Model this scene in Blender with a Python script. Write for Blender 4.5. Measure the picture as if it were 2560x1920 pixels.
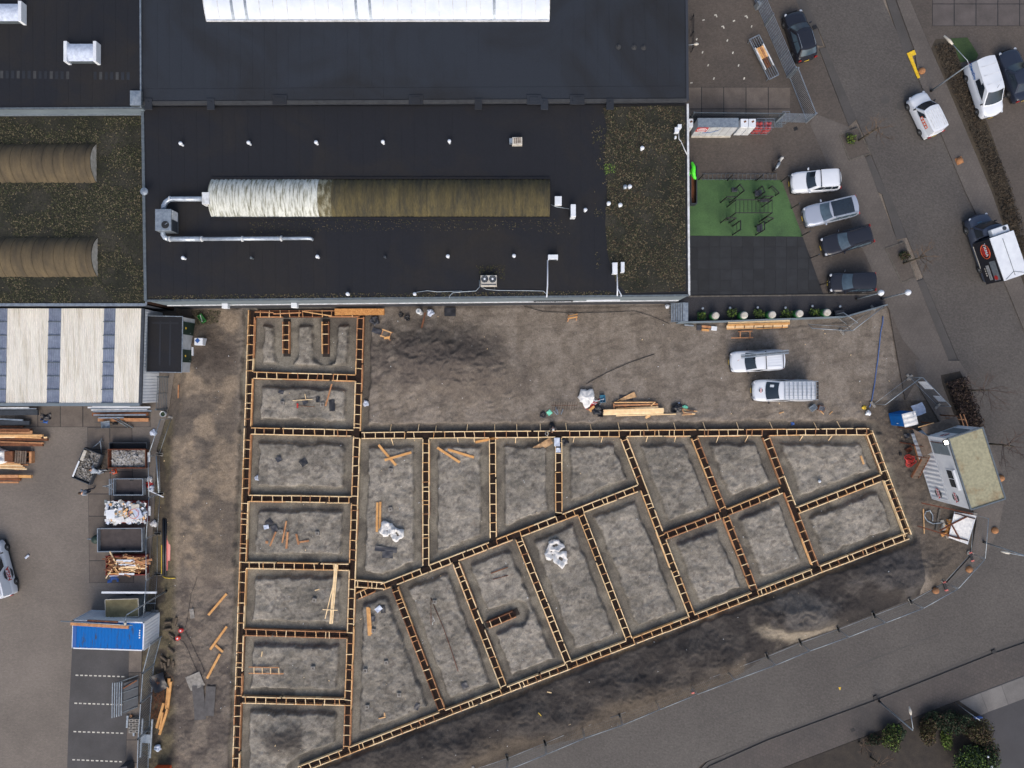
import bpy, math, random
import numpy as np
from mathutils import Vector, Matrix
random.seed(7)
rng = np.random.default_rng(7)
for o in list(bpy.data.objects):
 bpy.data.objects.remove(o, do_unlink=True)
scene = bpy.context.scene
COL = scene.collection
R = math.radians
# ---------------------------------------------------------------- camera, sky, sun, exposure
S = 0.0352          # metres on the ground for one photograph pixel
H = 61.0            # flying height of the camera
cam = bpy.data.cameras.new('Camera')
cam_o = bpy.data.objects.new('Camera', cam)
COL.objects.link(cam_o)
cam_o.location = (0, 0, H)
cam_o.rotation_euler = (0, 0, 0)
cam.sensor_width = 36.0
cam.lens = 36.0 * H / (2560 * S)
cam.clip_end = 2000
scene.camera = cam_o
world = bpy.data.worlds.new('World')
scene.world = world
world.use_nodes = True
wn = world.node_tree.nodes
wl = world.node_tree.links
bg = wn['Background']
sky = wn.new('ShaderNodeTexSky')
sky.sky_type = 'NISHITA'
sky.sun_disc = False
SUN_EL, SUN_AZ = R(42), R(176)      # azimuth clockwise from north (+Y)
sky.sun_elevation = SUN_EL
sky.sun_rotation = SUN_AZ
sky.air_density = 1.0
sky.dust_density = 4.5
sky.ozone_density = 1.0
wl.new(sky.outputs[0], bg.inputs[0])
bg.inputs[1].default_value = 0.15
sun = bpy.data.lights.new('Sun', 'SUN')
sun.energy = 0.85
sun.angle = R(48)
sun.color = (1.0, 0.98, 0.955)
sun_o = bpy.data.objects.new('Sun', sun)
COL.objects.link(sun_o)
sun_o.location = (0, 0, 80)
sun_o.rotation_euler = (R(90) - SUN_EL, 0, R(180) - SUN_AZ)
scene.view_settings.view_transform = 'Standard'
scene.view_settings.look = 'None'
scene.view_settings.gamma = 1
scene.view_settings.exposure = 0.36
scene.render.engine = 'CYCLES'

# ---------------------------------------------------------------- helpers
def P(p, z=0.0):
 k = (H - z) / H
 return Vector(((p[0] - 1280) * S * k, (960 - p[1]) * S * k, z))
def t(i, j, x, y):
 return (640 * i + x / 3.45625, 480 * j + y / 3.45625)
def tl(i, j, *pts):
 return [t(i, j, x, y) for x, y in pts]
def zr(x0, y0, sc):
 return lambda x, y: (x0 + x / sc, y0 + y / sc)
def PL(pts, z=0.0):
 return [P(p, z) for p in pts]
def ang(a, b):
 """world heading of the photo direction a -> b"""
 return math.atan2(-(b[1] - a[1]), b[0] - a[0])

class MB:
 def __init__(s):
  s.v = []; s.f = []; s.m = []; s.cur = 0
 def add(s, vs, fs):
  b = len(s.v)
  s.v += [tuple(v) for v in vs]
  s.f += [tuple(i + b for i in f) for f in fs]
  s.m += [s.cur] * len(fs)
  return s
 def box(s, c, d, rz=0.0, ry=0.0):
  hx, hy, hz = d[0] / 2, d[1] / 2, d[2] / 2
  M = Matrix.Rotation(rz, 3, 'Z') @ Matrix.Rotation(ry, 3, 'Y')
  c = Vector(c)
  vs = [c + M @ Vector((x, y, z)) for z in (-hz, hz) for y in (-hy, hy) for x in (-hx, hx)]
  return s.add(vs, [(0, 2, 3, 1), (4, 5, 7, 6), (0, 1, 5, 4), (2, 6, 7, 3), (0, 4, 6, 2), (1, 3, 7, 5)])
 def bar(s, a, b, w, h):
  a = Vector(a); b = Vector(b); d = b - a
  if d.length < 1e-6: return s
  u = d.normalized()
  up = Vector((0, 0, 1)) if abs(u.z) < 0.95 else Vector((1, 0, 0))
  r = u.cross(up).normalized(); n = r.cross(u)
  vs = []
  for p in (a, b):
   for i, j in ((-1, -1), (1, -1), (1, 1), (-1, 1)):
    vs.append(p + r * (w / 2 * i) + n * (h / 2 * j))
  return s.add(vs, [(0, 1, 2, 3), (7, 6, 5, 4), (0, 4, 5, 1), (1, 5, 6, 2), (2, 6, 7, 3), (3, 7, 4, 0)])
 def tube(s, pts, r, n=8, cap=True):
  pts = [Vector(p) for p in pts]
  rs = r if isinstance(r, (list, tuple)) else [r] * len(pts)
  rings = []
  for i, p in enumerate(pts):
   d = (pts[min(i + 1, len(pts) - 1)] - pts[max(i - 1, 0)])
   if d.length < 1e-9: d = Vector((0, 0, 1))
   d.normalize()
   up = Vector((0, 0, 1)) if abs(d.z) < 0.9 else Vector((1, 0, 0))
   a = d.cross(up).normalized(); b = a.cross(d)
   rings.append([p + (a * math.cos(2 * math.pi * k / n) + b * math.sin(2 * math.pi * k / n)) * rs[i] for k in range(n)])
  vs = [q for rg in rings for q in rg]
  fs = []
  for i in range(len(pts) - 1):
   for k in range(n):
    fs.append((i * n + k, i * n + (k + 1) % n, (i + 1) * n + (k + 1) % n, (i + 1) * n + k))
  if cap:
   fs.append(tuple(range(n - 1, -1, -1)))
   fs.append(tuple((len(pts) - 1) * n + k for k in range(n)))
  return s.add(vs, fs)
 def cyl(s, c, r, h, n=16, r2=None):
  r2 = r if r2 is None else r2
  c = Vector(c)
  return s.tube([c, c + Vector((0, 0, h))], [r, r2], n)
 def lathe(s, c, prof, n=20):
  c = Vector(c)
  vs = []; fs = []
  for r, z in prof:
   for k in range(n):
    a = 2 * math.pi * k / n
    vs.append(c + Vector((r * math.cos(a), r * math.sin(a), z)))
  for i in range(len(prof) - 1):
   for k in range(n):
    fs.append((i * n + k, i * n + (k + 1) % n, (i + 1) * n + (k + 1) % n, (i + 1) * n + k))
  fs.append(tuple(range(n - 1, -1, -1)))
  fs.append(tuple((len(prof) - 1) * n + k for k in range(n)))
  return s.add(vs, fs)
 def prism(s, poly, z0, z1):
  n = len(poly)
  ar = sum(poly[i][0] * poly[(i + 1) % n][1] - poly[(i + 1) % n][0] * poly[i][1] for i in range(n))
  if ar < 0: poly = list(poly)[::-1]
  z0s = z0 if isinstance(z0, (list, tuple)) else [z0] * n
  z1s = z1 if isinstance(z1, (list, tuple)) else [z1] * n
  vs = [(p[0], p[1], z0s[i]) for i, p in enumerate(poly)] + [(p[0], p[1], z1s[i]) for i, p in enumerate(poly)]
  fs = [tuple(range(n - 1, -1, -1)), tuple(range(n, 2 * n))]
  fs += [(i, (i + 1) % n, n + (i + 1) % n, n + i) for i in range(n)]
  return s.add(vs, fs)
 def sheet(s, poly, z):
  n = len(poly)
  ar = sum(poly[i][0] * poly[(i + 1) % n][1] - poly[(i + 1) % n][0] * poly[i][1] for i in range(n))
  if ar < 0: poly = list(poly)[::-1]
  return s.add([(p[0], p[1], z) for p in poly], [tuple(range(n))])
 def quad(s, a, b, c, d):
  return s.add([a, b, c, d], [(0, 1, 2, 3)])
 def grid(s, rows):
  n = len(rows[0])
  vs = [p for r in rows for p in r]
  fs = [(i * n + k, i * n + k + 1, (i + 1) * n + k + 1, (i + 1) * n + k) for i in range(len(rows) - 1) for k in range(n - 1)]
  return s.add(vs, fs)
 def mesh(s, name, mats, smooth=False, off=(0, 0, 0)):
  me = bpy.data.meshes.new(name)
  o = Vector(off)
  me.from_pydata([(v[0] - o.x, v[1] - o.y, v[2] - o.z) for v in s.v], [], s.f)
  for m in (mats if isinstance(mats, (list, tuple)) else [mats]):
   me.materials.append(m)
  if max(s.m, default=0) > 0:
   me.polygons.foreach_set('material_index', s.m)
  if smooth:
   me.polygons.foreach_set('use_smooth', [True] * len(s.f))
  me.update()
  return me
 def build(s, name, mats, parent=None, smooth=False, bevel=0, kind=None, auto=None):
  me = s.mesh(name, mats, smooth or bool(auto))
  o = bpy.data.objects.new(name, me)
  COL.objects.link(o)
  if parent is not None: o.parent = parent
  if bevel:
   md = o.modifiers.new('b', 'BEVEL'); md.width = bevel; md.segments = 2; md.limit_method = 'ANGLE'
  if auto:
   try: me.set_sharp_from_angle(angle=R(auto))
   except Exception: pass
  if kind: o['kind'] = kind
  return o
 def solo(s, name, mats, label, cat, group=None, smooth=False, bevel=0, auto=None, kind=None):
  vs = np.array(s.v)
  c = ((vs[:, 0].min() + vs[:, 0].max()) / 2, (vs[:, 1].min() + vs[:, 1].max()) / 2, vs[:, 2].min())
  me = s.mesh(name, mats, smooth or bool(auto), c)
  o = bpy.data.objects.new(name, me); COL.objects.link(o); o.location = c
  if bevel:
   md = o.modifiers.new('b', 'BEVEL'); md.width = bevel; md.segments = 2; md.limit_method = 'ANGLE'
  if auto:
   try: me.set_sharp_from_angle(angle=R(auto))
   except Exception: pass
  tag(o, label, cat, group)
  if kind: o['kind'] = kind
  return o

def tag(o, label, cat, group=None):
 o['label'] = label; o['category'] = cat
 if group: o['group'] = group
 return o
def thing(name, label, cat, loc, rz=0.0, group=None):
 o = bpy.data.objects.new(name, None)
 o.empty_display_size = 0.2
 COL.objects.link(o)
 o.location = loc; o.rotation_euler = (0, 0, rz)
 return tag(o, label, cat, group)
def struct(mb, name, mat, smooth=False):
 o = mb.build(name, mat, smooth=smooth); o['kind'] = 'structure'
 return o
_unit = {}
def unitbox(mat):
 if mat.name not in _unit:
  _unit[mat.name] = MB().box((0, 0, 0), (1, 1, 1)).mesh('piece_' + mat.name, mat)
 return _unit[mat.name]
def piece(name, mat, a, b, w, h, parent=None, roll=0.0):
 """shared-mesh plank from a to b (local to parent), width w, height h"""
 a = Vector(a); b = Vector(b); d = b - a
 o = bpy.data.objects.new(name, unitbox(mat))
 COL.objects.link(o)
 o.parent = parent
 o.location = (a + b) / 2
 o.scale = (d.length, w, h)
 o.rotation_euler = (roll, -math.atan2(d.z, math.hypot(d.x, d.y)), math.atan2(d.y, d.x))
 return o
def copy_tree(o, parent=None):
 c = o.copy(); COL.objects.link(c); c.parent = parent
 for ch in list(o.children): copy_tree(ch, c)
 return c

# ---------------------------------------------------------------- value noise
def vnoise(x, y, seed=0):
 xi = np.floor(x).astype(np.int64); yi = np.floor(y).astype(np.int64)
 fx = x - xi; fy = y - yi
 fx = fx * fx * (3 - 2 * fx); fy = fy * fy * (3 - 2 * fy)
 def h(a, b):
  n = (a * 374761393 + b * 668265263 + seed * 1442695041) & 0x7fffffff
  n = ((n ^ (n >> 13)) * 1274126177) & 0x7fffffff
  return ((n ^ (n >> 16)) & 0xffff) / 65535.0
 return (h(xi, yi) * (1 - fx) + h(xi + 1, yi) * fx) * (1 - fy) + (h(xi, yi + 1) * (1 - fx) + h(xi + 1, yi + 1) * fx) * fy
def fbm(x, y, o=4, seed=0, lac=2.03, gain=0.5):
 s = np.zeros_like(x); a = 0.5; tot = 0
 for i in range(o):
  s += a * vnoise(x, y, seed + i * 17); tot += a
  x = x * lac + 3.1; y = y * lac + 1.7; a *= gain
 return s / tot
def sstep(a, b, x):
 u = np.clip((x - a) / (b - a), 0, 1)
 return u * u * (3 - 2 * u)

# ---------------------------------------------------------------- materials
def M(name, col, rough=0.85, col2=None, vs=2.0, lo=0.35, hi=0.65, bump=0.0, bs=25.0, metal=0.0, rnd=0.0,
   stretch=None, detail=6.0, fine=0.0, fs=40.0, coord='world', spec=None, alpha=None, emit=None, brick=None, dist=0.0, trans=0.0):
 m = bpy.data.materials.new(name); m.use_nodes = True
 nt = m.node_tree; N = nt.nodes; L = nt.links
 b = N['Principled BSDF']
 b.inputs['Roughness'].default_value = rough
 b.inputs['Metallic'].default_value = metal
 if spec is not None: b.inputs['Specular IOR Level'].default_value = spec
 if trans: b.inputs['Transmission Weight'].default_value = trans
 if alpha is not None: b.inputs['Alpha'].default_value = alpha
 if coord == 'world':
  g = N.new('ShaderNodeNewGeometry'); vec = g.outputs['Position']
 else:
  g = N.new('ShaderNodeTexCoord'); vec = g.outputs['Object']
 if stretch:
  mp = N.new('ShaderNodeMapping'); mp.inputs['Scale'].default_value = stretch
  L.new(vec, mp.inputs['Vector']); vec2 = mp.outputs[0]
 else:
  vec2 = vec
 def mixc(fac, A, B, mode='MIX'):
  x = N.new('ShaderNodeMix'); x.data_type = 'RGBA'; x.blend_type = mode
  for s_, q in ((0, fac), (6, A), (7, B)):
   if isinstance(q, (int, float)): x.inputs[s_].default_value = q
   elif isinstance(q, tuple): x.inputs[s_].default_value = (*q[:3], 1)
   else: L.new(q, x.inputs[s_])
  return x.outputs[2]
 if col2 is None: c = None
 else:
  nz = N.new('ShaderNodeTexNoise'); nz.inputs['Scale'].default_value = vs; nz.inputs['Detail'].default_value = detail
  nz.inputs['Distortion'].default_value = dist
  nz.inputs['Roughness'].default_value = 0.62
  L.new(vec2, nz.inputs['Vector'])
  mr = N.new('ShaderNodeMapRange'); mr.inputs[1].default_value = lo; mr.inputs[2].default_value = hi
  L.new(nz.outputs[0], mr.inputs[0])
  c = mixc(mr.outputs[0], col, col2)
 if c is None:
  x = N.new('ShaderNodeRGB'); x.outputs[0].default_value = (*col[:3], 1); c = x.outputs[0]
 if brick:
  bw, bh, rot, amt = brick
  mp = N.new('ShaderNodeMapping'); mp.inputs['Rotation'].default_value = (0, 0, rot)
  L.new(vec, mp.inputs['Vector'])
  bt = N.new('ShaderNodeTexBrick'); bt.inputs['Scale'].default_value = 1.0
  bt.inputs['Brick Width'].default_value = bw; bt.inputs['Row Height'].default_value = bh
  bt.inputs['Mortar Size'].default_value = min(bw, bh) * 0.06
  bt.inputs['Color1'].default_value = (1, 1, 1, 1); bt.inputs['Color2'].default_value = (1 - amt, 1 - amt, 1 - amt, 1)
  bt.inputs['Mortar'].default_value = (1 - 1.8 * amt,) * 3 + (1,)
  L.new(mp.outputs[0], bt.inputs['Vector'])
  c = mixc(1.0, c, bt.outputs[0], 'MULTIPLY')
 if fine:
  nf = N.new('ShaderNodeTexNoise'); nf.inputs['Scale'].default_value = fs; nf.inputs['Detail'].default_value = 3
  L.new(vec2, nf.inputs['Vector'])
  mf = N.new('ShaderNodeMapRange'); mf.inputs[1].default_value = 0.3; mf.inputs[2].default_value = 0.7
  mf.inputs[3].default_value = 1 - fine; mf.inputs[4].default_value = 1 + fine
  L.new(nf.outputs[0], mf.inputs[0])
  c = mixc(1.0, c, mf.outputs[0], 'MULTIPLY')
 if rnd:
  oi = N.new('ShaderNodeObjectInfo')
  mo = N.new('ShaderNodeMapRange'); mo.inputs[3].default_value = 1 - rnd; mo.inputs[4].default_value = 1 + rnd
  L.new(oi.outputs['Random'], mo.inputs[0])
  c = mixc(1.0, c, mo.outputs[0], 'MULTIPLY')
 L.new(c, b.inputs['Base Color'])
 if bump:
  nb = N.new('ShaderNodeTexNoise'); nb.inputs['Scale'].default_value = bs; nb.inputs['Detail'].default_value = 4
  L.new(vec2, nb.inputs['Vector'])
  bp = N.new('ShaderNodeBump'); bp.inputs['Strength'].default_value = bump; bp.inputs['Distance'].default_value = 0.03
  L.new(nb.outputs[0], bp.inputs['Height']); L.new(bp.outputs[0], b.inputs['Normal'])
 if emit:
  b.inputs['Emission Color'].default_value = (*emit[:3], 1); b.inputs['Emission Strength'].default_value = emit[3]
 return m

def srgb(r, g, b):
 f = lambda c: ((c / 255 + 0.055) / 1.055) ** 2.4 if c > 10 else c / 255 / 12.92
 return (f(r), f(g), f(b))
C = srgb
MAT = {}
def mk(name, *a, **k):
 MAT[name] = M(name, *a, **k); return MAT[name]
mk('yard', C(121, 113, 105), 0.8, C(104, 97, 90), vs=0.14, brick=(0.21, 0.105, 0.02, 0.16), fine=0.10, fs=9, bump=0.25, bs=20)
mk('street', C(90, 86, 82), 0.75, C(76, 72, 69), vs=0.14, lo=0.3, hi=0.7, brick=(0.21, 0.105, 0.38, 0.22), fine=0.2, fs=6, bump=0.3, bs=20)
mk('street_side', C(84, 80, 76), 0.75, C(72, 68, 64), vs=0.13, brick=(0.21, 0.105, -1.15, 0.12), fine=0.15, fs=9, bump=0.3, bs=20)
mk('gutter', C(75, 72, 70), 0.75, C(65, 63, 61), vs=0.6, fine=0.10, fs=12)
mk('sidewalk', C(98, 92, 87), 0.8, C(82, 77, 73), vs=0.25, brick=(0.30, 0.30, -1.15, 0.12), fine=0.10, fs=9, bump=0.2)
mk('sidewalk_south', C(80, 74, 71), 0.8, C(66, 63, 62), vs=0.2, brick=(0.30, 0.30, 0.38, 0.16), fine=0.12, fs=7, bump=0.2)
mk('forecourt', C(92, 84, 77), 0.8, C(76, 70, 65), vs=0.2, lo=0.3, hi=0.7, brick=(0.21, 0.105, 0.0, 0.18), fine=0.16, fs=7, bump=0.2)
mk('asphalt', C(74, 73, 74), 0.85, C(62, 61, 62), vs=0.4, fine=0.10, fs=16, bump=0.3, bs=40)
mk('lot', C(66, 66, 70), 0.85, C(58, 58, 61), vs=0.3, fine=0.08, fs=16, bump=0.2, bs=40)
mk('slab', C(106, 97, 89), 0.8, C(82, 75, 69), vs=0.9, rnd=0.10, fine=0.10, fs=12, lo=0.3, hi=0.75, bump=0.15)
mk('slab_grey', C(88, 82, 80), 0.8, C(74, 69, 67), vs=0.7, rnd=0.06, fine=0.08, fs=12)
mk('slab_pale', C(112, 110, 108), 0.8, C(94, 92, 91), vs=0.5, rnd=0.06, fine=0.08, fs=12)
mk('line', C(215, 212, 200), 0.7, C(160, 158, 150), vs=5.0)
mk('yellow_paint', C(232, 196, 40), 0.6, C(200, 160, 30), vs=5)
mk('turf', C(74, 106, 64), 0.95, C(56, 82, 52), vs=0.5, lo=0.3, hi=0.7, fine=0.16, fs=8, bump=0.4, bs=50)
mk('rubber', C(39, 42, 46), 0.85, C(32, 34, 38), vs=1.2, rnd=0.16, fine=0.10, fs=18, bump=0.2)
mk('dark_gravel', C(60, 60, 64), 0.9, C(40, 40, 44), vs=14, fine=0.3, fs=30, bump=0.7, bs=25)
mk('roof_black', C(27, 29, 35), 0.75, C(37, 35, 34), vs=0.16, lo=0.46, hi=0.7, fine=0.10, fs=6, bump=0.1, bs=30, spec=0.3, dist=0.8)
mk('roof_grey', C(40, 45, 53), 0.75, C(33, 34, 37), vs=0.12, lo=0.42, hi=0.66, fine=0.06, fs=9, spec=0.3, dist=0.8)
mk('roof_patch', C(52, 46, 40), 0.8, C(34, 36, 40), vs=0.5)
mk('roof_seam', C(44, 47, 55), 0.6)
mk('flashing', C(60, 62, 64), 0.8, C(46, 47, 49), vs=2)
mk('moss_roof', C(52, 50, 42), 0.95, C(29, 31, 22), vs=0.35, lo=0.38, hi=0.6, fine=0.45, fs=9, bump=0.8, bs=12)
mk('leaf_a', C(116, 106, 84), 0.9, C(74, 68, 52), vs=3)
mk('moss_dark', C(44, 46, 31), 0.9, C(32, 34, 24), vs=3)
mk('verge', C(70, 62, 50), 0.95, C(58, 52, 44), vs=0.9, fine=0.2, fs=8)
mk('leaf_b', C(62, 66, 40), 0.9, C(44, 46, 30), vs=3)
mk('wall_blue', C(112, 124, 132), 0.6, C(98, 110, 118), vs=1.2, stretch=(0.4, 1, 1))
mk('wall_dark', C(48, 52, 60), 0.6)
mk('wall_brick', C(92, 62, 46), 0.9, C(70, 46, 34), vs=3, brick=(0.21, 0.06, 0, 0.2))
mk('wall_white', C(196, 200, 204), 0.6, C(170, 174, 178), vs=1)
mk('cream', C(210, 207, 198), 0.75, C(168, 160, 142), vs=1.5, stretch=(2.2, 0.16, 1), lo=0.5, hi=0.78, fine=0.10, fs=14, rnd=0.04)
mk('blue_sheet', C(122, 132, 150), 0.5, C(100, 110, 130), vs=1.5, spec=0.4, rnd=0.08)
mk('barrel_brown', C(92, 80, 58), 0.85, C(66, 58, 44), vs=0.8, stretch=(1.5, 0.3, 1), fine=0.12, fs=14)
mk('barrel_moss', C(84, 76, 48), 0.9, C(56, 53, 40), vs=1.2, stretch=(2, 0.35, 1), fine=0.25, fs=9, rnd=0.1)
mk('barrel_white', C(196, 199, 192), 0.85, C(104, 104, 84), vs=1.5, stretch=(5, 0.5, 1), lo=0.46, hi=0.66, fine=0.22, fs=9, rnd=0.08)
mk('barrel_mix', C(150, 148, 128), 0.85, C(84, 78, 54), vs=1.8, stretch=(2, 0.6, 1), lo=0.35, hi=0.55, fine=0.25, fs=9)
mk('white', C(220, 225, 230), 0.45, C(206, 211, 218), vs=1.5)
mk('rooflight', C(208, 215, 224), 0.4, C(194, 203, 215), vs=0.8, spec=0.4)
mk('white_dirty', C(214, 218, 222), 0.6, C(178, 180, 180), vs=3)
mk('off_white', C(200, 196, 186), 0.7, C(164, 158, 146), vs=3)
mk('galv', C(158, 168, 176), 0.42, C(126, 136, 146), vs=4, metal=0.55)
mk('galv_dark', C(104, 114, 120), 0.5, C(84, 92, 98), vs=4, metal=0.3)
mk('duct', C(186, 196, 206), 0.35, C(150, 160, 172), vs=3, metal=0.4)
mk('steel_dark', C(62, 68, 76), 0.55, C(50, 55, 62), vs=3, metal=0.2)
mk('rust', C(104, 56, 34), 0.9, C(70, 38, 26), vs=6)
mk('rebar', C(62, 40, 30), 0.9, C(44, 30, 26), vs=6)
mk('black', C(30, 31, 34), 0.6, C(22, 22, 25), vs=4)
mk('black_plastic', C(38, 40, 46), 0.45, C(26, 27, 32), vs=5)
mk('tyre', C(30, 30, 32), 0.85)
mk('rim', C(150, 154, 158), 0.35, metal=0.6)
mk('glass', C(36, 46, 56), 0.08, C(30, 38, 46), vs=1, spec=0.8)
mk('glass_lit', C(76, 94, 106), 0.1, C(54, 68, 80), vs=1.2, spec=0.8)
mk('lamp_glass', C(206, 210, 216), 0.2, C(150, 156, 166), vs=8)
mk('tail', C(150, 26, 24), 0.3)
mk('orange', C(222, 96, 50), 0.55, C(200, 78, 40), vs=4)
mk('red', C(196, 52, 48), 0.55, C(164, 40, 38), vs=4)
mk('skip_red', C(140, 50, 40), 0.7, C(104, 42, 34), vs=4)
mk('dome', C(164, 116, 76), 0.85, C(140, 98, 64), vs=6)
mk('hose_blue', C(74, 104, 160), 0.5)
mk('red_white', C(220, 120, 110), 0.6)
mk('pink', C(222, 150, 140), 0.6)
mk('blue', C(18, 104, 182), 0.6, C(16, 90, 160), vs=1.5, spec=0.2)
mk('blue_rust', C(16, 98, 172), 0.75, C(62, 66, 74), vs=2.5, stretch=(3, 0.4, 1), lo=0.55, hi=0.7, spec=0.15)
mk('bed_brown', C(70, 63, 62), 0.8, C(56, 50, 50), vs=2)
mk('blue_deep', C(40, 84, 150), 0.5)
mk('teal', C(40, 110, 140), 0.5)
mk('mint', C(120, 210, 180), 0.6)
mk('green', C(50, 122, 58), 0.55, C(40, 98, 48), vs=2)
mk('lime', C(92, 236, 60), 0.5, C(70, 210, 44), vs=2.5)
mk('darkgreen', C(28, 50, 42), 0.6)
mk('yellow', C(222, 190, 60), 0.6)
mk('concrete', C(150, 146, 140), 0.85, C(112, 108, 102), vs=5, fine=0.1, fs=20)
mk('concrete_dark', C(100, 96, 90), 0.9, C(74, 70, 64), vs=4)
mk('wood_pale', C(244, 218, 174), 0.75, C(226, 194, 146), vs=2.5, rnd=0.10)
mk('wood_mid', C(224, 182, 130), 0.75, C(200, 152, 100), vs=2.5, rnd=0.12)
mk('wood_orange', C(190, 140, 98), 0.8, C(154, 106, 72), vs=2.5, rnd=0.14)
mk('wood_new', C(210, 160, 100), 0.75, C(186, 134, 78), vs=3, rnd=0.08)
mk('wood_brown', C(126, 80, 52), 0.85, C(90, 56, 38), vs=3, rnd=0.15)
mk('wood_grey', C(118, 104, 92), 0.9, C(90, 78, 68), vs=3, rnd=0.12)
mk('osb', C(206, 152, 90), 0.85, C(166, 110, 60), vs=9, fine=0.15, fs=20)
mk('ply_dirty', C(204, 166, 122), 0.85, C(120, 92, 66), vs=2.5)
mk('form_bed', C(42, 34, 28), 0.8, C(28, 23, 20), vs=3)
mk('bag', C(228, 227, 224), 0.7, C(196, 197, 198), vs=4)
mk('foil', C(200, 210, 226), 0.4, C(168, 178, 196), vs=4)
mk('tarp_dark', C(58, 60, 68), 0.5, C(42, 44, 50), vs=3)
mk('felt', C(92, 90, 90), 0.95, C(76, 74, 74), vs=2.5)
mk('rubble', C(178, 178, 178), 0.9, C(118, 114, 108), vs=5, rnd=0.2)
mk('log', C(104, 92, 78), 0.9, C(72, 62, 52), vs=6)
mk('bark', C(84, 76, 62), 0.9, C(62, 56, 44), vs=6)
mk('twig', C(98, 82, 68), 0.9)
mk('twig_red', C(82, 68, 62), 0.9)
mk('olive', C(132, 122, 88), 0.8, C(100, 92, 64), vs=1.5)
mk('cabin_roof', C(148, 145, 120), 0.85, C(124, 98, 66), vs=0.45, lo=0.52, hi=0.7, fine=0.18, fs=5)
mk('hedge', C(82, 68, 52), 0.95, C(58, 48, 38), vs=3)
mk('hedge_wine', C(54, 42, 42), 0.95, C(40, 32, 33), vs=3)
mk('leaf_green', C(44, 66, 38), 0.85, C(30, 46, 28), vs=3, rnd=0.1)
mk('leaf_lime', C(116, 140, 58), 0.85, C(80, 104, 44), vs=3)
mk('leaf_olive', C(86, 86, 44), 0.85, C(62, 60, 36), vs=3)
mk('leaf_rust', C(86, 68, 44), 0.85, C(62, 52, 36), vs=3)
mk('lawn', C(62, 82, 44), 0.95, C(48, 66, 38), vs=0.8, fine=0.2, fs=12)
mk('soil_bed', C(58, 52, 46), 0.95, C(44, 40, 37), vs=1.5, fine=0.2, fs=10)
mk('skin', C(196, 150, 122), 0.6)
mk('cloth_grey', C(158, 166, 174), 0.9, C(138, 146, 154), vs=6)
mk('cloth_navy', C(38, 42, 54), 0.9)
mk('cloth_dark', C(44, 46, 50), 0.9)
mk('hair', C(70, 52, 38), 0.9)
mk('lightglow', (1, 0.95, 0.8), 0.5, emit=(1, 0.93, 0.78, 9))
mk('paint_white', C(212, 217, 224), 0.22, C(204, 210, 218), vs=0.8, spec=0.5)
mk('paint_silver', C(170, 178, 192), 0.25, metal=0.35, spec=0.5)
mk('paint_black', C(34, 36, 44), 0.2, spec=0.6)
mk('paint_navy', C(40, 46, 60), 0.2, spec=0.6)
mk('paint_slate', C(62, 70, 86), 0.22, spec=0.6)
_txt = {}
def text(body, size, mat, parent, loc, rot, name='lettering', label=None, sx=1.0):
 key = (body, round(size, 3), mat.name)
 if key not in _txt:
  cu = bpy.data.curves.new('tmp', 'FONT'); cu.body = body; cu.size = size; cu.align_x = 'CENTER'; cu.align_y = 'CENTER'
  cu.extrude = 0.004; cu.offset = size * 0.03; cu.resolution_u = 3
  tmp = bpy.data.objects.new('tmp', cu); COL.objects.link(tmp)
  me_ = bpy.data.meshes.new_from_object(tmp); me_.name = 'lettering'
  me_.materials.clear(); me_.materials.append(mat)
  bpy.data.objects.remove(tmp, do_unlink=True)
  _txt[key] = me_
 o = bpy.data.objects.new(name, _txt[key]); COL.objects.link(o); o.parent = parent
 o.location = loc; o.rotation_euler = rot; o.scale = (sx, 1, 1)
 if label: o['label'] = label
 return o
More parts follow.
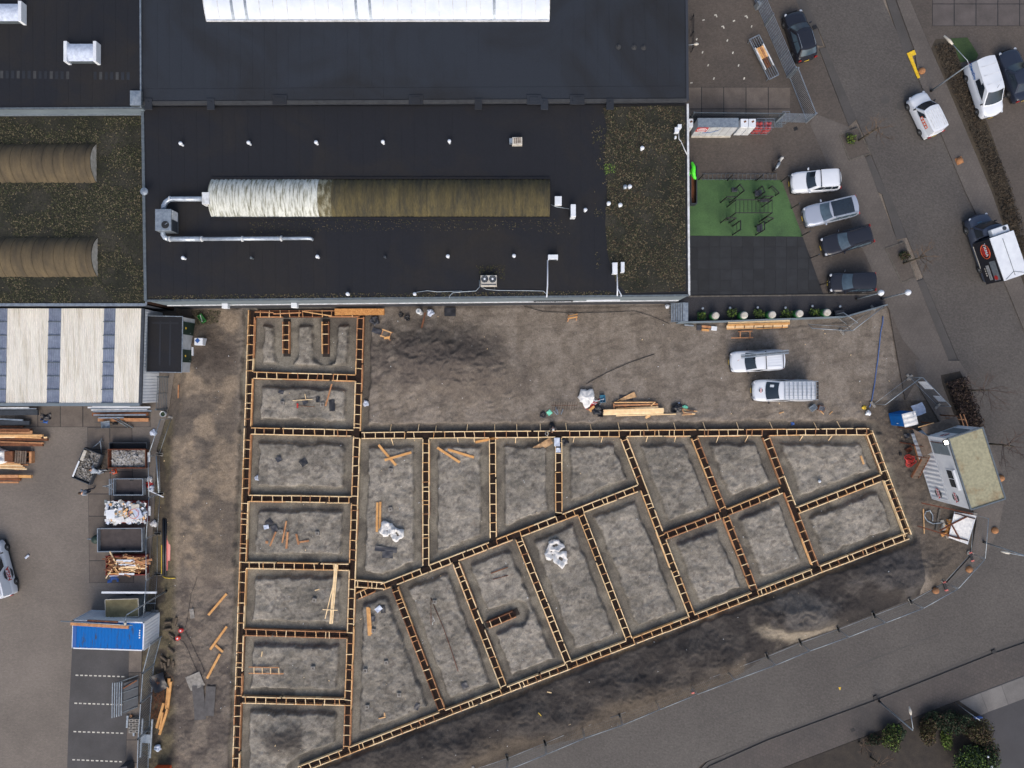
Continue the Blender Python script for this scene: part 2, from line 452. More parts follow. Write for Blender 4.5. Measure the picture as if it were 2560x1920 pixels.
# ================================================================ formwork layout (photo pixels)
RUNS = [  # key, a, b, tone, label
 ('W', (630, 776), (589, 1945), 'mix', 'longest formwork run along the left edge of the site, beside the spoil bank'),
 ('V2', (902, 792), (866, 1884), 'mix', 'long formwork run closing the right side of the left row of cells'),
 ('C0', (632, 785), (902, 784), 'orange', 'orange board formwork run directly under the hall wall'),
 ('C1', (625, 938), (897, 945), 'mid', 'formwork run below the cell with two short stubs'),
 ('C2', (619, 1077), (893, 1083), 'pale', 'formwork run between the shovel cell and the cell with two black sheets'),
 ('C3', (613, 1245), (888, 1250), 'pale', 'formwork run above the cell with black foil and short orange planks'),
 ('C4', (607, 1413), (881, 1418), 'pale', 'formwork run in the left row crossed by the top of the long loose battens'),
 ('C5', (602, 1580), (876, 1588), 'orange', 'formwork run in the left row below the long loose battens'),
 ('C6', (597, 1749), (870, 1755), 'pale', 'lowest formwork run across the left row of cells'),
 ('S1', (715, 795), (715, 884), 'orange', 'left one of two short formwork stubs hanging from the hall wall'),
 ('S2', (813.5, 795), (813.5, 885), 'orange', 'right one of two short formwork stubs hanging from the hall wall'),
 ('M', (895, 1089), (2172, 1079), 'pale', 'long straight formwork run with many side braces between the sand and the cells'),
 ('D', (955, 1467), (1606, 1216), 'pale', 'slanting middle formwork run through the fan of cells'),
 ('B', (748, 1924), (2270, 1339), 'pale', 'long slanting formwork run along the street side of the site'),
 ('E', (2172, 1079), (2270, 1339), 'pale', 'formwork run closing the right end of the site near the office cabin'),
 ('F1', (1064.5, 1089), (1064.5, 1424), 'pale', 'upright formwork run right of the crossed planks'),
 ('F2', (1231, 1088), (1233, 1358), 'pale', 'upright formwork run with an orange plank lying over its top end'),
 ('F3', (1396.5, 1086), (1397, 1294), 'mid', 'upright formwork run with white sheeting over its top end'),
 ('F4', (1556, 1086), (1733, 1549), 'mid', 'slanted formwork run crossing from the lumber pile side down to the street side'),
 ('F5', (1733, 1085), (1889, 1484), 'orange', 'brown slanted formwork run left of the cell with the sand dimple'),
 ('F6', (1911, 1083), (2042, 1424), 'mid', 'slanted formwork run left of the two rightmost cells'),
 ('U1', (1654, 1344), (1811, 1284), 'orange', 'brown cross formwork run between two slanted runs, left of the four way crossing'),
 ('U2', (1812, 1283), (1962, 1222), 'mid', 'cross formwork run right of the four way crossing'),
 ('U3', (1985, 1279), (2212, 1191), 'mid', 'cross formwork run between the two rightmost cells'),
 ('L1', (984, 1462), (1109, 1786), 'orange', 'brown slanted formwork run left of the cell with the long thin rods'),
 ('L2', (1137, 1400), (1263, 1727), 'pale', 'slanted formwork run right of the cell with the long thin rods'),
 ('L3', (1293, 1338), (1424, 1665), 'pale', 'slanted formwork run left of the cell with three white bags'),
 ('L4', (1449, 1276), (1576, 1606), 'pale', 'slanted formwork run right of the cell with three white bags'),
 ('S3', (1211, 1566), (1290, 1533), 'orange', 'short brown formwork stub ending inside a cell'),
 ('J1', (878, 1458), (962, 1464), 'mid', 'short level formwork piece at the corner where the middle run begins'),
 ('J2', (884, 1494), (935, 1472), 'orange', 'short slanted formwork piece under the corner of the middle run'),
]
SEG = [(P(r[1]), P(r[2])) for r in RUNS]
def segdist(X, Y, a, b):
 dx, dy = b.x - a.x, b.y - a.y
 u = np.clip(((X - a.x) * dx + (Y - a.y) * dy) / (dx * dx + dy * dy), 0, 1)
 return np.hypot(X - a.x - u * dx, Y - a.y - u * dy)
def inpoly(X, Y, poly):
 c = np.zeros(X.shape, bool); n = len(poly)
 for i in range(n):
  x1, y1 = poly[i][0], poly[i][1]; x2, y2 = poly[(i + 1) % n][0], poly[(i + 1) % n][1]
  with np.errstate(divide='ignore', invalid='ignore'):
   q = ((y1 > Y) != (y2 > Y)) & (X < (x2 - x1) * (Y - y1) / (y2 - y1 + 1e-12) + x1)
  c ^= q
 return c
def polydist(X, Y, poly):
 d = np.full(X.shape, 1e9); n = len(poly)
 for i in range(n):
  d = np.minimum(d, segdist(X, Y, Vector((*poly[i][:2], 0)), Vector((*poly[(i + 1) % n][:2], 0))))
 return np.where(inpoly(X, Y, poly), d, -d)
SITE = PL([(500, 772), (1690, 766), (1700, 812), (1950, 822), (2110, 806), (2215, 768), (2262, 1000), (2290, 1090), (2440, 1290),
     (2420, 1400), (2360, 1457), (2276, 1501), (2183, 1536), (2093, 1571), (1998, 1603), (1920, 1637), (1818, 1714), (1725, 1750),
     (1636, 1788), (1546, 1825), (1280, 1889), (1170, 1940), (1170, 2300), (360, 2300), (345, 1900), (352, 1660), (372, 1480), (385, 1300),
     (392, 1130), (424, 1020), (440, 900), (440, 772)])
CELLS = PL([(615, 770), (915, 770), (915, 1075), (2180, 1066), (2285, 1342), (745, 1936), (575, 1960)])
def terrain(X, Y):
 px = X / S + 1280; py = 960 - Y / S
 n1 = fbm(X * 0.9, Y * 0.9, 5, 3)
 wx = X + 0.9 * (fbm(X * 1.1, Y * 1.1, 3, 21) - .5); wy = Y + 0.9 * (fbm(X * 1.1, Y * 1.1, 3, 33) - .5)
 rid = 1 - np.abs(2 * fbm(wx * 2.1, wy * 2.1, 3, 9) - 1)          # churned clods
 n3 = fbm(X * 4.5, Y * 4.5, 2, 5)
 d = np.full(X.shape, 1e9)
 for a, b in SEG: d = np.minimum(d, segdist(X, Y, a, b))
 dj = d + 0.42 * (fbm(X * 1.3, Y * 1.3, 3, 51) - .5)
 cell = inpoly(X, Y, CELLS)
 bank0 = np.where(cell, 1.02, 0.62); bank1 = np.where(cell, 1.18, 0.85)
 north = (py < 1085) & (px > 905)
 bank0 = np.where(north, 0.85, bank0); bank1 = np.where(north, 1.1, bank1)
 bank = sstep(bank0, bank1, dj)
 rough = 0.26 * (n1 - .5) + 0.12 * (rid - .6) + 0.06 * (n3 - .5)
 flat = np.zeros(X.shape)
 # driven sand yard right of the hall is flatter, in-cell islands are lumpy
 sandyard = sstep(0, 2.0, polydist(X, Y, PL([(1130, 768), (2230, 760), (2260, 1030), (1290, 1060), (1230, 900)])))
 rough = rough * (1 - 0.72 * sandyard)
 leftb = (px < 600) & (py < 1470)
 rough = np.where(leftb, rough * .55 + .12 * (fbm(X * .5, Y * .4, 2, 41) - .5), rough)
 z = -0.32 + 0.02 * (n1 - .5) + bank * (0.32 + rough + np.where(cell, 0.06, 0.0))
 heaps = [(1075, 885, 120, 52, 1.0), (1180, 935, 95, 50, .7), (985, 960, 70, 45, .3), (500, 890, 55, 60, .75), (492, 1010, 62, 70, .8),
    (498, 1140, 62, 80, .95), (500, 1270, 60, 90, .9), (508, 1390, 55, 60, .55), (2005, 1545, 105, 48, .95), (2250, 1440, 105, 48, .75),
    (1780, 1640, 120, 42, .55), (1560, 1720, 130, 44, .6), (1330, 1800, 130, 40, .6), (1080, 1880, 120, 36, .5), (1190, 1850, 70, 30, .4), (712, 1850, 45, 32, .45)]
 leftb = (px < 600) & (py < 1470)
 for hx, hy, rx, ry, hh in heaps:
  q = np.exp(-(((px - hx) / rx) ** 2 + ((py - hy) / ry) ** 2) * 0.9)
  z = z + hh * np.minimum(q * 1.25, 1.0) * bank * np.where(leftb, .8 + .4 * fbm(X * .55, Y * .35, 3, 66), .9 + .18 * rid)
 sd = polydist(X, Y, SITE)
 edge = sstep(-0.2, 1.6, sd)
 z = np.where(sd > 0, z * np.maximum(edge, np.where(d < 1.4, 1.0, 0)) + 0.0, -0.06)
 z = np.where((sd > 0) & (sd < 0.25) & (d > 1.4), np.maximum(z, -0.02), z)
 return z, bank, d, cell, sandyard, rid, n1, sd, px, py
def ground_z(p):
 w = P(p)
 return float(terrain(np.array([w.x]), np.array([w.y]))[0][0])
def G(p, dz=0.0):
 w = P(p); w.z = ground_z(p) + dz
 return w

# ---------------------------------------------------------------- terrain sheet
g0 = P((335, 1945)); g1 = P((2470, 758))
xs = np.concatenate([[-600, -250, -120, -70, -45], np.arange(g0.x, g1.x, 0.105), [46, 70, 120, 250, 600]])
ys = np.concatenate([[-600, -250, -120, -70, -45], np.arange(g0.y, g1.y, 0.105), [12, 20, 40, 70, 120, 250, 600]])
GX, GY = np.meshgrid(xs, ys)
z, bank, d, cell, sandy, rid, n1, sd, px, py = terrain(GX, GY)
nx, ny = len(xs), len(ys)
verts = np.stack([GX, GY, z], -1).reshape(-1, 3)
idx = np.arange(nx * ny).reshape(ny, nx)
quads = np.stack([idx[:-1, :-1], idx[:-1, 1:], idx[1:, 1:], idx[1:, :-1]], -1).reshape(-1, 4)
me = bpy.data.meshes.new('ground')
me.vertices.add(len(verts)); me.vertices.foreach_set('co', verts.ravel())
me.loops.add(quads.size); me.loops.foreach_set('vertex_index', quads.ravel().astype(np.int32))
me.polygons.add(len(quads))
me.polygons.foreach_set('loop_start', np.arange(0, quads.size, 4, dtype=np.int32))
me.polygons.foreach_set('loop_total', np.full(len(quads), 4, dtype=np.int32))
me.polygons.foreach_set('use_smooth', np.ones(len(quads), bool))
me.update(); me.validate()
def lerp3(a, b, f): return a + (b - a) * f[..., None]
def c3(*q): return np.array(C(*q))
big = fbm(GX * 0.22, GY * 0.22, 4, 71); mid = fbm(GX * 0.8, GY * 0.8, 4, 88); fine = fbm(GX * 3.0, GY * 3.0, 3, 99)
col = np.broadcast_to(c3(124, 115, 105), GX.shape + (3,)).copy()
col = lerp3(col, c3(110, 101, 91), sstep(.35, .7, fbm(GX * 1.5, GY * .9, 4, 47)))                       # damper driven sand
island = cell & (d > 1.0)
isl = lerp3(np.broadcast_to(c3(137, 131, 121), col.shape).copy(), c3(117, 112, 103), sstep(.36, .66, fbm(GX * 1.6, GY * 1.6, 4, 45)))
isl = lerp3(isl, c3(90, 84, 78), .6 * sstep(.56, .72, fbm(GX * 3.4 + 2 * fbm(GX * .9, GY * .9, 2, 12), GY * 3.4, 3, 61)))
isl = isl * (.86 + .28 * sstep(.3, .7, big))[..., None]
col = np.where(island[..., None], isl, col)
trk = fbm(GX * .5 + 2.5 * big, GY * 2.6 - GX * .3 + 5 * big, 4, 83)
col = np.where(island[..., None], col, lerp3(col, c3(90, 82, 74), .5 * sstep(.52, .74, trk)))
def blob(cx, cy, rx, ry, soft=.5):
 r = np.hypot((px - cx) / rx, (py - cy) / ry) + (mid - .5) * 1.3
 return 1 - sstep(1 - soft, 1 + soft * .3, r)
# dark dug-out topsoil heap beside the hall, brown spoil bank on the left, black strip along the street
col = lerp3(col, c3(84, 77, 72), blob(1090, 900, 190, 86, .5) * .95)
col = lerp3(col, c3(92, 84, 77), blob(1210, 955, 130, 75, .8) * .8)
left = (1 - sstep(585, 612, px)) * (1 - sstep(1400, 1470, py))
col = lerp3(col, lerp3(np.broadcast_to(c3(134, 119, 101), col.shape).copy(), c3(98, 89, 80), sstep(.4, .64, fbm(GX * .6, GY * .55, 5, 17))), left)
col = lerp3(col, c3(74, 66, 60), blob(535, 880, 62, 70, .7) * .85)
lleft = (1 - sstep(585, 612, px)) * sstep(1400, 1470, py)
col = lerp3(col, lerp3(np.broadcast_to(c3(112, 102, 92), col.shape).copy(), c3(88, 80, 74), sstep(.45, .65, mid)), lleft)
yb = 1924 + (px - 748) * (1339 - 1924) / (2270 - 748.)
south = sstep(2, 22, py - yb) * (px > 700) * (px < 2300)
sc = lerp3(np.broadcast_to(c3(74, 69, 65), col.shape).copy(), c3(58, 54, 52), sstep(.4, .62, mid))
dist_st = polydist(GX, GY, SITE)
sc = lerp3(sc, c3(92, 82, 70), (1 - sstep(.6, 2.6, dist_st + (big - .5) * 5)) * .7 * (px < 1860))
sc = lerp3(sc, c3(96, 92, 88), blob(2010, 1520, 100, 40, .4) * .75)
sc = lerp3(sc, c3(146, 135, 117), .8 * blob(1985, 1578, 120, 38, .6) * (1 - blob(1995, 1538, 100, 34, .3)))
sc = lerp3(sc, c3(82, 79, 78), blob(2240, 1430, 120, 50, .5) * .6)
col = lerp3(col, sc, south)
east = sstep(2195, 2240, px + (py - 1180) * -.38) * (py > 1000)
col = lerp3(col, c3(84, 76, 68), east * (1 - south) * .8)
# scrub strip next to the left fence
scrub = (1 - sstep(425, 450, px)) * (py > 1050)
col = lerp3(col, lerp3(np.broadcast_to(c3(92, 84, 62), col.shape).copy(), c3(62, 56, 48), sstep(.45, .6, mid)), scrub * .85)
col = lerp3(col, c3(70, 60, 52), blob(468, 812, 60, 36, .8) * .8)
# trampled mud in the trenches
mud = lerp3(np.broadcast_to(c3(122, 117, 106), col.shape).copy(), c3(108, 103, 94), sstep(.4, .6, mid))
mud = lerp3(mud, c3(86, 82, 76), .8 * sstep(.52, .68, fbm(GX * .55, GY * .55, 3, 19)))
mud = lerp3(mud, c3(84, 78, 72), ((py < 1085) & (px > 905)).astype(float) * .6)
col = lerp3(col, mud, (1 - bank) * (d < 3))
col = lerp3(col, c3(66, 61, 58), blob(712, 1845, 52, 42, .6) * .85 * bank)
col = lerp3(col, c3(74, 69, 65), ((bank > .08) & (bank < .9) & (d < 2)).astype(float) * .5 * sstep(.35, .6, fbm(GX * 1.1, GY * 1.1, 3, 77)))  # steep bank edges darkened: wet soil, with shade painted into the colour
col *= (0.82 + 0.36 * fbm(GX * 5.5, GY * 5.5, 2, 99))[..., None]
lum = (col * np.array([.3, .55, .15])).sum(-1, keepdims=True); col = lum * np.array([1.03, 1.0, .95]) * .12 + col * .88
col *= 1.1
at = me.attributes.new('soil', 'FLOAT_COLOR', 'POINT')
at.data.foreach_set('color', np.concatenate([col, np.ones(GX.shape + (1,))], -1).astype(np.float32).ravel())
sm = bpy.data.materials.new('soil'); sm.use_nodes = True
N = sm.node_tree.nodes; L = sm.node_tree.links; pb = N['Principled BSDF']; pb.inputs['Roughness'].default_value = .93
pb.inputs['Specular IOR Level'].default_value = .25
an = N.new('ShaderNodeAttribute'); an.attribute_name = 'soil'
gp = N.new('ShaderNodeNewGeometry')
nA = N.new('ShaderNodeTexNoise'); nA.inputs['Scale'].default_value = 4.2; nA.inputs['Detail'].default_value = 8; nA.inputs['Distortion'].default_value = 1.6; nA.inputs['Roughness'].default_value = .68
L.new(gp.outputs['Position'], nA.inputs['Vector'])
mr = N.new('ShaderNodeMapRange'); mr.inputs[1].default_value = .3; mr.inputs[2].default_value = .7; mr.inputs[3].default_value = .76; mr.inputs[4].default_value = 1.22
L.new(nA.outputs[0], mr.inputs[0])
mx = N.new('ShaderNodeMix'); mx.data_type = 'RGBA'; mx.blend_type = 'MULTIPLY'; mx.inputs[0].default_value = 1
nC = N.new('ShaderNodeTexNoise'); nC.inputs['Scale'].default_value = 11; nC.inputs['Detail'].default_value = 5; nC.inputs['Distortion'].default_value = 2.5
L.new(gp.outputs['Position'], nC.inputs['Vector'])
mc = N.new('ShaderNodeMapRange'); mc.inputs[1].default_value = .34; mc.inputs[2].default_value = .62; mc.inputs[3].default_value = .64; mc.inputs[4].default_value = 1.13
L.new(nC.outputs[0], mc.inputs[0])
mm = N.new('ShaderNodeMath'); mm.operation = 'MULTIPLY'; L.new(mr.outputs[0], mm.inputs[0]); L.new(mc.outputs[0], mm.inputs[1])
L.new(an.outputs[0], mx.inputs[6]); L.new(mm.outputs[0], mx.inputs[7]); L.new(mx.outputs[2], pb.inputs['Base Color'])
nB = N.new('ShaderNodeTexNoise'); nB.inputs['Scale'].default_value = 5; nB.inputs['Detail'].default_value = 6; nB.inputs['Distortion'].default_value = 1
L.new(gp.outputs['Position'], nB.inputs['Vector'])
bp = N.new('ShaderNodeBump'); bp.inputs['Strength'].default_value = .6; bp.inputs['Distance'].default_value = .09
L.new(nB.outputs[0], bp.inputs['Height']); L.new(bp.outputs[0], pb.inputs['Normal'])
MAT['soil'] = sm
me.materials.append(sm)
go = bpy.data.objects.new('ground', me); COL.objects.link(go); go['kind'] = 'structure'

# ---------------------------------------------------------------- paving
def clip_poly(sub, clipp):
 """convex clip polygon (ccw), Sutherland-Hodgman"""
 out = [(p[0], p[1]) for p in sub]; n = len(clipp)
 for i in range(n):
  a, b = clipp[i], clipp[(i + 1) % n]; inp = out; out = []
  if not inp: return []
  side = lambda p: (b[0] - a[0]) * (p[1] - a[1]) - (b[1] - a[1]) * (p[0] - a[0])
  for k in range(len(inp)):
   p, q = inp[k - 1], inp[k]; sp, sq = side(p), side(q)
   if (sp < 0) != (sq < 0):
    u = sp / (sp - sq); out.append((p[0] + (q[0] - p[0]) * u, p[1] + (q[1] - p[1]) * u))
   if sq >= 0: out.append(q)
 return out
def ccw(poly):
 n = len(poly)
 ar = sum(poly[i][0] * poly[(i + 1) % n][1] - poly[(i + 1) % n][0] * poly[i][1] for i in range(n))
 return list(poly) if ar > 0 else list(poly)[::-1]
def pave(name, mat, pts, top, bottom=-0.3):
 return struct(MB().prism(PL(pts), bottom, top), name, MAT[mat])
def slabs(parent, name, mat, x0, y0, nx_, ny_, dx, dy, z0, z1, gap=1.9, skew=0.0, clip=None, jit=0.006):
 """individual slabs on a pixel grid, children of a paving structure"""
 jb = ccw(PL([(x0, y0), (x0 + nx_ * dx, y0), (x0 + nx_ * dx + skew * ny_ * dy, y0 + ny_ * dy), (x0 + skew * ny_ * dy, y0 + ny_ * dy)]))
 if clip is not None: jb = clip_poly(jb, clip)
 MB().prism([(p[0], p[1]) for p in jb], z0, z1 - .012).build('joint_bed', MAT['black'], parent)
 for i in range(nx_):
  for j in range(ny_):
   q = [(x0 + i * dx + gap / 2 + skew * (j * dy), y0 + j * dy + gap / 2), (x0 + (i + 1) * dx - gap / 2 + skew * j * dy, y0 + j * dy + gap / 2),
     (x0 + (i + 1) * dx - gap / 2 + skew * (j + 1) * dy, y0 + (j + 1) * dy - gap / 2), (x0 + i * dx + gap / 2 + skew * (j + 1) * dy, y0 + (j + 1) * dy - gap / 2)]
   w = ccw(PL(q))
   if clip is not None:
    w = clip_poly(w, clip)
    if len(w) < 3: continue
   w = [(p[0], p[1]) for p in w]
   c = (sum(p[0] for p in w) / len(w), sum(p[1] for p in w) / len(w))
   mb = MB().prism([(p[0] - c[0], p[1] - c[1]) for p in w], z0, z1 + random.uniform(-jit, jit))
   o = mb.build(name, MAT[mat], parent); o.location = (c[0], c[1], 0)

yard = pave('yard_paving', 'yard', [(-500, 760), (440, 760), (440, 905), (424, 1015), (392, 1120), (384, 1300), (370, 1480), (350, 1660), (342, 2300), (-500, 2300)], 0.02)
A_ = t(0, 2, 757, 372); B_ = 56.2
slabs(yard, 'slab', 'slab', t(0, 2, 135, 0)[0], A_[1] - B_, 6, 1, B_, B_, 0.0, 0.042)
slabs(yard, 'slab', 'slab', A_[0], A_[1] + 0.3, 2, 7, B_ - .3, 55.6, 0.0, 0.042, skew=0.012)
park = pave('parking_asphalt', 'asphalt', tl(0, 3, (625, 630), (1115, 640), (1098, 1300), (1080, 1760), (578, 1760), (600, 1100)), 0.028, -0.2)
slabs(park, 'slab', 'slab', t(0, 3, 1117, 0)[0], t(0, 3, 0, 640)[1], 1, 6, 33, 56, 0.0, 0.047, skew=-0.03)
for (xa, ya, xb, yb_) in ((655, 856, 1075, 868), (645, 1098, 1060, 1111), (637, 1343, 1067, 1357), (627, 1586, 1055, 1603)):
 for k in range(11):
  u = k / 10
  c = P(t(0, 3, xa + 12 + (xb - xa - 24) * u, ya + (yb_ - ya) * u))
  MB().box((c.x, c.y, .0325), (.24, .105, .003), -0.03).build('painted_dash', MAT['line'], park)

street = pave('street', 'street', [(2010, -400)] + tl(3, 0, (320, 0), (410, 190), (500, 410), (765, 1030), (890, 1330), (1025, 1659)) +
  tl(3, 1, (1055, 20), (1205, 400), (1345, 745), (1650, 1465)) + [(2420, 940)] + tl(3, 2, (1745, 60), (1855, 385), (1950, 580), (2030, 780), (2046, 900), (2035, 1010), (1990, 1240), (1930, 1370), (1860, 1470), (1760, 1570), (1655, 1655)) +
  tl(3, 3, (1530, 60), (1230, 200), (900, 335), (600, 450), (280, 565), (0, 680)) + tl(2, 3, (2000, 760), (1860, 815), (1540, 940), (1230, 1075), (920, 1200), (300, 1435), (0, 1550)) +
  [(1100, 1965), (1000, 2300), (1400, 2300)] + tl(2, 3, (1650, 1615), (2212, 1392)) + tl(3, 3, (900, 1052), (1930, 642), (2212, 542)) + [(2800, 1480), (2800, 1150)] +
  tl(3, 1, (2212, 1210), (1800, 205), (1700, 0)) + tl(3, 0, (1480, 1135), (1300, 690), (1000, 20)) + [(2120, -400)], 0.012)
def band(name, mat, left, right, top, bottom=-0.2):
 return struct(MB().prism(PL(left + right[::-1]), bottom, top), name, MAT[mat])
band('gutter', 'gutter', [(1940, -300)] + tl(3, 0, (240, 0), (405, 385), (475, 400)), [(1965, -300)] + tl(3, 0, (318, 0), (412, 190), (475, 396)), 0.02)
band('gutter', 'gutter', tl(3, 0, (440, 420), (700, 1095)), tl(3, 0, (500, 410), (765, 1030)), 0.02)
band('gutter', 'gutter', tl(3, 0, (838, 1362), (950, 1659)) + tl(3, 1, (985, 20), (1112, 412)), tl(3, 0, (885, 1335), (1025, 1659)) + tl(3, 1, (1055, 20), (1200, 395)), 0.02)
band('gutter', 'gutter', tl(3, 1, (1287, 775), (1572, 1495)), tl(3, 1, (1345, 748), (1645, 1465)), 0.02)
band('gutter', 'gutter', tl(3, 0, (985, -100), (1180, 470)), tl(3, 0, (1065, -100), (1258, 430)), 0.02)
band('gutter', 'gutter', [(1400, 2270)] + tl(2, 3, (1690, 1605), (2212, 1388)) + tl(3, 3, (900, 1048), (1930, 638), (2212, 538)) + [(2800, 1470)],
  [(1425, 2290)] + tl(2, 3, (1700, 1640), (2212, 1412)) + tl(3, 3, (900, 1080), (1930, 672), (2212, 574)) + [(2800, 1482)], 0.02)
fore = pave('forecourt', 'forecourt', [(1700, -400), (1960, -400)] + tl(3, 0, (235, 0), (420, 400), (695, 1100), (835, 1362), (945, 1659)) + tl(3, 1, (1108, 412), (1285, 775), (1570, 1495)) +
  [(2395, 940), (2300, 935), (2262, 1000)] + [(2222, 775), (2205, 745), (1700, 738)], 0.09)
pave('sidewalk', 'sidewalk', tl(3, 0, (395, 1000), (440, 1000), (690, 1100), (835, 1365), (943, 1659)) + tl(3, 1, (1105, 412), (1283, 775), (1568, 1495)) + [(2393, 938), (2330, 930)] +
  tl(3, 1, (1330, 1480), (1160, 1280), (1010, 940), (960, 860), (870, 620), (720, 290), (620, 10)) + tl(3, 0, (540, 1490), (360, 1075)), 0.1, 0.0)
pave('sidewalk', 'sidewalk', tl(3, 2, (1855, 385), (1950, 580), (2030, 780), (2046, 900), (2035, 1010), (1990, 1240), (1930, 1370), (1860, 1470), (1760, 1570), (1655, 1655)) + [(2360, 1462), (2425, 1390), (2440, 1300), (2400, 1190), (2370, 1090), (2300, 975), (2285, 900), (2396, 902), (2420, 940), (2426, 977)], 0.102)
for pit in (tl(3, 0, (615, 1168), (770, 1110), (880, 1330), (695, 1385)), tl(3, 1, (1012, 490), (1170, 435), (1262, 740), (1150, 785))):
 pave('tree_bed', 'forecourt', pit, 0.115, 0.0)
 pw = PL(pit)
 for a, b in zip(pw, pw[1:] + pw[:1]):
  k = MB().bar((a.x, a.y, .075), (b.x, b.y, .075), .1, .13).build('kerb', MAT['concrete_dark']); k['kind'] = 'structure'
pave('hedge_bed', 'soil_bed', [(2350, 938), (2398, 928)] + tl(3, 2, (1735, 60), (1852, 385), (1660, 420), (1500, 0)), 0.11)
pave('sidewalk_east', 'sidewalk', [(2125, -400)] + tl(3, 0, (1068, -100), (1260, 430), (1300, 690), (1480, 1135)) + tl(3, 1, (1700, 0), (1800, 205), (2212, 1210)) + [(2800, 1140), (2800, 900)] +
  tl(3, 1, (2212, 830), (1930, 0)) + tl(3, 0, (1640, 960), (1400, 420), (1220, 0)) + [(2150, -400)], 0.1)
eyard = pave('east_yard', 'forecourt', [(2152, -400)] + tl(3, 0, (1222, 0), (1402, 420), (1642, 960)) + tl(3, 1, (1932, 0), (2214, 830)) + [(2800, 895), (2800, -400)], 0.095)
slabs(eyard, 'slab', 'slab_grey', t(3, 0, 1413, 0)[0], t(3, 0, 0, 230)[1] - 3 * 55, 8, 3, 54.5, 55, 0.0, 0.116)
pave('hedge_bed', 'verge', tl(3, 0, (1405, 420), (1440, 345), (1570, 335), (1660, 560), (1900, 1090), (2095, 1659)) + tl(3, 1, (2212, 560), (2212, 830), (1925, 0)), 0.105, 0.0)
pave('lawn', 'lawn', tl(3, 0, (1570, 338), (1715, 330), (1810, 480), (1790, 520), (1655, 545)), 0.13, 0.0)
ssw = pave('sidewalk_south', 'sidewalk_south', [(1425, 2300)] + tl(2, 3, (1700, 1640), (2212, 1412)) + tl(3, 3, (900, 1080), (1930, 672), (2212, 574)) + [(2800, 1482), (2800, 1590)] +
  tl(3, 3, (2212, 850), (1640, 1070), (650, 1450), (100, 1660)) + [(1500, 2300)], 0.1)
gbed = pave('garden_bed', 'soil_bed', tl(3, 3, (100, 1662), (650, 1452), (1640, 1072), (1830, 1205), (1935, 1420), (1945, 1700)) + [(2490, 2300), (1502, 2300)], 0.12)
lot = pave('parking_lot', 'lot', tl(3, 3, (1640, 1072), (2212, 852)) + [(2800, 1590), (2800, 2300), (2492, 2300)] + tl(3, 3, (1947, 1700), (1937, 1420), (1832, 1205)), 0.09)
pw = tl(3, 3, (1640, 1080), (1830, 1005), (2010, 937), (2195, 866), (2380, 795), (2570, 722)); pv = tl(3, 3, (1835, 1200), (1895, 1172), (2070, 1108), (2262, 1035), (2450, 962), (2640, 890))
for k in range(5):
 q = [pw[k], pw[k + 1], pv[k + 1], pv[k]]
 cx = sum(p[0] for p in q) / 4; cy = sum(p[1] for p in q) / 4
 MB().prism(PL([(cx + (p[0] - cx) * .985, cy + (p[1] - cy) * .985) for p in q]), 0.0, 0.105).build('slab', MAT['slab_pale'], lot)
gy = zr(1700, 380, 6.9125)
turf = pave('turf_pitch', 'turf', [gy(110, 480), gy(1745, 490), gy(2112, 1466), gy(110, 1448)], 0.105, 0.0)
rub = pave('rubber_floor', 'black', [gy(110, 1450), gy(2112, 1468)] + tl(3, 1, (475, 885)) + [(1716, 740)], 0.1, 0.0)
slabs(rub, 'rubber_tile', 'rubber', 1716, gy(0, 1452)[1], 13, 6, 27.6, 27.6, 0.05, 0.118, gap=1.3, clip=ccw([(p.x, p.y) for p in PL([gy(115, 1453), gy(2110, 1470), t(3, 1, 472, 883), (1717, 738)])]), jit=.004)
pave('gravel_strip', 'dark_gravel', tl(2, 1, (1440, 905)) + tl(3, 1, (940, 888), (1008, 950), (1003, 985), (700, 1078), (0, 1102)) + tl(2, 1, (1440, 1130)), 0.13, 0.0)
MB().bar(P(t(2, 1, 1530, 903), .13), P(t(3, 1, 945, 885), .13), .12, .12).build('kerb', MAT['concrete_dark'])['kind'] = 'structure'
slabs(fore, 'slab', 'slab', t(2, 0, 1443, 0)[0], t(2, 0, 0, 757)[1], 5, 2, 55.5, 54.5, 0.0, 0.114, clip=ccw([(p.x, p.y) for p in PL([(1700, 216), (1974, 216), (1974, 292), (1700, 292)])]))
for x, y, r, two in ((1652, 178, .3, 0), (1915, 185, .4, 0), (1594, 343, 1.2, 0), (1858, 354, 1.2, 0), (1644, 456, 1.2, 0), (1906, 460, 1.2, 0), (1692, 568, 1.2, 0),
      (1955, 570, 1.2, 0), (1742, 682, 1.2, 0), (2003, 682, 1.2, 0), (2067, 233, 1.2, 0), (1755, 134, .3, 1), (2018, 143, .3, 1), (1817, 232, .3, 1), (1548, 720, .2, 0)):
 c = P(t(2, 0, x, y))
 mb = MB().box((c.x, c.y, .0925), (.2, .1, .005), r)
 if two: mb.box((c.x + .1, c.y - .1, .0925), (.1, .2, .0048), r)
 mb.build('painted_mark', MAT['line'], fore)
ym = struct(MB().prism(PL(tl(3, 0, (1195, 465), (1260, 435), (1275, 475), (1212, 500))), 0.05, 0.106), 'yellow_marking', MAT['yellow_paint'])
struct(MB().prism(PL(tl(3, 0, (1212, 500), (1240, 492), (1308, 675), (1288, 682))), 0.05, 0.106), 'yellow_marking', MAT['yellow_paint'])
struct(MB().prism(PL(tl(3, 3, (608, 962), (630, 960), (622, 988))), 0.005, 0.016), 'yellow_marking', MAT['yellow_paint'])
for q, r_ in ((t(3, 0, 1012, 860), 1.1), (t(3, 0, 1148, 915), 1.0)):
 c = P(q); struct(MB().cyl((c.x, c.y, 0), .4, .018, 24), 'manhole_cover', MAT['gutter'])
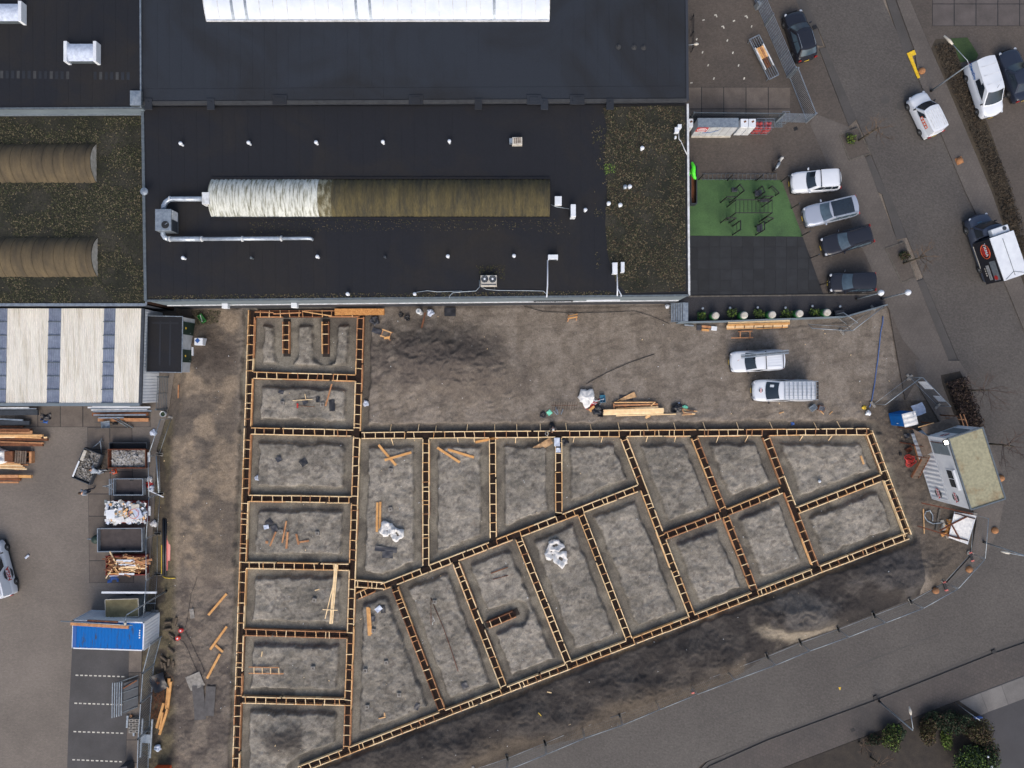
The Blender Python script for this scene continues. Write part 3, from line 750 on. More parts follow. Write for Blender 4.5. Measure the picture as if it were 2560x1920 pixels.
for q in (t(3, 0, 235, 1115), t(3, 0, 402, 240), t(3, 3, 925, 1045), t(3, 3, 1945, 650), t(3, 3, 727, 1325)):
 c = P(q); struct(MB().box((c.x, c.y, .06), (.35, .3, .1), .4), 'drain_cover', MAT['black'])
a, b = P(t(3, 3, 660, 815)), P(t(3, 3, 1490, 492)); struct(MB().bar((a.x, a.y, .012), (b.x, b.y, .012), .12, .006), 'road_joint', MAT['gutter'])
a, b = P(t(2, 3, 1760, 1240)), P(t(2, 3, 2000, 1150)); struct(MB().bar((a.x, a.y, .012), (b.x, b.y, .012), .1, .006), 'road_joint', MAT['gutter'])
# ================================================================ buildings
def wpoly(pts, z): return [(p.x, p.y) for p in PL(pts, z)]
def sheets_between(parent, name, mat, nw, ne, sw, se, n, z0, z1, gap=.004):
 """roofing sheets side by side, world corner points"""
 for i in range(n):
  a, b = i / n, (i + 1) / n
  L_ = lambda p, q, u: (p[0] + (q[0] - p[0]) * u, p[1] + (q[1] - p[1]) * u)
  q = [L_(nw, ne, a), L_(nw, ne, b), L_(sw, se, b), L_(sw, se, a)]
  q = [(q[0][0] + gap, q[0][1]), (q[1][0] - gap, q[1][1]), (q[2][0] - gap, q[2][1]), (q[3][0] + gap, q[3][1])]
  c = (sum(p[0] for p in q) / 4, sum(p[1] for p in q) / 4)
  o = MB().prism([(p[0] - c[0], p[1] - c[1]) for p in q], z0, z1 + random.uniform(0, .003)).build(name, MAT[mat], parent)
  o.location = (c[0], c[1], 0)
def scatter_leaves(name, parent, poly, zf, n, smin, smax, mats, mask=None):
 xs_ = [p[0] for p in poly]; ys_ = [p[1] for p in poly]
 X = rng.uniform(min(xs_), max(xs_), n); Y = rng.uniform(min(ys_), max(ys_), n)
 k = inpoly(X, Y, poly)
 if mask is not None: k &= mask(X, Y)
 X = X[k]; Y = Y[k]; n = len(X)
 s = rng.uniform(smin, smax, n); a = rng.uniform(0, 6.283, n); tlt = rng.uniform(-.5, .5, n)
 ux, uy = np.cos(a) * s, np.sin(a) * s; vx, vy = -np.sin(a) * s * .6, np.cos(a) * s * .6
 Z = zf(X, Y) if callable(zf) else np.full(n, zf)
 Z = Z + rng.uniform(.005, .05, n)
 vs = np.stack([np.stack([X - ux - vx, Y - uy - vy, Z - tlt * s], -1), np.stack([X + ux - vx, Y + uy - vy, Z + tlt * s], -1),
       np.stack([X + ux + vx, Y + uy + vy, Z + tlt * s + .01], -1), np.stack([X - ux + vx, Y - uy + vy, Z - tlt * s + .01], -1)], 1).reshape(-1, 3)
 me_ = bpy.data.meshes.new(name)
 me_.vertices.add(4 * n); me_.vertices.foreach_set('co', vs.ravel())
 me_.loops.add(4 * n); me_.loops.foreach_set('vertex_index', np.arange(4 * n, dtype=np.int32))
 me_.polygons.add(n); me_.polygons.foreach_set('loop_start', np.arange(0, 4 * n, 4, dtype=np.int32)); me_.polygons.foreach_set('loop_total', np.full(n, 4, dtype=np.int32))
 for m in mats: me_.materials.append(MAT[m])
 me_.polygons.foreach_set('material_index', rng.integers(0, len(mats), n).astype(np.int32))
 me_.update()
 o = bpy.data.objects.new(name, me_); COL.objects.link(o); o.parent = parent; o['kind'] = 'stuff'
 return o
def bldg(name, label, pts, zt, wallmat, roofmat, base=-.3):
 w = ccw(wpoly(pts, zt))
 c = (sum(p[0] for p in w) / len(w), sum(p[1] for p in w) / len(w))
 th = thing(name, label, 'building', (0, 0, 0))
 n = len(w)
 for i in range(n):
  a, b = Vector((*w[i], 0)), Vector((*w[(i + 1) % n], 0)); d_ = (b - a).normalized(); nn = Vector((d_.y, -d_.x, 0)) * -.1
  MB().prism([(a.x, a.y), (b.x, b.y), (b.x + nn.x, b.y + nn.y), (a.x + nn.x, a.y + nn.y)], base, zt - .12).build('wall', MAT[wallmat], th)
 MB().prism(w, zt - .118, zt).build('roof', MAT[roofmat], th)
 return th, w
ZA, ZB, ZC, ZD, ZE = 5.4, 5.9, 6.0, 4.6, 3.3
# --- main hall with black roof
ptsA = [(357, 267), (1719, 260), (1722.7, 738.5), (364.5, 752)]
hallA, wA = bldg('industrial_hall', 'long hall with black bitumen roof and mossy barrel vault beside the building site', ptsA, ZA, 'wall_blue', 'roof_black')
nwA, neA, seA, swA = [(p.x, p.y) for p in PL(ptsA, ZA)]
sheets_between(hallA, 'roof_sheet', 'roof_black', (nwA[0] + .2, nwA[1] - .1), (neA[0] - .4, neA[1] - .1), (swA[0] + .2, swA[1] + .25), (seA[0] - .4, seA[1] + .25), 42, ZA - .05, ZA + .012)
def trim(parent, a, b, z, w=.12, h=.1, mat='galv_dark', name='edge_trim'):
 return MB().bar((*a, z), (*b, z), w, h).build(name, MAT[mat], parent)
trim(hallA, swA, seA, ZA + .01, .16, .12); trim(hallA, neA, seA, ZA + .01, .16, .12, 'white_dirty'); trim(hallA, nwA, swA, ZA + .02, .22, .12)
# ledge and lower band on the south wall, sign
sv = Vector((seA[0] - swA[0], seA[1] - swA[1], 0)).normalized(); sn = Vector((sv.y, -sv.x, 0))
ww = lambda u, off, z: Vector((swA[0], swA[1], 0)) + sv * u + sn * off + Vector((0, 0, z))
LA = math.hypot(seA[0] - swA[0], seA[1] - swA[1])
MB().bar(ww(.2, .03, 2.3), ww(LA - .1, .03, 2.3), .1, .12).build('wall_ledge', MAT['white_dirty'], hallA)
MB().bar(ww(.2, .015, 1.0), ww(LA - .1, .015, 1.0), .05, 2.2).build('plinth_band', MAT['wall_dark'], hallA)
MB().bar(ww(31.2, .06, 2.75), ww(34.5, .06, 2.75), .05, .5).build('sign_board', MAT['wall_dark'], hallA)
text('PHYSICAL FITNESS', .36, MAT['white'], hallA, ww(32.85, .095, 2.75), (R(90), 0, math.atan2(sv.y, sv.x)))
MB().bar(ww(35.6, .07, 3.1), ww(38.4, .07, 3.1), .12, .12).build('strip_light', MAT['white'], hallA)
# hopper heads under the roof edge
for px_, tx in ((570, 'left'), (742, 'right')):
 q = P((px_ - 4, 770), 3.0); MB().box((q.x, ww((q - ww(0, 0, 3)).dot(sv), .22, 3).y, 3.1), (.5, .42, .5)).build('rain_hopper', MAT['white'], hallA, bevel=.03)
# barrel vault
def barrel(parent, x0, x1, yc, half, rise, zb, pitch, amp, mats, name='barrel_sheet', sheet=1.0, ang0=0.0, period=.25):
 n = max(1, round((x1 - x0) / sheet)); out = []
 Rr = (half * half + rise * rise) / (2 * rise); th = math.asin(min(1, half / Rr))
 for i in range(n):
  a = x0 + (x1 - x0) * i / n; b = x0 + (x1 - x0) * (i + 1) / n; b -= .008
  m_ = max(2, int((b - a) / period * 6)); rows = []
  for k in range(15):
   f = -th + 2 * th * k / 14
   row = []
   for q in range(m_ + 1):
    x = a + (b - a) * q / m_
    rr = Rr + amp * math.sin(2 * math.pi * (x - x0) / period) + (.02 if i % 2 else 0)
    row.append((x - a, rr * math.sin(f), zb - (Rr - rise) + rr * math.cos(f)))
   rows.append(row)
  mt = mats((i + .5) / n) if callable(mats) else mats
  o = MB().grid(rows).build(name, MAT[mt], parent, smooth=True); o.location = (a, yc, 0)
  out.append(o)
 # closed ends
 for x, s_ in ((x0, -1), (x1, 1)):
  prof = [(x + s_ * .01, yc + Rr * .985 * math.sin(-th + 2 * th * k / 14), zb - (Rr - rise) + Rr * .985 * math.cos(-th + 2 * th * k / 14)) for k in range(15)]
  MB().add(prof, [tuple(range(15))]).build('end_wall', MAT['off_white'], parent)
 return out
b0 = P((529, 448), ZA); b1 = P((1374, 544), ZA)
barrel(hallA, b0.x, b1.x, (b0.y + b1.y) / 2, (b0.y - b1.y) / 2, .75, ZA, 1, .032, lambda u: 'barrel_white' if u < .31 else 'barrel_mix' if u < .35 else 'barrel_moss', period=.36, sheet=1.08)
for yy in (b0.y + .06, b1.y - .06): MB().bar((b0.x, yy, ZA + .06), (b1.x, yy, ZA + .06), .14, .14).build('barrel_curb', MAT['roof_black'], hallA)
# moss and leaf litter on the right end of the roof
mossA = wpoly([(1508, 268), (1712, 264), (1714, 728), (1566, 733), (1540, 705), (1520, 640), (1513, 560), (1518, 470), (1512, 380), (1517, 320)], ZA + .03)
MB().prism(mossA, ZA - .01, ZA + .03).build('moss_bed', MAT['moss_roof'], hallA)
scatter_leaves('leaf_litter', hallA, mossA, ZA + .03, 24000, .025, .06, ['leaf_a', 'hedge', 'moss_dark', 'moss_dark', 'leaf_b'], lambda X_, Y_: rng.random(X_.shape) < .15 + 1.3 * sstep(.38, .62, fbm(X_ * .9, Y_ * .9, 3, 7)))
scatter_leaves('roof_moss', hallA, wpoly([(370, 738), (1520, 727), (1560, 738), (370, 751)], ZA), ZA + .02, 2600, .02, .05, ['leaf_b', 'barrel_moss', 'leaf_a'])
scatter_leaves('roof_moss', hallA, wpoly([(620, 550), (1400, 547), (1430, 590), (1300, 575), (800, 580), (630, 600)], ZA), ZA + .02, 1100, .02, .045, ['leaf_b', 'barrel_moss', 'leaf_a'])
scatter_leaves('roof_moss', hallA, wpoly([(1190, 665), (1262, 660), (1262, 700), (1200, 690)], ZA), ZA + .02, 260, .02, .05, ['leaf_b', 'barrel_moss'])
scatter_leaves('roof_moss', hallA, wpoly([(1508, 412), (1535, 408), (1540, 430), (1512, 438)], ZA), ZA + .04, 160, .03, .06, ['leaf_lime', 'leaf_green'])
scatter_leaves('roof_moss', hallA, wpoly([(1478, 270), (1520, 270), (1525, 700), (1490, 690)], ZA), ZA + .02, 1500, .02, .05, ['leaf_a', 'leaf_b', 'moss_dark'], lambda X_, Y_: rng.random(X_.shape) < sstep(.45, .65, fbm(X_ * 1.2, Y_ * .8, 3, 4)))
# --- upper hall
ptsB = [(354.5, -260), (1714, -260), (1718.5, 251), (354.5, 258)]
hallB, wB = bldg('upper_hall', 'upper hall with grey bitumen roof and long white rooflight', ptsB, ZB, 'wall_dark', 'roof_grey')
nwB, neB, seB, swB = [(p.x, p.y) for p in PL(ptsB, ZB)]
sheets_between(hallB, 'roof_sheet', 'roof_grey', (nwB[0] + .3, nwB[1]), (neB[0] - .5, neB[1]), (swB[0] + .3, swB[1] + 1.15), (seB[0] - .5, seB[1] + 1.15), 45, ZB - .05, ZB + .012)
sheets_between(hallB, 'edge_sheet', 'roof_grey', (swB[0] + .3, swB[1] + 1.13), (seB[0] - .5, seB[1] + 1.13), (swB[0] + .3, swB[1] + .2), (seB[0] - .5, seB[1] + .2), 18, ZB - .05, ZB + .02)
trim(hallB, swB, seB, ZB + .01, .26, .1, 'flashing', 'flashing'); trim(hallB, seB, neB, ZB + .01, .2, .12, 'wall_dark')
for x_ in (700, 1040, 1335, 1443):
 q = P((x_, 247), ZB); MB().box((q.x, q.y - .1, ZB + .05), (1.15, .75, .1)).box((q.x, q.y - .1, ZB + .115), (.75, .4, .03)).build('drain_box', MAT['roof_grey'], hallB, bevel=.03)
for x_ in (372, 528, 1196, 1361, 1525):
 q = P((x_, 256), ZB); MB().box((q.x, q.y - .15, ZB + .03), (.6, .9, .12)).cyl((q.x, q.y, ZB + .09), .07, .05, 10).build('overflow_outlet', MAT['roof_grey'], hallB, bevel=.02)
r0 = P((517, 52), ZB); r1 = P((1373, 49), ZB)
half = 2.6
n_ = 25
barrel(hallB, r0.x, r1.x, r0.y + half, half, .8, ZB + .05, 1, 0.0, 'rooflight', name='rooflight_panel', sheet=(r1.x - r0.x) / n_, period=1.2)
Rr = (half * half + .8 * .8) / 1.6; th_ = math.asin(half / Rr)
for k in range(n_ + 1):
 x = r0.x + (r1.x - r0.x) * k / n_
 wide = k in (2, 3, 11, 12, 21)
 mb = MB()
 pr = [(x, r0.y + half + Rr * math.sin(-th_ + 2 * th_ * q / 14), ZB + .05 - (Rr - .8) + Rr * math.cos(-th_ + 2 * th_ * q / 14) + .02) for q in range(15)]
 for a, b in zip(pr, pr[1:]): mb.bar(a, b, .2 if wide else .05, .04)
 mb.build('glazing_bar', MAT['galv' if wide else 'white_dirty'], hallB)
MB().bar((r0.x, r0.y - .04, ZB + .08), (r1.x, r0.y - .04, ZB + .08), .1, .12).build('rooflight_curb', MAT['white_dirty'], hallB)
# --- neighbour hall top left
ptsC = [(-420, -260), (350.5, -260), (353, 270), (-420, 274)]
hallC, wC = bldg('neighbour_hall', 'top left hall with black roof, two skylights and pale wall above the mossy roof', ptsC, ZC, 'wall_blue', 'roof_black')
nwC, neC, seC, swC = [(p.x, p.y) for p in PL(ptsC, ZC)]
sheets_between(hallC, 'roof_sheet', 'roof_black', (nwC[0], nwC[1]), (neC[0] - .12, neC[1]), (swC[0], swC[1] + .3), (seC[0] - .12, seC[1] + .3), 26, ZC - .05, ZC + .012)
trim(hallC, neC, seC, ZC + .02, .1, .14, 'galv'); trim(hallC, swC, seC, ZC + .01, .14, .12, 'galv_dark')
MB().bar((swC[0], swC[1] - .05, ZD + .15), (seC[0], seC[1] - .05, ZD + .15), .08, .1).build('wall_ledge', MAT['galv'], hallC)
for k in range(24):
 if 13 <= k <= 16: continue
 c = P(t(0, 0, 15 + 47.5 * k, 643 + k * .6), ZC + .02)
 MB().box((c.x, c.y, ZC + .018), (.24, .6, .008)).build('roof_patch', MAT['roof_grey' if k % 3 else 'flashing'], hallC)
for k, (xa, xb, ya, yb2, two) in enumerate(((0, 165, 25, 175, 0), (580, 812, 372, 522, 1))):
 zt = ZC + .55
 a = P(t(0, 0, xa, ya), zt); b = P(t(0, 0, xb, yb2), zt)
 if not two: a.x -= 2.5
 sk = thing('roof_skylight', ('bluish skylight with a white end bar cut off by the left picture edge', 'bluish skylight between two white end bars on the top left roof')[k], 'skylight', ((a.x + b.x) / 2, (a.y + b.y) / 2, ZC + .012), 0, 'skylights on the top left roof')
 w_, h_ = (b.x - a.x), abs(a.y - b.y)
 MB().box((0, 0, .2), (w_, h_, .4)).build('curb', MAT['teal' if 0 else 'galv_dark'], sk)
 rows = [[(-w_ / 2 + w_ * q / 6, -h_ / 2 + h_ * r_ / 8, .4 + .22 * math.sin(math.pi * r_ / 8) + .01 * (q % 2)) for q in range(7)] for r_ in range(9)]
 MB().grid(rows).build('dome', MAT['foil'], sk, smooth=True)
 MB().box((w_ / 2 + .1, 0, .32), (.26, h_ * 1.18, .64)).build('end_bar', MAT['white'], sk, bevel=.02)
 if two: MB().box((-w_ / 2 - .1, 0, .32), (.26, h_ * 1.18, .64)).build('end_bar', MAT['white'], sk, bevel=.02)
a = P(t(0, 0, 1120, 780), ZC + .3); b = P(t(0, 0, 1216, 908), ZC + .3)
hx = thing('roof_hatch', 'square pale blue roof hatch at the corner of the top left roof', 'hatch', ((a.x + b.x) / 2, (a.y + b.y) / 2, ZC + .012))
w_, h_ = b.x - a.x, a.y - b.y
MB().box((0, 0, .12), (w_, h_, .24)).build('curb', MAT['galv_dark'], hx)
MB().add([(-w_ / 2, -h_ / 2, .24), (w_ / 2, -h_ / 2, .24), (w_ / 2, h_ / 2, .24), (-w_ / 2, h_ / 2, .24), (0, 0, .34)], [(0, 1, 4), (1, 2, 4), (2, 3, 4), (3, 0, 4)]).build('lid', MAT['galv'], hx)
# --- mossy flat roof, left
xr = -29.74
ptsD = [(-420, 280), (366, 280), (366, 762), (-420, 764)]
hallD = thing('mossy_annex', 'left flat roof building covered in moss with two brown barrel vaults', 'building', (0, 0, 0))
yN, yS = 21.85, P((0, 762), ZD).y
for a, b, m_ in (((-60, yS), (xr, yS), 'wall_dark'), ((xr, yS), (xr, yN), 'wall_brick')):
 av, bv = Vector((*a, 0)), Vector((*b, 0)); dd = (bv - av).normalized(); nn = Vector((-dd.y, dd.x, 0)) * .1
 MB().prism([a, b, (b[0] + nn.x, b[1] + nn.y), (a[0] + nn.x, a[1] + nn.y)], -.3, ZD - .12).build('wall', MAT[m_], hallD)
polyD = [(-60, yS), (xr, yS), (xr, yN), (-60, yN)]
MB().prism(polyD, ZD - .118, ZD).build('roof', MAT['moss_roof'], hallD)
scatter_leaves('leaf_litter', hallD, [(-42, yS + .1), (xr - .05, yS + .1), (xr - .05, yN - .1), (-42, yN - .1)], ZD, 42000, .025, .06, ['leaf_a', 'leaf_b', 'moss_dark', 'moss_dark', 'leaf_b'], lambda X_, Y_: rng.random(X_.shape) < .1 + 1.3 * sstep(.38, .62, fbm(X_ * .6, Y_ * .6, 4, 8)))
trim(hallD, (-60, yS), (xr, yS), ZD + .03, .22, .12, 'galv'); trim(hallD, (xr, yS), (xr, yN), ZD + .03, .12, .1, 'galv')
for ya, yb2, xe in ((360, 457, 241), (594, 692.5, 244)):
 a = P((xe, ya), ZD); b = P((xe, yb2), ZD)
 barrel(hallD, -48, a.x, (a.y + b.y) / 2, (a.y - b.y) / 2, .85, ZD, 1, .02, 'barrel_brown', sheet=.43, period=.43)
# --- cream corrugated shed
shed = thing('corrugated_shed', 'shed with stained cream corrugated roof and two blue translucent strips', 'building', (0, 0, 0))
zN, zS = 3.5, 3.1
ne_ = P((353, 771), zN); se_ = P((346, 1008), zS)
skx = (se_.x - ne_.x) / (se_.y - ne_.y)
def shed_sheet(name, mat, xa, xb, y0, y1):
 """xa,xb at the north edge (world), corrugated along y, y0>y1"""
 per = .178; n = max(6, int((xb - xa) / per * 8)); rows = []
 for y in (y0, y1):
  f = (y - ne_.y) / (se_.y - ne_.y); zz = zN + (zS - zN) * f; sh = skx * (y - ne_.y)
  rows.append([(xa + (xb - xa) * k / n + sh - xa, y - y0, zz + .032 * math.sin(2 * math.pi * (xa + (xb - xa) * k / n) / per)) for k in range(n + 1)])
 o = MB().grid(rows[::-1]).build(name, MAT[mat], shed, smooth=True); o.location = (xa, y0, 0)
 return o
X = lambda p: P((p, 771), zN).x
yT, yB = ne_.y, se_.y
for lo_, hi_, n in ((-130, -12, 4), (18, 122, 4), (153, 259.5, 4), (289.5, 353, 2)):
 for k in range(n):
  xa, xb = X(lo_ + (hi_ - lo_) * k / n), X(lo_ + (hi_ - lo_) * (k + 1) / n)
  shed_sheet('roof_sheet', 'cream', xa + .005, xb + .02, yT, (yT + yB) / 2 - .05); o = shed_sheet('roof_sheet', 'cream', xa + .005, xb + .02, (yT + yB) / 2 + .05, yB); o.location.z = -.02
for lo_, hi_ in ((-12, 18), (122, 153), (259.5, 289.5)):
 nr = 7
 for r_ in range(nr):
  y0 = yT + (yB - yT) * r_ / nr; y1 = yT + (yB - yT) * (r_ + 1) / nr
  shed_sheet('rooflight_sheet', 'blue_sheet', X(lo_) + .02, X(hi_), y0, y1 + .05)
  f = (r_ + 1) / nr
  MB().bar((X(lo_) + skx * (y1 - yT), y1 + .02, zN + (zS - zN) * f + .04), (X(hi_) + skx * (y1 - yT), y1 + .02, zN + (zS - zN) * f + .04), .07, .05).build('sheet_lap', MAT['galv_dark'], shed)
MB().prism([(-60, yB), (se_.x, yB), (ne_.x, yT), (-60, yT)], [zS - .14, zS - .14, zN - .14, zN - .14], [zS - .06, zS - .06, zN - .06, zN - .06]).build('roof_deck', MAT['steel_dark'], shed)
MB().bar((-60, yB - .12, zS - .05), (se_.x + .1, yB - .12, zS - .05), .24, .16).build('gutter', MAT['wall_blue'], shed)
MB().bar((ne_.x + .14, yT, zN - .05), (se_.x + .14, yB - .1, zS - .05), .26, .14).build('gutter', MAT['steel_dark'], shed)
# white ribbed east wall, south wall
rows = []
for zz in (-.2, 3.05):
 rows.append([(ne_.x + (se_.x - ne_.x) * k / 120 + .02 + .02 * (1 if (k // 2) % 2 else 0), yT + (yB - yT) * k / 120, zz) for k in range(121)])
MB().grid(rows).build('wall', MAT['white'], shed)
MB().prism([(-60, yB + .05), (se_.x, yB + .05), (se_.x, yB + .15), (-60, yB + .15)], -.2, zS - .15).build('wall', MAT['steel_dark'], shed)

# ================================================================ roof equipment
def roofbox(name, label, cat, pa, pb, h, mat, group=None, zb=ZA + .015, rz=0.0):
 """unit whose top covers the photo rectangle pa..pb"""
 a = P(pa, zb + h); b = P(pb, zb + h)
 th = thing(name, label, cat, ((a.x + b.x) / 2, (a.y + b.y) / 2, zb), rz, group)
 th['w'] = 0
 del th['w']
 return th, b.x - a.x, a.y - b.y
def fan(parent, x, y, z, r, mats=('black', 'galv', 'white')):
 MB().cyl((x, y, z), r, .012, 20).build('fan_opening', MAT[mats[0]], parent)
 mb = MB()
 for k in range(3):
  rr = r * (k + 1) / 3
  mb.tube([(x + rr * math.cos(q * .3142), y + rr * math.sin(q * .3142), z + .03) for q in range(21)], .008, 5, cap=False)
 for k in range(10):
  mb.bar((x, y, z + .03), (x + r * math.cos(k * .628), y + r * math.sin(k * .628), z + .03), .01, .01)
 mb.build('fan_guard', MAT[mats[1]], parent)
 MB().cyl((x, y, z + .02), r * .28, .03, 14).build('fan_hub', MAT[mats[2]], parent)
vk = 0
for (q, sz, mt) in ((t(0, 0, 1557, 1237), .13, 'white'), (t(0, 0, 2145, 1230), .13, 'white'), (t(1, 0, 517, 1227), .13, 'white'), (t(1, 0, 1095, 1223), .13, 'white'), (t(1, 0, 1670, 1217), .12, 'white'),
     (t(0, 1, 1578, 568), .13, 'white'), (t(0, 1, 2168, 568), .09, 'galv_dark'), (t(1, 1, 528, 557), .13, 'white'), (t(1, 1, 1113, 560), .1, 'steel_dark'), (t(1, 1, 1657, 554), .13, 'white'), (t(2, 1, 17, 550), .13, 'white'),
     (t(1, 1, 790, 880), .13, 'white'), (t(1, 1, 1370, 880), .12, 'white'), (t(2, 1, 635, 152), .13, 'white'), (t(2, 1, 837, 97), .14, 'white'), (t(2, 1, 937, 110), .14, 'white'),
     (t(2, 0, 1127, 1277), .14, 'white'), (t(2, 0, 1020, 1610), .14, 'white'), (t(2, 0, 980, 1612), .15, 'galv')):
 c = P(q, ZA + .5)
 MB().cyl((c.x, c.y, ZA), sz * .75, .5, 14).lathe((c.x, c.y, ZA + .42), [(sz * 1.15, 0), (sz * 1.2, .05), (sz * .9, .11), (sz * .2, .14)], 14).build('vent_pipe', MAT[mt], hallA, auto=40)
for q in (t(2, 0, 923, 396), t(2, 0, 1058, 400), t(2, 0, 1142, 402)):
 c = P(q, ZB + .2); MB().lathe((c.x, c.y, ZB), [(.22, 0), (.2, .05), (.09, .07), (.08, .2)], 14).build('vent_pipe', MAT['flashing'], hallB, auto=40)
# extract duct system
dz = ZA + .55
dk = thing('extract_duct', 'galvanised air duct looping from the barrel vault round a steel fan box', 'duct', (P((395, 575), ZA).x, P((395, 575), ZA).y, ZA + .015))
off = Vector(dk.location)
loc = lambda p, z: P(p, z) - off
pts1 = [loc(t(0, 1, *q), dz) for q in ((1760, 60), (1600, 60), (1500, 60), (1462, 66), (1432, 88), (1416, 120), (1412, 150))]
MB().tube(pts1, .2, 14).build('duct_run', MAT['duct'], dk, smooth=True)
p2 = [loc(t(0, 1, *q), dz) for q in ((1408, 330), (1410, 370), (1425, 394), (1455, 406))]
MB().tube(p2, .19, 14).build('duct_bend', MAT['duct'], dk, smooth=True)
MB().tube([loc(t(0, 1, 1452, 406), dz), loc(t(0, 1, 1745, 406), dz)], .2, 14).build('duct_run', MAT['duct'], dk, smooth=True)
MB().tube([loc(t(0, 1, 1740, 406), dz), loc(t(1, 1, 220, 402), dz)], .16, 14).build('duct_run', MAT['duct'], dk, smooth=True)
MB().tube([loc(t(1, 1, 218, 402), dz), loc(t(1, 1, 440, 400), dz), loc(t(1, 1, 470, 402), dz), loc(t(1, 1, 490, 412), dz - .2)], .13, 14).build('duct_run', MAT['duct'], dk, smooth=True)
for q in (t(0, 1, 1745, 406), t(0, 1, 2095, 405), t(1, 1, 220, 402), t(0, 1, 1470, 406), t(0, 1, 1470, 60)):
 c = loc(q, dz); MB().tube([c - Vector((.05, 0, 0)), c + Vector((.05, 0, 0))], .225, 14).build('duct_collar', MAT['white_dirty'], dk, smooth=True)
 MB().box((c.x, c.y, (dz - ZA) / 2 - .15), (.06, .06, .55)).build('duct_foot', MAT['galv_dark'], dk)
a = loc(t(0, 1, 1340, 147), ZA + 1.3); b = loc(t(0, 1, 1478, 333), ZA + 1.3)
MB().box(((a.x + b.x) / 2, (a.y + b.y) / 2, .68), (b.x - a.x, a.y - b.y, 1.22)).build('fan_box', MAT['galv'], dk, bevel=.02)
MB().box((b.x + .012, (a.y + b.y) / 2 + .45, .7), (.03, .7, .9)).build('access_panel', MAT['white_dirty'], dk)
MB().box((b.x + .012, (a.y + b.y) / 2 - .4, .7), (.03, .85, .9)).build('inlet_grille', MAT['steel_dark'], dk)
c = loc(t(0, 1, 1428, 283), ZA + 1.3); MB().lathe((c.x, c.y, 1.29), [(.3, 0), (.3, .02), (.28, .03)], 20).build('fan_opening', MAT['black'], dk)
MB().bar((c.x, c.y, 1.34), (c.x + .2, c.y + .15, 1.34), .04, .03).build('fan_motor', MAT['galv'], dk)
a = loc(t(0, 1, 1745, 2), ZA + .8); b = loc(t(0, 1, 1808, 105), ZA + .8)
MB().box(((a.x + b.x) / 2, (a.y + b.y) / 2, .42), (b.x - a.x, a.y - b.y, .78)).build('inlet_box', MAT['white_dirty'], dk, bevel=.02)
# flue by the left roof edge
c = P(t(0, 1, 1305, 20), ZA)
fl = thing('flue_cowl', 'small galvanised flue with round cowl at the left edge of the black roof', 'flue', (c.x - .1, c.y, ZA + .015))
MB().tube([(-.35, .35, .15), (-.3, .1, .5), (0, 0, .6), (.1, -.05, .8)], .13, 12).build('flue_pipe', MAT['duct'], fl, smooth=True)
MB().lathe((0, 0, .7), [(.18, 0), (.3, .06), (.3, .16), (.12, .24)], 16).build('cowl', MAT['galv'], fl, auto=40)
# twin fan condenser
u, w_, h_ = roofbox('condenser_unit', 'twin fan condenser lying near the front edge of the black roof', 'air conditioner', t(1, 1, 1940, 718), t(1, 1, 2080, 812), .6, 'white')
MB().box((0, 0, .3), (w_, h_, .5)).build('casing', MAT['off_white'], u, bevel=.02)
for s_ in (-1, 1): fan(u, s_ * w_ * .245, h_ * .15, .555, h_ * .33)
MB().box((0, -h_ * .36, .56), (w_ * .9, .08, .03)).build('vent_slot', MAT['steel_dark'], u)
for s_ in (-1, 1): MB().box((s_ * w_ * .35, -h_ * .3, .03), (.07, h_ * .9, .08)).build('foot', MAT['steel_dark'], u)
for nm, lab, pa, pb, hh in (('ac_unit', 'white air conditioner box on a dark pad beside the right end of the barrel vault', t(2, 1, 370, 35), t(2, 1, 430, 112), .45),
       ('ac_unit', 'tall white air conditioner standing right of the barrel vault with a grille on its side', t(2, 1, 508, 105), t(2, 1, 552, 212), 1.0),
       ('ac_unit', 'wide low white air conditioner with a white cable duct running down to the front wall', t(2, 1, 312, 540), t(2, 1, 398, 582), .55),
       ('ac_unit', 'left one of the two white air conditioners standing side by side on the leafy roof', t(2, 1, 868, 608), t(2, 1, 912, 706), .6),
       ('ac_unit', 'right one of the two white air conditioners standing side by side on the leafy roof', t(2, 1, 942, 604), t(2, 1, 973, 692), .6),
       ('ac_unit', 'white air conditioner box near the top right edge of the leafy roof', t(2, 0, 1407, 1098), t(2, 0, 1445, 1142), .5)):
 u, w_, h_ = roofbox(nm, lab, 'air conditioner', pa, pb, hh, 'white', 'air conditioners on the hall roof')
 MB().box((0, 0, hh / 2 + .03), (w_, h_, hh - .06)).build('casing', MAT['white'], u, bevel=.025)
 hz_ = h_ > w_
 if hz_: MB().box((-w_ / 2 - .006, 0, hh / 2), (.02, h_ * .8, hh * .6)).build('grille', MAT['steel_dark'], u)
 else: MB().box((0, -h_ / 2 - .006, hh / 2), (w_ * .8, .02, hh * .6)).build('grille', MAT['steel_dark'], u)
 for s_ in (-1, 1):
  MB().box((s_ * w_ * .3 * (not hz_), s_ * h_ * .3 * hz_, .03), (.08 if not hz_ else w_ * 1.15, h_ * 1.15 if not hz_ else .08, .06)).build('foot', MAT['steel_dark'], u)
c = P(t(2, 0, 1448, 1092), ZA + .5); MB().box((c.x, c.y, ZA + .3), (.3, .3, .56)).solo('junction_cabinet', MAT['white'], 'small tilted white cabinet touching the air conditioner at the top right roof edge', 'cabinet', bevel=.02)
c = P(t(2, 0, 1415, 1183), ZA + .3); MB().box((c.x, c.y, ZA + .16), (.14, .18, .3)).solo('junction_cabinet', MAT['white'], 'tiny white box below the air conditioner at the top right roof edge', 'cabinet', bevel=.02)
c = P(t(2, 0, 45, 1215), ZA + .5)
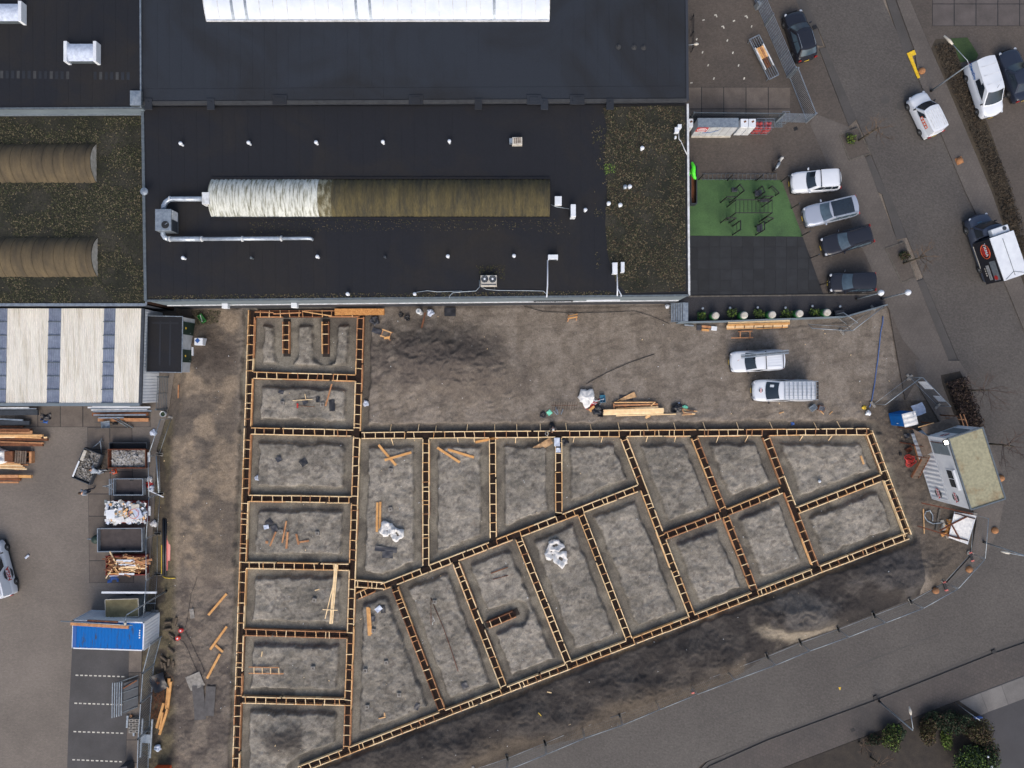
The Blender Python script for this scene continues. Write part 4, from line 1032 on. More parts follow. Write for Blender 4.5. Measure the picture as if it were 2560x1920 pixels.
bx_ = thing('roof_exhaust', 'beige weathered exhaust box at the right end of the upper vent row', 'exhaust', (c.x, c.y, ZA + .015))
MB().box((0, 0, .22), (.8, .6, .44)).build('housing', MAT['off_white'], bx_, bevel=.02)
MB().box((-.5, 0, .3), (.25, .4, .3)).build('louvre', MAT['galv'], bx_)
for k in range(4): MB().box((-.2 + .14 * k, .02 * k, .455), (.08, .45, .02)).build('slat', MAT['wood_grey'], bx_)
for pts, r_, mt, lab in (([t(1, 1, 1930, 760), t(1, 1, 1932, 820), t(1, 1, 1900, 855), t(1, 1, 1780, 862), t(1, 1, 1700, 870), t(1, 1, 1672, 900), t(1, 1, 1668, 920)], .035, 'galv', 'grey cable bending from the twin fan condenser to the roof edge'),
       ([t(1, 1, 1375, 868), t(1, 1, 1480, 852), t(1, 1, 1560, 862), t(1, 1, 1780, 856)], .03, 'galv', 'thin cable from the roof edge vent towards the condenser'),
       ([t(1, 1, 1940, 815), t(1, 1, 1990, 842), t(1, 1, 2100, 850), t(2, 1, 120, 852), t(2, 1, 270, 855), t(2, 1, 297, 880)], .03, 'galv', 'thin cable running right from the condenser along the roof edge'),
       ([t(2, 1, 308, 588), t(2, 1, 307, 800), t(2, 1, 302, 880), t(2, 1, 300, 910)], .055, 'white', 'straight white cable duct below the wide low air conditioner'),
       ([t(2, 1, 908, 706), t(2, 1, 911, 830), t(2, 1, 909, 900)], .055, 'white', 'straight white cable duct below the pair of air conditioners'),
       ([t(2, 1, 914, 835), t(2, 1, 943, 888), t(2, 1, 942, 905)], .045, 'white', 'short kinked white cable duct branching off at the roof edge'),
       ([t(2, 1, 335, 108), t(2, 1, 380, 128), t(2, 1, 495, 145)], .03, 'galv', 'cable between the barrel vault end and the tall air conditioner'),
       ([t(2, 0, 1440, 1145), t(2, 0, 1442, 1200), t(2, 0, 1462, 1225), t(2, 0, 1490, 1290), t(2, 0, 1515, 1340)], .035, 'white_dirty', 'pale pipe running from the corner air conditioner to the right roof edge')):
 MB().tube([P(q, ZA + .06) for q in pts], r_, 8).solo('cable_duct', MAT[mt], lab, 'cable', smooth=True)
# ================================================================ formwork
HWF, TOPZ, FLOORZ = .27, .08, -.32
TONES = {'pale': (('wood_pale', 8), ('wood_mid', 2)), 'mid': (('wood_pale', 5), ('wood_mid', 4), ('wood_orange', 2)), 'orange': (('wood_orange', 7), ('wood_mid', 2), ('wood_brown', 2)),
   'mix': (('wood_pale', 6), ('wood_mid', 4), ('wood_orange', 3))}
def pick(tone):
 w = TONES[tone]; return random.choices([a for a, _ in w], [b for _, b in w])[0]
def seg_param(p, a, b):
 d_ = b - a; u = (p - a).dot(d_) / d_.length_squared
 return u, (p - (a + d_ * u)).length, (p - (a + d_ * u))
FORM = {}
for ri, (key, pa, pb, tone, lab) in enumerate(RUNS):
 a, b = P(pa), P(pb); d_ = b - a; Ln = d_.length; u_ = d_ / Ln; n_ = Vector((-u_.y, u_.x, 0))
 # cut gaps where other runs meet this one, and trim ends that meet another run
 gaps = {1: [], -1: []}; trim0 = trim1 = 0.0
 for rj, r2 in enumerate(RUNS):
  if rj == ri or (r2[0][0] == 'J') or (key[0] == 'J' and r2[0] not in ('V2',)): continue
  a2, b2 = P(r2[1]), P(r2[2])
  for e, o2 in ((a2, b2), (b2, a2)):
   u, dist, _ = seg_param(e, a, b)
   if dist < .55 and .25 < u * Ln < Ln - .25:
    side = 1 if (o2 - e).dot(n_) > 0 else -1
    sa = abs((o2 - e).normalized().dot(n_)); gaps[side].append((u * Ln + (o2 - e).normalized().dot(u_) * HWF / max(sa, .3), .29 / max(sa, .4)))
  for which, e in ((0, a), (1, b)):
   u, dist, _ = seg_param(e, a2, b2)
   L2 = (b2 - a2).length
   if dist < .6 and .2 < u * L2 < L2 - .2:
    sa = abs((b2 - a2).normalized().cross(u_).z)
    tr = max(0, (HWF + .05) / max(sa, .35) - (dist if False else 0))
    if which == 0: trim0 = max(trim0, tr)
    else: trim1 = max(trim1, tr)
 th = thing('beam_formwork', lab, 'formwork', (a + b) / 2 + Vector((0, 0, FLOORZ)), math.atan2(u_.y, u_.x), 'timber formwork runs of the foundation grid')
 FORM[key] = th
 X0 = -Ln / 2 + trim0; X1 = Ln / 2 - trim1
 tz = TOPZ - FLOORZ
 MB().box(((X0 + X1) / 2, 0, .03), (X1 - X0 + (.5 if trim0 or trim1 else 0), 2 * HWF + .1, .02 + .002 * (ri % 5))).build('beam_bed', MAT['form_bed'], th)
 for side in (1, -1):
  x = X0; segs = []
  cuts = sorted((g - Ln / 2, w) for g, w in gaps[side])
  spans = []; cur = X0
  for g, w in cuts:
   if g - w > cur + .15: spans.append((cur, g - w))
   cur = max(cur, g + w)
  if X1 > cur + .15: spans.append((cur, X1))
  for s0, s1 in spans:
   x = s0
   while x < s1 - .05:
    l = random.uniform(2.4, 4.6)
    e = s1 if s1 - x - l < 1.1 else x + l
    mt = pick(tone); j0 = random.uniform(-.018, .018); j1 = random.uniform(-.018, .018)
    piece('side_board', MAT[mt], (x, side * HWF + j0, tz / 2 + .02), (e - random.choice((.01, .015, .02, .12, .22)), side * HWF + j1, tz / 2 + .02), .072, tz - .04 + random.uniform(0, .03), th)
    if random.random() < .35:   # doubled lath along the outside
     piece('stiffener', MAT[pick('orange')], (x + .2, side * (HWF + .06), tz - .16), (e - .3, side * (HWF + .06), tz - .16), .05, .09, th)
    x = e
 gx = [g - Ln / 2 for s_ in (1, -1) for g, w in gaps[s_]]
 x = X0 + random.uniform(.15, .4)
 while x < X1 - .1:
  if not any(abs(x - g) < .2 for g in gx):
   sk = random.gauss(0, .02); ov = .03
   piece('spacer', MAT[pick('mid' if tone != 'orange' else 'mid')], (x - sk, -HWF - ov, tz + .03), (x + sk, HWF + ov, tz + .03), .055, .05, th)
  x += random.uniform(.78, .98) if random.random() < .86 else random.uniform(.3, .5)
 # reinforcement cage
 mb = MB()
 for yy in (-.17, -.06, .06, .17):
  for zz in (.14, .4):
   mb.bar((X0, yy, zz), (X1, yy, zz), .022, .022)
 k = X0 + .1
 while k < X1:
  for q0, q1 in (((-.19, .12), (.19, .12)), ((.19, .12), (.19, .42)), ((.19, .42), (-.19, .42)), ((-.19, .42), (-.19, .12))):
   mb.bar((k, *q0), (k, *q1), .014, .014)
  k += .3
 mb.build('rebar_cage', MAT['rebar'], th)
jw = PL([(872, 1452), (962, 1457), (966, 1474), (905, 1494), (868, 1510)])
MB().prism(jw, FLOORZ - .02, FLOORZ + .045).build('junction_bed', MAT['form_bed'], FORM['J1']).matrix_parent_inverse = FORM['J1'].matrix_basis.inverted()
# junction floors are covered by the beds; braces of the long straight run
thM = FORM['M']; inv = thM.matrix_basis.inverted()
def brace(q0, q1, mat='wood_pale', z0=.0, z1=-.3):
 a = inv @ P(q0, z0); b = inv @ Vector((*P(q1).xy, z1))
 piece('brace', MAT[mat], a, b, .05, .05, thM)
for i, j, x, y0, y1, dx in ((1, 2, 1160, 412, 350, 4), (1, 2, 1400, 408, 342, 6), (1, 2, 1552, 408, 362, 2), (1, 2, 1822, 405, 342, 5), (1, 2, 2062, 405, 345, 1), (2, 2, 42, 402, 340, -2), (2, 2, 246, 402, 342, -2),
      (2, 2, 472, 400, 338, -6), (2, 2, 686, 398, 342, -8), (2, 2, 928, 396, 335, -8), (2, 2, 1176, 396, 338, -8), (2, 2, 1414, 395, 332, -12), (2, 2, 1672, 395, 332, -14), (2, 2, 1960, 392, 330, -12),
      (3, 2, 40, 388, 328, -16), (3, 2, 424, 386, 328, -18), (3, 2, 628, 384, 322, -20), (1, 2, 1170, 472, 532, 12), (1, 2, 1741, 468, 508, 4), (1, 2, 1883, 468, 505, 3), (2, 2, 33, 460, 512, -3), (2, 2, 231, 460, 500, -4),
      (2, 2, 538, 458, 507, -8), (2, 2, 782, 458, 507, -8), (2, 2, 1172, 452, 502, -8), (2, 2, 1416, 450, 504, -6), (2, 2, 1785, 448, 508, -12), (2, 2, 2040, 448, 506, -18), (3, 2, 300, 450, 492, -14), (3, 2, 555, 448, 490, -20)):
 brace(t(i, j, x, y0), t(i, j, x + dx, y1))
# ---------------------------------------------------------------- loose planks, bags and rubbish on the islands
def lay_z(q0, q1, n=9):
 return max(ground_z((q0[0] + (q1[0] - q0[0]) * k / (n - 1), q0[1] + (q1[1] - q0[1]) * k / (n - 1))) for k in range(n))
def GM(q, r=.3, dz=0.0):
 w = P(q); rp = r / S
 w.z = max(ground_z((q[0] + dx * rp, q[1] + dy * rp)) for dx in (-1, 0, 1) for dy in (-1, 0, 1)) + dz
 return w
def plank(q0, q1, w, mat, lab, h=.05, dz=.06, name='plank', cat='plank', group='loose planks on the site'):
 zt = lay_z(q0, q1) + dz - .04 + h / 2; a = P(q0); b = P(q1); a.z = b.z = zt
 if w > .05:
  c = (a + b) / 2; L_ = (a - b).length; an_ = math.atan2(b.y - a.y, b.x - a.x)
 u = (b - a).normalized(); r_ = Vector((-u.y, u.x, 0)).normalized()
 mb = MB().bar(a, b, w, h)
 return mb.solo(name, MAT[mat], lab, cat, group)
WP = .21
plank(t(1, 2, 1062, 525), t(1, 2, 1212, 700), WP, 'wood_new', 'orange plank lying under the other one of the crossed pair')
plank(t(1, 2, 1116, 655), t(1, 2, 1346, 588), WP, 'wood_new', 'orange plank lying across the top of the crossed pair', dz=.13)
plank(t(1, 2, 1568, 548), t(1, 2, 1762, 675), WP, 'wood_new', 'left one of two orange planks spread like a V')
plank(t(1, 2, 1660, 565), t(1, 2, 1885, 632), WP, 'wood_new', 'right one of two orange planks spread like a V')
plank(t(1, 2, 1895, 505), t(1, 2, 2092, 465), WP, 'wood_new', 'orange plank resting across the top of an upright formwork run', dz=.16)
plank(t(1, 2, 1052, 1020), t(1, 2, 1048, 1275), .2, 'wood_new', 'left one of the two orange planks beside the white bags')
plank(t(1, 2, 1078, 1015), t(1, 2, 1074, 1245), .18, 'wood_new', 'right one of the two orange planks beside the white bags', dz=.08)
plank(t(1, 2, 268, 1180), t(1, 2, 232, 1368), .13, 'wood_orange', 'longest slanted plank in the cell with black foil')
plank(t(1, 2, 280, 1275), t(1, 2, 268, 1418), .17, 'wood_orange', 'straight plank right of the longest one in the cell with black foil')
plank(t(1, 2, 180, 1272), t(1, 2, 128, 1395), .14, 'wood_orange', 'plank left of the longest one, leaning towards the black foil')
plank(t(1, 2, 355, 1290), t(1, 2, 375, 1382), .17, 'wood_orange', 'upright arm of the L made of two short planks')
plank(t(1, 2, 382, 1362), t(1, 2, 464, 1350), .15, 'wood_orange', 'level arm of the L made of two short planks')
plank(t(1, 2, 90, 1362), t(1, 2, 112, 1362), .24, 'wood_orange', 'short wood block at the left edge of the foil cell')
plank(t(1, 2, 660, 0), t(1, 2, 606, 190), .12, 'wood_orange', 'slanted orange batten in the shovel cell')
plank(t(1, 2, 322, 143), t(1, 2, 492, 132), .06, 'wood_pale', 'thin pale batten under the black square in the shovel cell')
plank(t(1, 2, 427, 85), t(1, 2, 436, 130), .05, 'wood_pale', 'short thin stick above the black square in the shovel cell')
plank(t(1, 3, 970, 262), t(1, 3, 984, 508), .26, 'wood_new', 'left one of the two orange planks beside the grey plate')
plank(t(1, 3, 984, 268), t(1, 3, 1000, 494), .16, 'wood_new', 'right one of the two orange planks beside the grey plate', dz=.1)
for k, (q0, q1, lab) in enumerate((((690, -110), (645, 402), 'leftmost long pale batten of the bundle over the left row'), ((700, -110), (655, 404), 'middle long pale batten of the bundle over the left row'),
          ((711, -105), (668, 400), 'rightmost long pale batten of the bundle over the left row'))):
 plank(t(1, 3, *q0), t(1, 3, *q1), .085, 'wood_pale', lab, dz=.2)
plank(t(1, 3, 690, 0), t(1, 3, 604, 360), .07, 'wood_pale', 'pale batten fanned out left of the long bundle', dz=.15)
plank(t(1, 3, 586, 278), t(1, 3, 714, 285), .06, 'wood_pale', 'short pale batten laid across the long bundle', dz=.28)
plank(t(1, 3, 512, 122), t(1, 3, 550, 110), .07, 'wood_pale', 'short pale offcut left of the long bundle')
plank(t(1, 3, 62, 645), t(1, 3, 54, 690), .08, 'wood_pale', 'short pale offcut in the second lowest left cell')
plank(t(1, 3, 1112, 1175), t(1, 3, 1116, 1215), .12, 'wood_mid', 'upright arm of the small pale corner of laths')
plank(t(1, 3, 1062, 1224), t(1, 3, 1122, 1212), .08, 'wood_mid', 'level arm of the small pale corner of laths')
plank(t(2, 2, 862, 160), t(2, 2, 868, 163), .05, 'wood_mid', 'tiny chip at the tip of the tapered board')
plank(t(1, 2, 2030, 1632), t(1, 2, 2176, 1580), .08, 'wood_brown', 'brown lath in the cell left of the three white bags')
plank(t(1, 3, 2050, 25), t(1, 3, 2180, -10), .05, 'rust', 'thin rusty rod in the cell left of the three white bags')
plank(t(3, 2, 797, 620), t(3, 2, 823, 692), .16, 'wood_mid', 'short plank at the right side of the top right cell')
plank(t(2, 3, 302, 994), t(2, 3, 340, 1002), .08, 'wood_pale', 'short pale offcut on the black soil strip')
plank(t(2, 3, 226, 1152), t(2, 3, 250, 1178), .06, 'yellow', 'tiny yellow stick on the black soil strip')
for k, (q0, q1, lab) in enumerate((((1965, 148), (1808, 332), 'uppermost of the slanted orange planks left of the site'), ((1965, 432), (1822, 630), 'second slanted orange plank left of the site, above a short offcut'),
          ((1866, 594), (1930, 652), 'short orange offcut between two slanted planks'), ((1908, 668), (1796, 878), 'lowest slanted orange plank left of the site'))):
 plank(t(0, 3, *q0), t(0, 3, *q1), .2, 'wood_new', lab)
for k, (q0, q1, w, lab) in enumerate((((1470, 878), (1446, 1140), .24, 'widest orange beam of the stack by the brushwood'), ((1488, 905), (1460, 1140), .16, 'narrow orange beam along the widest one by the brushwood'),
         ((1428, 1085), (1366, 1300), .2, 'orange beam at the left end of the stack by the brushwood'), ((1460, 1138), (1390, 1358), .2, 'orange beam at the lower end of the stack by the brushwood'),
         ((1422, 1165), (1392, 1310), .14, 'orange beam wedged between the two lower ones by the brushwood'))):
 plank(t(0, 3, *q0), t(0, 3, *q1), w, 'wood_new', lab, h=.12, dz=.06 + .02 * k)
# little ladder frame
lf = thing('lath_frame', 'small ladder shaped frame of laths lying in the second lowest left cell', 'frame', GM(t(1, 3, 110, 805), 1.0, .0))
a, b = P(t(1, 3, -55, 778)) - lf.location, P(t(1, 3, 208, 783)) - lf.location
a2, b2 = P(t(1, 3, -55, 832)) - lf.location, P(t(1, 3, 244, 836)) - lf.location
for q in (a, b, a2, b2): q.z = .06
piece('rail', MAT['wood_orange'], a, b, .08, .07, lf); piece('rail', MAT['wood_orange'], a2, b2, .08, .07, lf)
for k in range(4):
 q = a + (b - a) * (.18 + .27 * k); q2 = a2 + (b2 - a2) * (.16 + .24 * k); q.z = q2.z = .12
 piece('rung', MAT['wood_pale'], q, q2, .06, .05, lf)
# pile heads
for q, lab in ((t(1, 2, 235, 165), 'small faint concrete pile head left of the red shovel'), (t(1, 2, 578, 178), 'concrete pile head between the slanted batten and the black square'), (t(1, 2, 1168, 742), 'concrete pile head below the crossed planks'),
      (t(1, 2, 1165, 1080), 'concrete pile head above the pair of white bags'), (t(1, 2, 536, 1287), 'concrete pile head in the cell with black foil'), (t(1, 2, 222, 1270), 'faint concrete pile head next to the black foil'),
      (t(1, 3, 512, 200), 'concrete pile head left of the long batten bundle'), (t(1, 3, 497, 790), 'concrete pile head right of the lath frame'), (t(1, 3, 1130, 740), 'concrete pile head in a dug hole in the wedge shaped cell'),
      (t(1, 3, 950, 808), 'concrete pile head at the left edge of the wedge shaped cell'), (t(1, 3, 1240, 1018), 'concrete pile head at the lower right of the wedge shaped cell'), (t(1, 3, 965, 1125), 'lowest concrete pile head of the wedge shaped cell'),
      (t(1, 3, 1020, 465), 'concrete pile head below the grey plate'), (t(1, 3, 1547, 215), 'concrete pile head at the top of the long thin rods')):
 w = GM(q, .16); h_ = .16
 ph = thing('pile_head', lab, 'pile head', w, random.uniform(-.2, .2), 'concrete pile heads')
 MB().box((0, 0, h_ / 2 - .1), (.36, .36, h_ + .2)).build('pile', MAT['concrete'], ph, bevel=.02)
 mb = MB()
 for sx in (-1, 1):
  for sy in (-1, 1): mb.tube([(sx * .07, sy * .07, h_ - .05), (sx * .07, sy * .07, h_ + .12)], .01, 5)
 mb.build('starter_bar', MAT['rust'], ph)
 MB().box((0, 0, h_ + .004), (.13, .13, .01)).build('cap', MAT['concrete_dark'], ph)
# white big bags
def bag(q, r, h, lab, mat='bag', sq=1.0, rot=0.0, open_=True, cat='bag', name='bulk_bag', group='white bulk bags', seed=0):
 rr = random.Random(seed); w = G(q)
 th = thing(name, lab, cat, w, rot, group)
 n, m = 22, 8; rows = []
 ph = [rr.uniform(0, 6.28) for _ in range(6)]
 for i in range(m):
  f = i / (m - 1); row = []
  for k in range(n + 1):
   a = 2 * math.pi * (k % n) / n
   wob = 1 + .13 * math.sin(3 * a + ph[0] + f * 2) + .10 * math.sin(5 * a + ph[1] - f * 3) + .07 * math.sin(9 * a + ph[2] + 4 * f)
   R_ = r * wob * (math.sin(math.pi * (.18 + .62 * f)) ** .6)
   row.append((R_ * math.cos(a), R_ * sq * math.sin(a), h * f * (1 + .18 * math.sin(2 * a + ph[3])) + .04 * math.sin(7 * a + ph[4]) * f))
  rows.append(row)
 inner = [(x * .55, y * .5, z * (.45 if open_ else .97)) for x, y, z in rows[-1]]
 rows.append(inner)
 rows.append([(x * .05, y * .05, inner[0][2] * .9) for x, y, z in inner])
 MB().grid(rows).build('sack', MAT[mat], th, smooth=True)
 mb = MB()
 for k in range(3):
  a = ph[k]; x, y = r * .7 * math.cos(a), r * .7 * sq * math.sin(a)
  mb.tube([(x, y, h * .9), (x * 1.15, y * 1.15, h * 1.1), (x * .6 + .1, y * .6, h * 1.06)], .02, 6)
 mb.build('strap', MAT[mat], th, smooth=True)
 if open_: MB().lathe((0, 0, h * .3), [(r * .42, 0), (r * .3, .06), (r * .05, .08)], 12).build('contents', MAT['concrete_dark'], th, smooth=True)
 return th
bag(t(1, 2, 1138, 1245), .66, .55, 'left and upper one of the two white bulk bags in the tall cell', seed=1)
bag(t(1, 2, 1224, 1292), .6, .5, 'right and lower one of the two white bulk bags in the tall cell', seed=2)
bag(t(2, 2, 372, 1388), .72, .5, 'topmost of three white bulk bags lying together', sq=.7, seed=3)
bag(t(2, 2, 342, 1456), .62, .5, 'left one of three white bulk bags lying together', seed=4)
bag(t(2, 2, 420, 1502), .62, .5, 'lowest of three white bulk bags lying together', seed=5, sq=1.15)
bag(t(2, 2, 642, 115), .68, .5, 'white bulk bag on the sand next to red and white tape', sq=1.2, seed=6, open_=False)
bag(t(1, 2, 945, 168), .28, .2, 'small white plastic rag left of the sand heap', seed=8, mat='foil', name='plastic_rag', cat='rag', group=None, open_=False)
bag(t(1, 2, 4, 815), .24, .18, 'small white plastic rag in the left trench', seed=9, mat='foil', name='plastic_rag', cat='rag', group=None, open_=False)
# black foil sheets, plates
def sheet_obj(q, w, l, rot, mat, lab, cat='sheet', name='foil_sheet', dz=.07, wav=.03, seed=0, th=.012):
 rr = random.Random(seed); c = GM(q, min(w, l) * .5, dz - .06); n = 7
 p1, p2_ = rr.uniform(0, 6), rr.uniform(0, 6)
 top = [[(w * (i / n - .5), l * (k / n - .5), wav * math.sin(3.1 * i / n * 2 + p1) * math.cos(2.4 * k / n * 2 + p2_) + wav) for i in range(n + 1)] for k in range(n + 1)]
 mb = MB().grid(top)
 bot = [[(x, y, z - th) for x, y, z in r] for r in top]; mb.grid([r[::-1] for r in bot])
 o = mb.build(name, MAT[mat], smooth=True); o.location = c; o.rotation_euler = (0, 0, rot)
 tag(o, lab, cat); return o
for q, w, l, rot, mt, lab in ((t(1, 2, 428, 150), .48, .5, .3, 'tarp_dark', 'black square plate on a thin batten in the shovel cell'), (t(1, 2, 540, 135), .36, .48, .0, 'black_plastic', 'small black plate in the shovel cell'),
         (t(1, 2, 660, 185), .5, .98, .05, 'black_plastic', 'large upright black plate at the right of the shovel cell'), (t(1, 2, 222, 68), .46, .32, -.3, 'tarp_dark', 'black crumpled plate at the upper left of the shovel cell'),
         (t(1, 2, 202, 648), .5, .46, .5, 'tarp_dark', 'left black sheet in the third left cell'), (t(1, 2, 416, 675), .62, .6, .6, 'black_plastic', 'right larger black sheet in the third left cell'),
         (t(1, 2, 120, 1195), .6, .6, .7, 'black_plastic', 'black foil with a green stripe in the foil cell'), (t(1, 2, 165, 1245), .55, .6, .3, 'tarp_dark', 'grey black foil overlapping the striped one'), (t(1, 2, 95, 1232), .45, .36, .2, 'foil', 'clear plastic foil left of the black foil'),
         (t(1, 2, 1125, 1425), 1.95, .45, -.12, 'tarp_dark', 'long dark mat in the tall cell'), (t(1, 2, 1140, 1470), .95, .62, -.06, 'tarp_dark', 'square dark mat below the long one in the tall cell'),
         (t(1, 3, 1012, 362), .42, .5, .05, 'tarp_dark', 'grey plate between orange planks and pile head'), (t(1, 3, 1100, 285), .42, .62, .1, 'black_plastic', 'black bin bag at the top of the wedge shaped cell'),
         (t(1, 3, 1062, 280), .6, .42, .7, 'foil', 'crumpled clear foil at the top of the wedge shaped cell'), (t(1, 3, 1805, 940), .55, .5, .5, 'tarp_dark', 'dark grey square plate at the bottom of the rods cell'),
         (t(1, 3, 1392, 1122), .4, .6, -.4, 'tarp_dark', 'dark grey plate at the lower right of the wedge shaped cell'), (t(1, 1, 1050, 1205), .85, .42, -.3, 'tarp_dark', 'black sheet by the sawhorse below the hall'),
         (t(1, 1, 1678, 1037), 1.0, .75, .0, 'black_plastic', 'black square doormat against the hall wall'), (t(0, 3, 1725, 1090), 1.0, 3.0, .08, 'felt', 'left worn grey felt sheet on the sand'), (t(0, 3, 1820, 1075), .85, 2.6, -.06, 'felt', 'right worn grey felt sheet on the sand'),
         (t(0, 3, 1690, 905), 1.35, 1.3, .4, 'concrete', 'pale spilled cement patch above the felt sheets'), (t(0, 3, 1665, 320), .36, .85, .1, 'concrete', 'small pale cement spill left of the upper plank'),
         (t(2, 2, 985, 118), 1.2, .42, .0, 'black_plastic', 'black mat under the tapered board'), (t(2, 2, 322, 248), .42, .4, .7, 'mint', 'mint green square sheet on the sand'),
         (t(2, 2, 388, 500), .5, .75, .0, 'foil', 'white plastic sheeting draped over the top of an upright run'), (t(2, 2, 398, 570), .42, .4, .0, 'foil', 'bluish plastic end of the draped sheeting')):
 sheet_obj(q, w, l, rot, mt, lab, seed=hash(lab) % 999, dz=.62 if 'draped' in lab and 'plastic' in lab and 0 else .08, name='plate' if 'plate' in lab else 'sheet')
for o in bpy.data.objects:
 if o.get('label') in ('white plastic sheeting draped over the top of an upright run', 'bluish plastic end of the draped sheeting'): o.location.z = .14
# tapered plywood boards
MB().prism(PL(tl(2, 2, (864, 165), (1055, 66), (1078, 112)), .1), .08, .14).solo('plywood_board', MAT['ply_dirty'], 'tapered plywood board above the lumber pile', 'board')
w_ = PL(tl(2, 2, (178, 548), (330, 462), (356, 512), (205, 598)))
MB().prism(w_, .02, .06).solo('plywood_board', MAT['ply_dirty'], 'wide dirty plywood board bridging the trench next to the white sheeting', 'board')
MB().prism(PL(tl(1, 1, (680, 1008), (1108, 1008), (1108, 1062), (680, 1064)), .35), .2, .38).solo('osb_panel', MAT['osb'], 'long orange chipboard panel under the hall wall', 'board')
plank(t(1, 1, 0, 1040), t(1, 1, 160, 1045), .1, 'wood_orange', 'left orange batten leaning on the top formwork run', dz=.62)
plank(t(1, 1, 160, 1056), t(1, 1, 400, 1046), .1, 'wood_orange', 'middle orange batten leaning on the top formwork run', dz=.64)
plank(t(1, 1, 410, 1035), t(1, 1, 660, 1075), .09, 'wood_mid', 'right pale batten leaning on the top formwork run', dz=.66)
# shovel, rods
sh = thing('shovel', 'red shovel with brown handle lying in the shovel cell', 'shovel', GM(t(1, 2, 430, 190), .5, .0))
a = P(t(1, 2, 366, 187)) - sh.location; b = P(t(1, 2, 512, 196)) - sh.location; a.z = b.z = .05
MB().tube([a, b], .025, 8).build('handle', MAT['wood_brown'], sh, smooth=True)
MB().prism([(a.x - .1, a.y - .2), (a.x + .03, a.y - .2), (a.x + .05, a.y), (a.x + .03, a.y + .2), (a.x - .1, a.y + .2)], .0, .05).build('blade', MAT['red'], sh, bevel=.01)
MB().tube([G(t(1, 3, *q), .12) for q in ((1512, 180), (1620, 440), (1690, 640), (1748, 815))], .03, 8).solo('steel_rod', MAT['rust'], 'long brown rod lying slanted in the rods cell', 'rod', smooth=True)
MB().tube([G(t(1, 3, *q), .12) for q in ((1514, 182), (1514, 416))], .02, 8).solo('steel_rod', MAT['rust'], 'short straight brown rod in the rods cell', 'rod', smooth=True)
MB().tube([G(t(1, 3, *q), .1) for q in ((1528, 418), (1524, 400), (1545, 385), (1535, 362), (1530, 340))], .015, 6).solo('wire_scrap', MAT['white_dirty'], 'bent pale wire at the end of the short rod', 'wire', smooth=True)
# sand litter: chips of wood, stones and paper that nobody could count
mb = MB(); rr = random.Random(3)
zz_pts = []
for k in range(900):
 p = (rr.uniform(400, 2300), rr.uniform(780, 1890)); zz_pts.append(p)
Wp = np.array([[*P(p).xy] for p in zz_pts]); tz_ = terrain(Wp[:, 0], Wp[:, 1])
for (p, zz, sd_) in zip(zz_pts, tz_[0], tz_[7]):
 if sd_ < .3: continue
 w = P(p); s = rr.choice((.02, .025, .03, .05))
 mb.cur = rr.choices((0, 1, 2, 3), (5, 3, 2, 5))[0]
 mb.box((w.x, w.y, zz + s * .4), (s * rr.uniform(1, 2.6), s, s), rr.uniform(0, 3))
o = mb.build('litter', [MAT['white_dirty'], MAT['wood_pale'], MAT['concrete'], MAT['concrete_dark']]); o['kind'] = 'stuff'; tag(o, 'small stones, wood chips and paper scraps scattered over the sand', 'litter')
# ================================================================ vehicles
def badge(parent, loc, rot, r=.2, word='NGA'):
 b = MB().prism([(r * math.cos(k * math.pi / 4 + .39), r * math.sin(k * math.pi / 4 + .39)) for k in range(8)], -.003, .003).build('badge', MAT['steel_dark'], parent)
 b.location = loc; b.rotation_euler = rot
 MB().box((0, 0, .0042), (2 * r * 1.0, r * .9, .003)).build('badge_band', MAT['white'], b)
 text(word, r * .95, MAT['red'], b, (0, 0, .0075), (0, 0, 0))
 return b
def lerp(a, b, f): return a + (b - a) * f
def interp(tab, u):
 for (u0, v0), (u1, v1) in zip(tab, tab[1:]):
  if u <= u1: return v0 + (v1 - v0) * (0 if u1 == u0 else (u - u0) / (u1 - u0))
 return tab[-1][1]
STY = {
 'hatch': dict(belt=[(0, .62), (.03, .78), (.1, .86), (.27, .95), (.33, .98), (.9, 1.0), (.97, .98), (1, .75)], cab=(.27, .46, .86, .965), wr=.76, side=((.1, .48), (.5, .88))),
 'suv': dict(belt=[(0, .68), (.02, .9), (.1, .98), (.27, 1.05), (.95, 1.08), (.985, 1.02), (1, .8)], cab=(.27, .42, .93, .985), wr=.82, side=((.1, .4), (.42, .68), (.7, .92))),
 'wagon': dict(belt=[(0, .6), (.03, .76), (.1, .84), (.29, .93), (.95, .98), (.985, .95), (1, .72)], cab=(.29, .45, .9, .975), wr=.78, side=((.1, .42), (.44, .7), (.72, .92))),
 'mpv': dict(belt=[(0, .62), (.03, .8), (.1, .9), (.22, 1.0), (.95, 1.03), (.985, .98), (1, .75)], cab=(.22, .42, .93, .985), wr=.8, side=((.12, .42), (.44, .7), (.72, .93))),
 'sedan': dict(belt=[(0, .58), (.03, .74), (.1, .82), (.3, .92), (.78, .95), (.95, .96), (.985, .92), (1, .7)], cab=(.3, .47, .72, .86), wr=.74, side=((.1, .48), (.5, .9))),
 'van': dict(belt=[(0, .7), (.02, .9), (.1, 1.02), (.2, 1.12), (.97, 1.12), (1, 1.1)], cab=(.17, .37, .975, .992), wr=.84, side=((.08, .33),)),
 'minivan': dict(belt=[(0, .68), (.02, .86), (.1, .98), (.24, 1.05), (.97, 1.06), (1, 1.02)], cab=(.24, .42, .965, .99), wr=.84, side=((.06, .32),)),
 'truck': dict(belt=[(0, .75), (.02, .98), (.08, 1.1), (.15, 1.16), (.36, 1.16), (.37, .7), (1, .7)], cab=(.13, .22, .355, .368), wr=.84, side=((.08, .9),)),
}
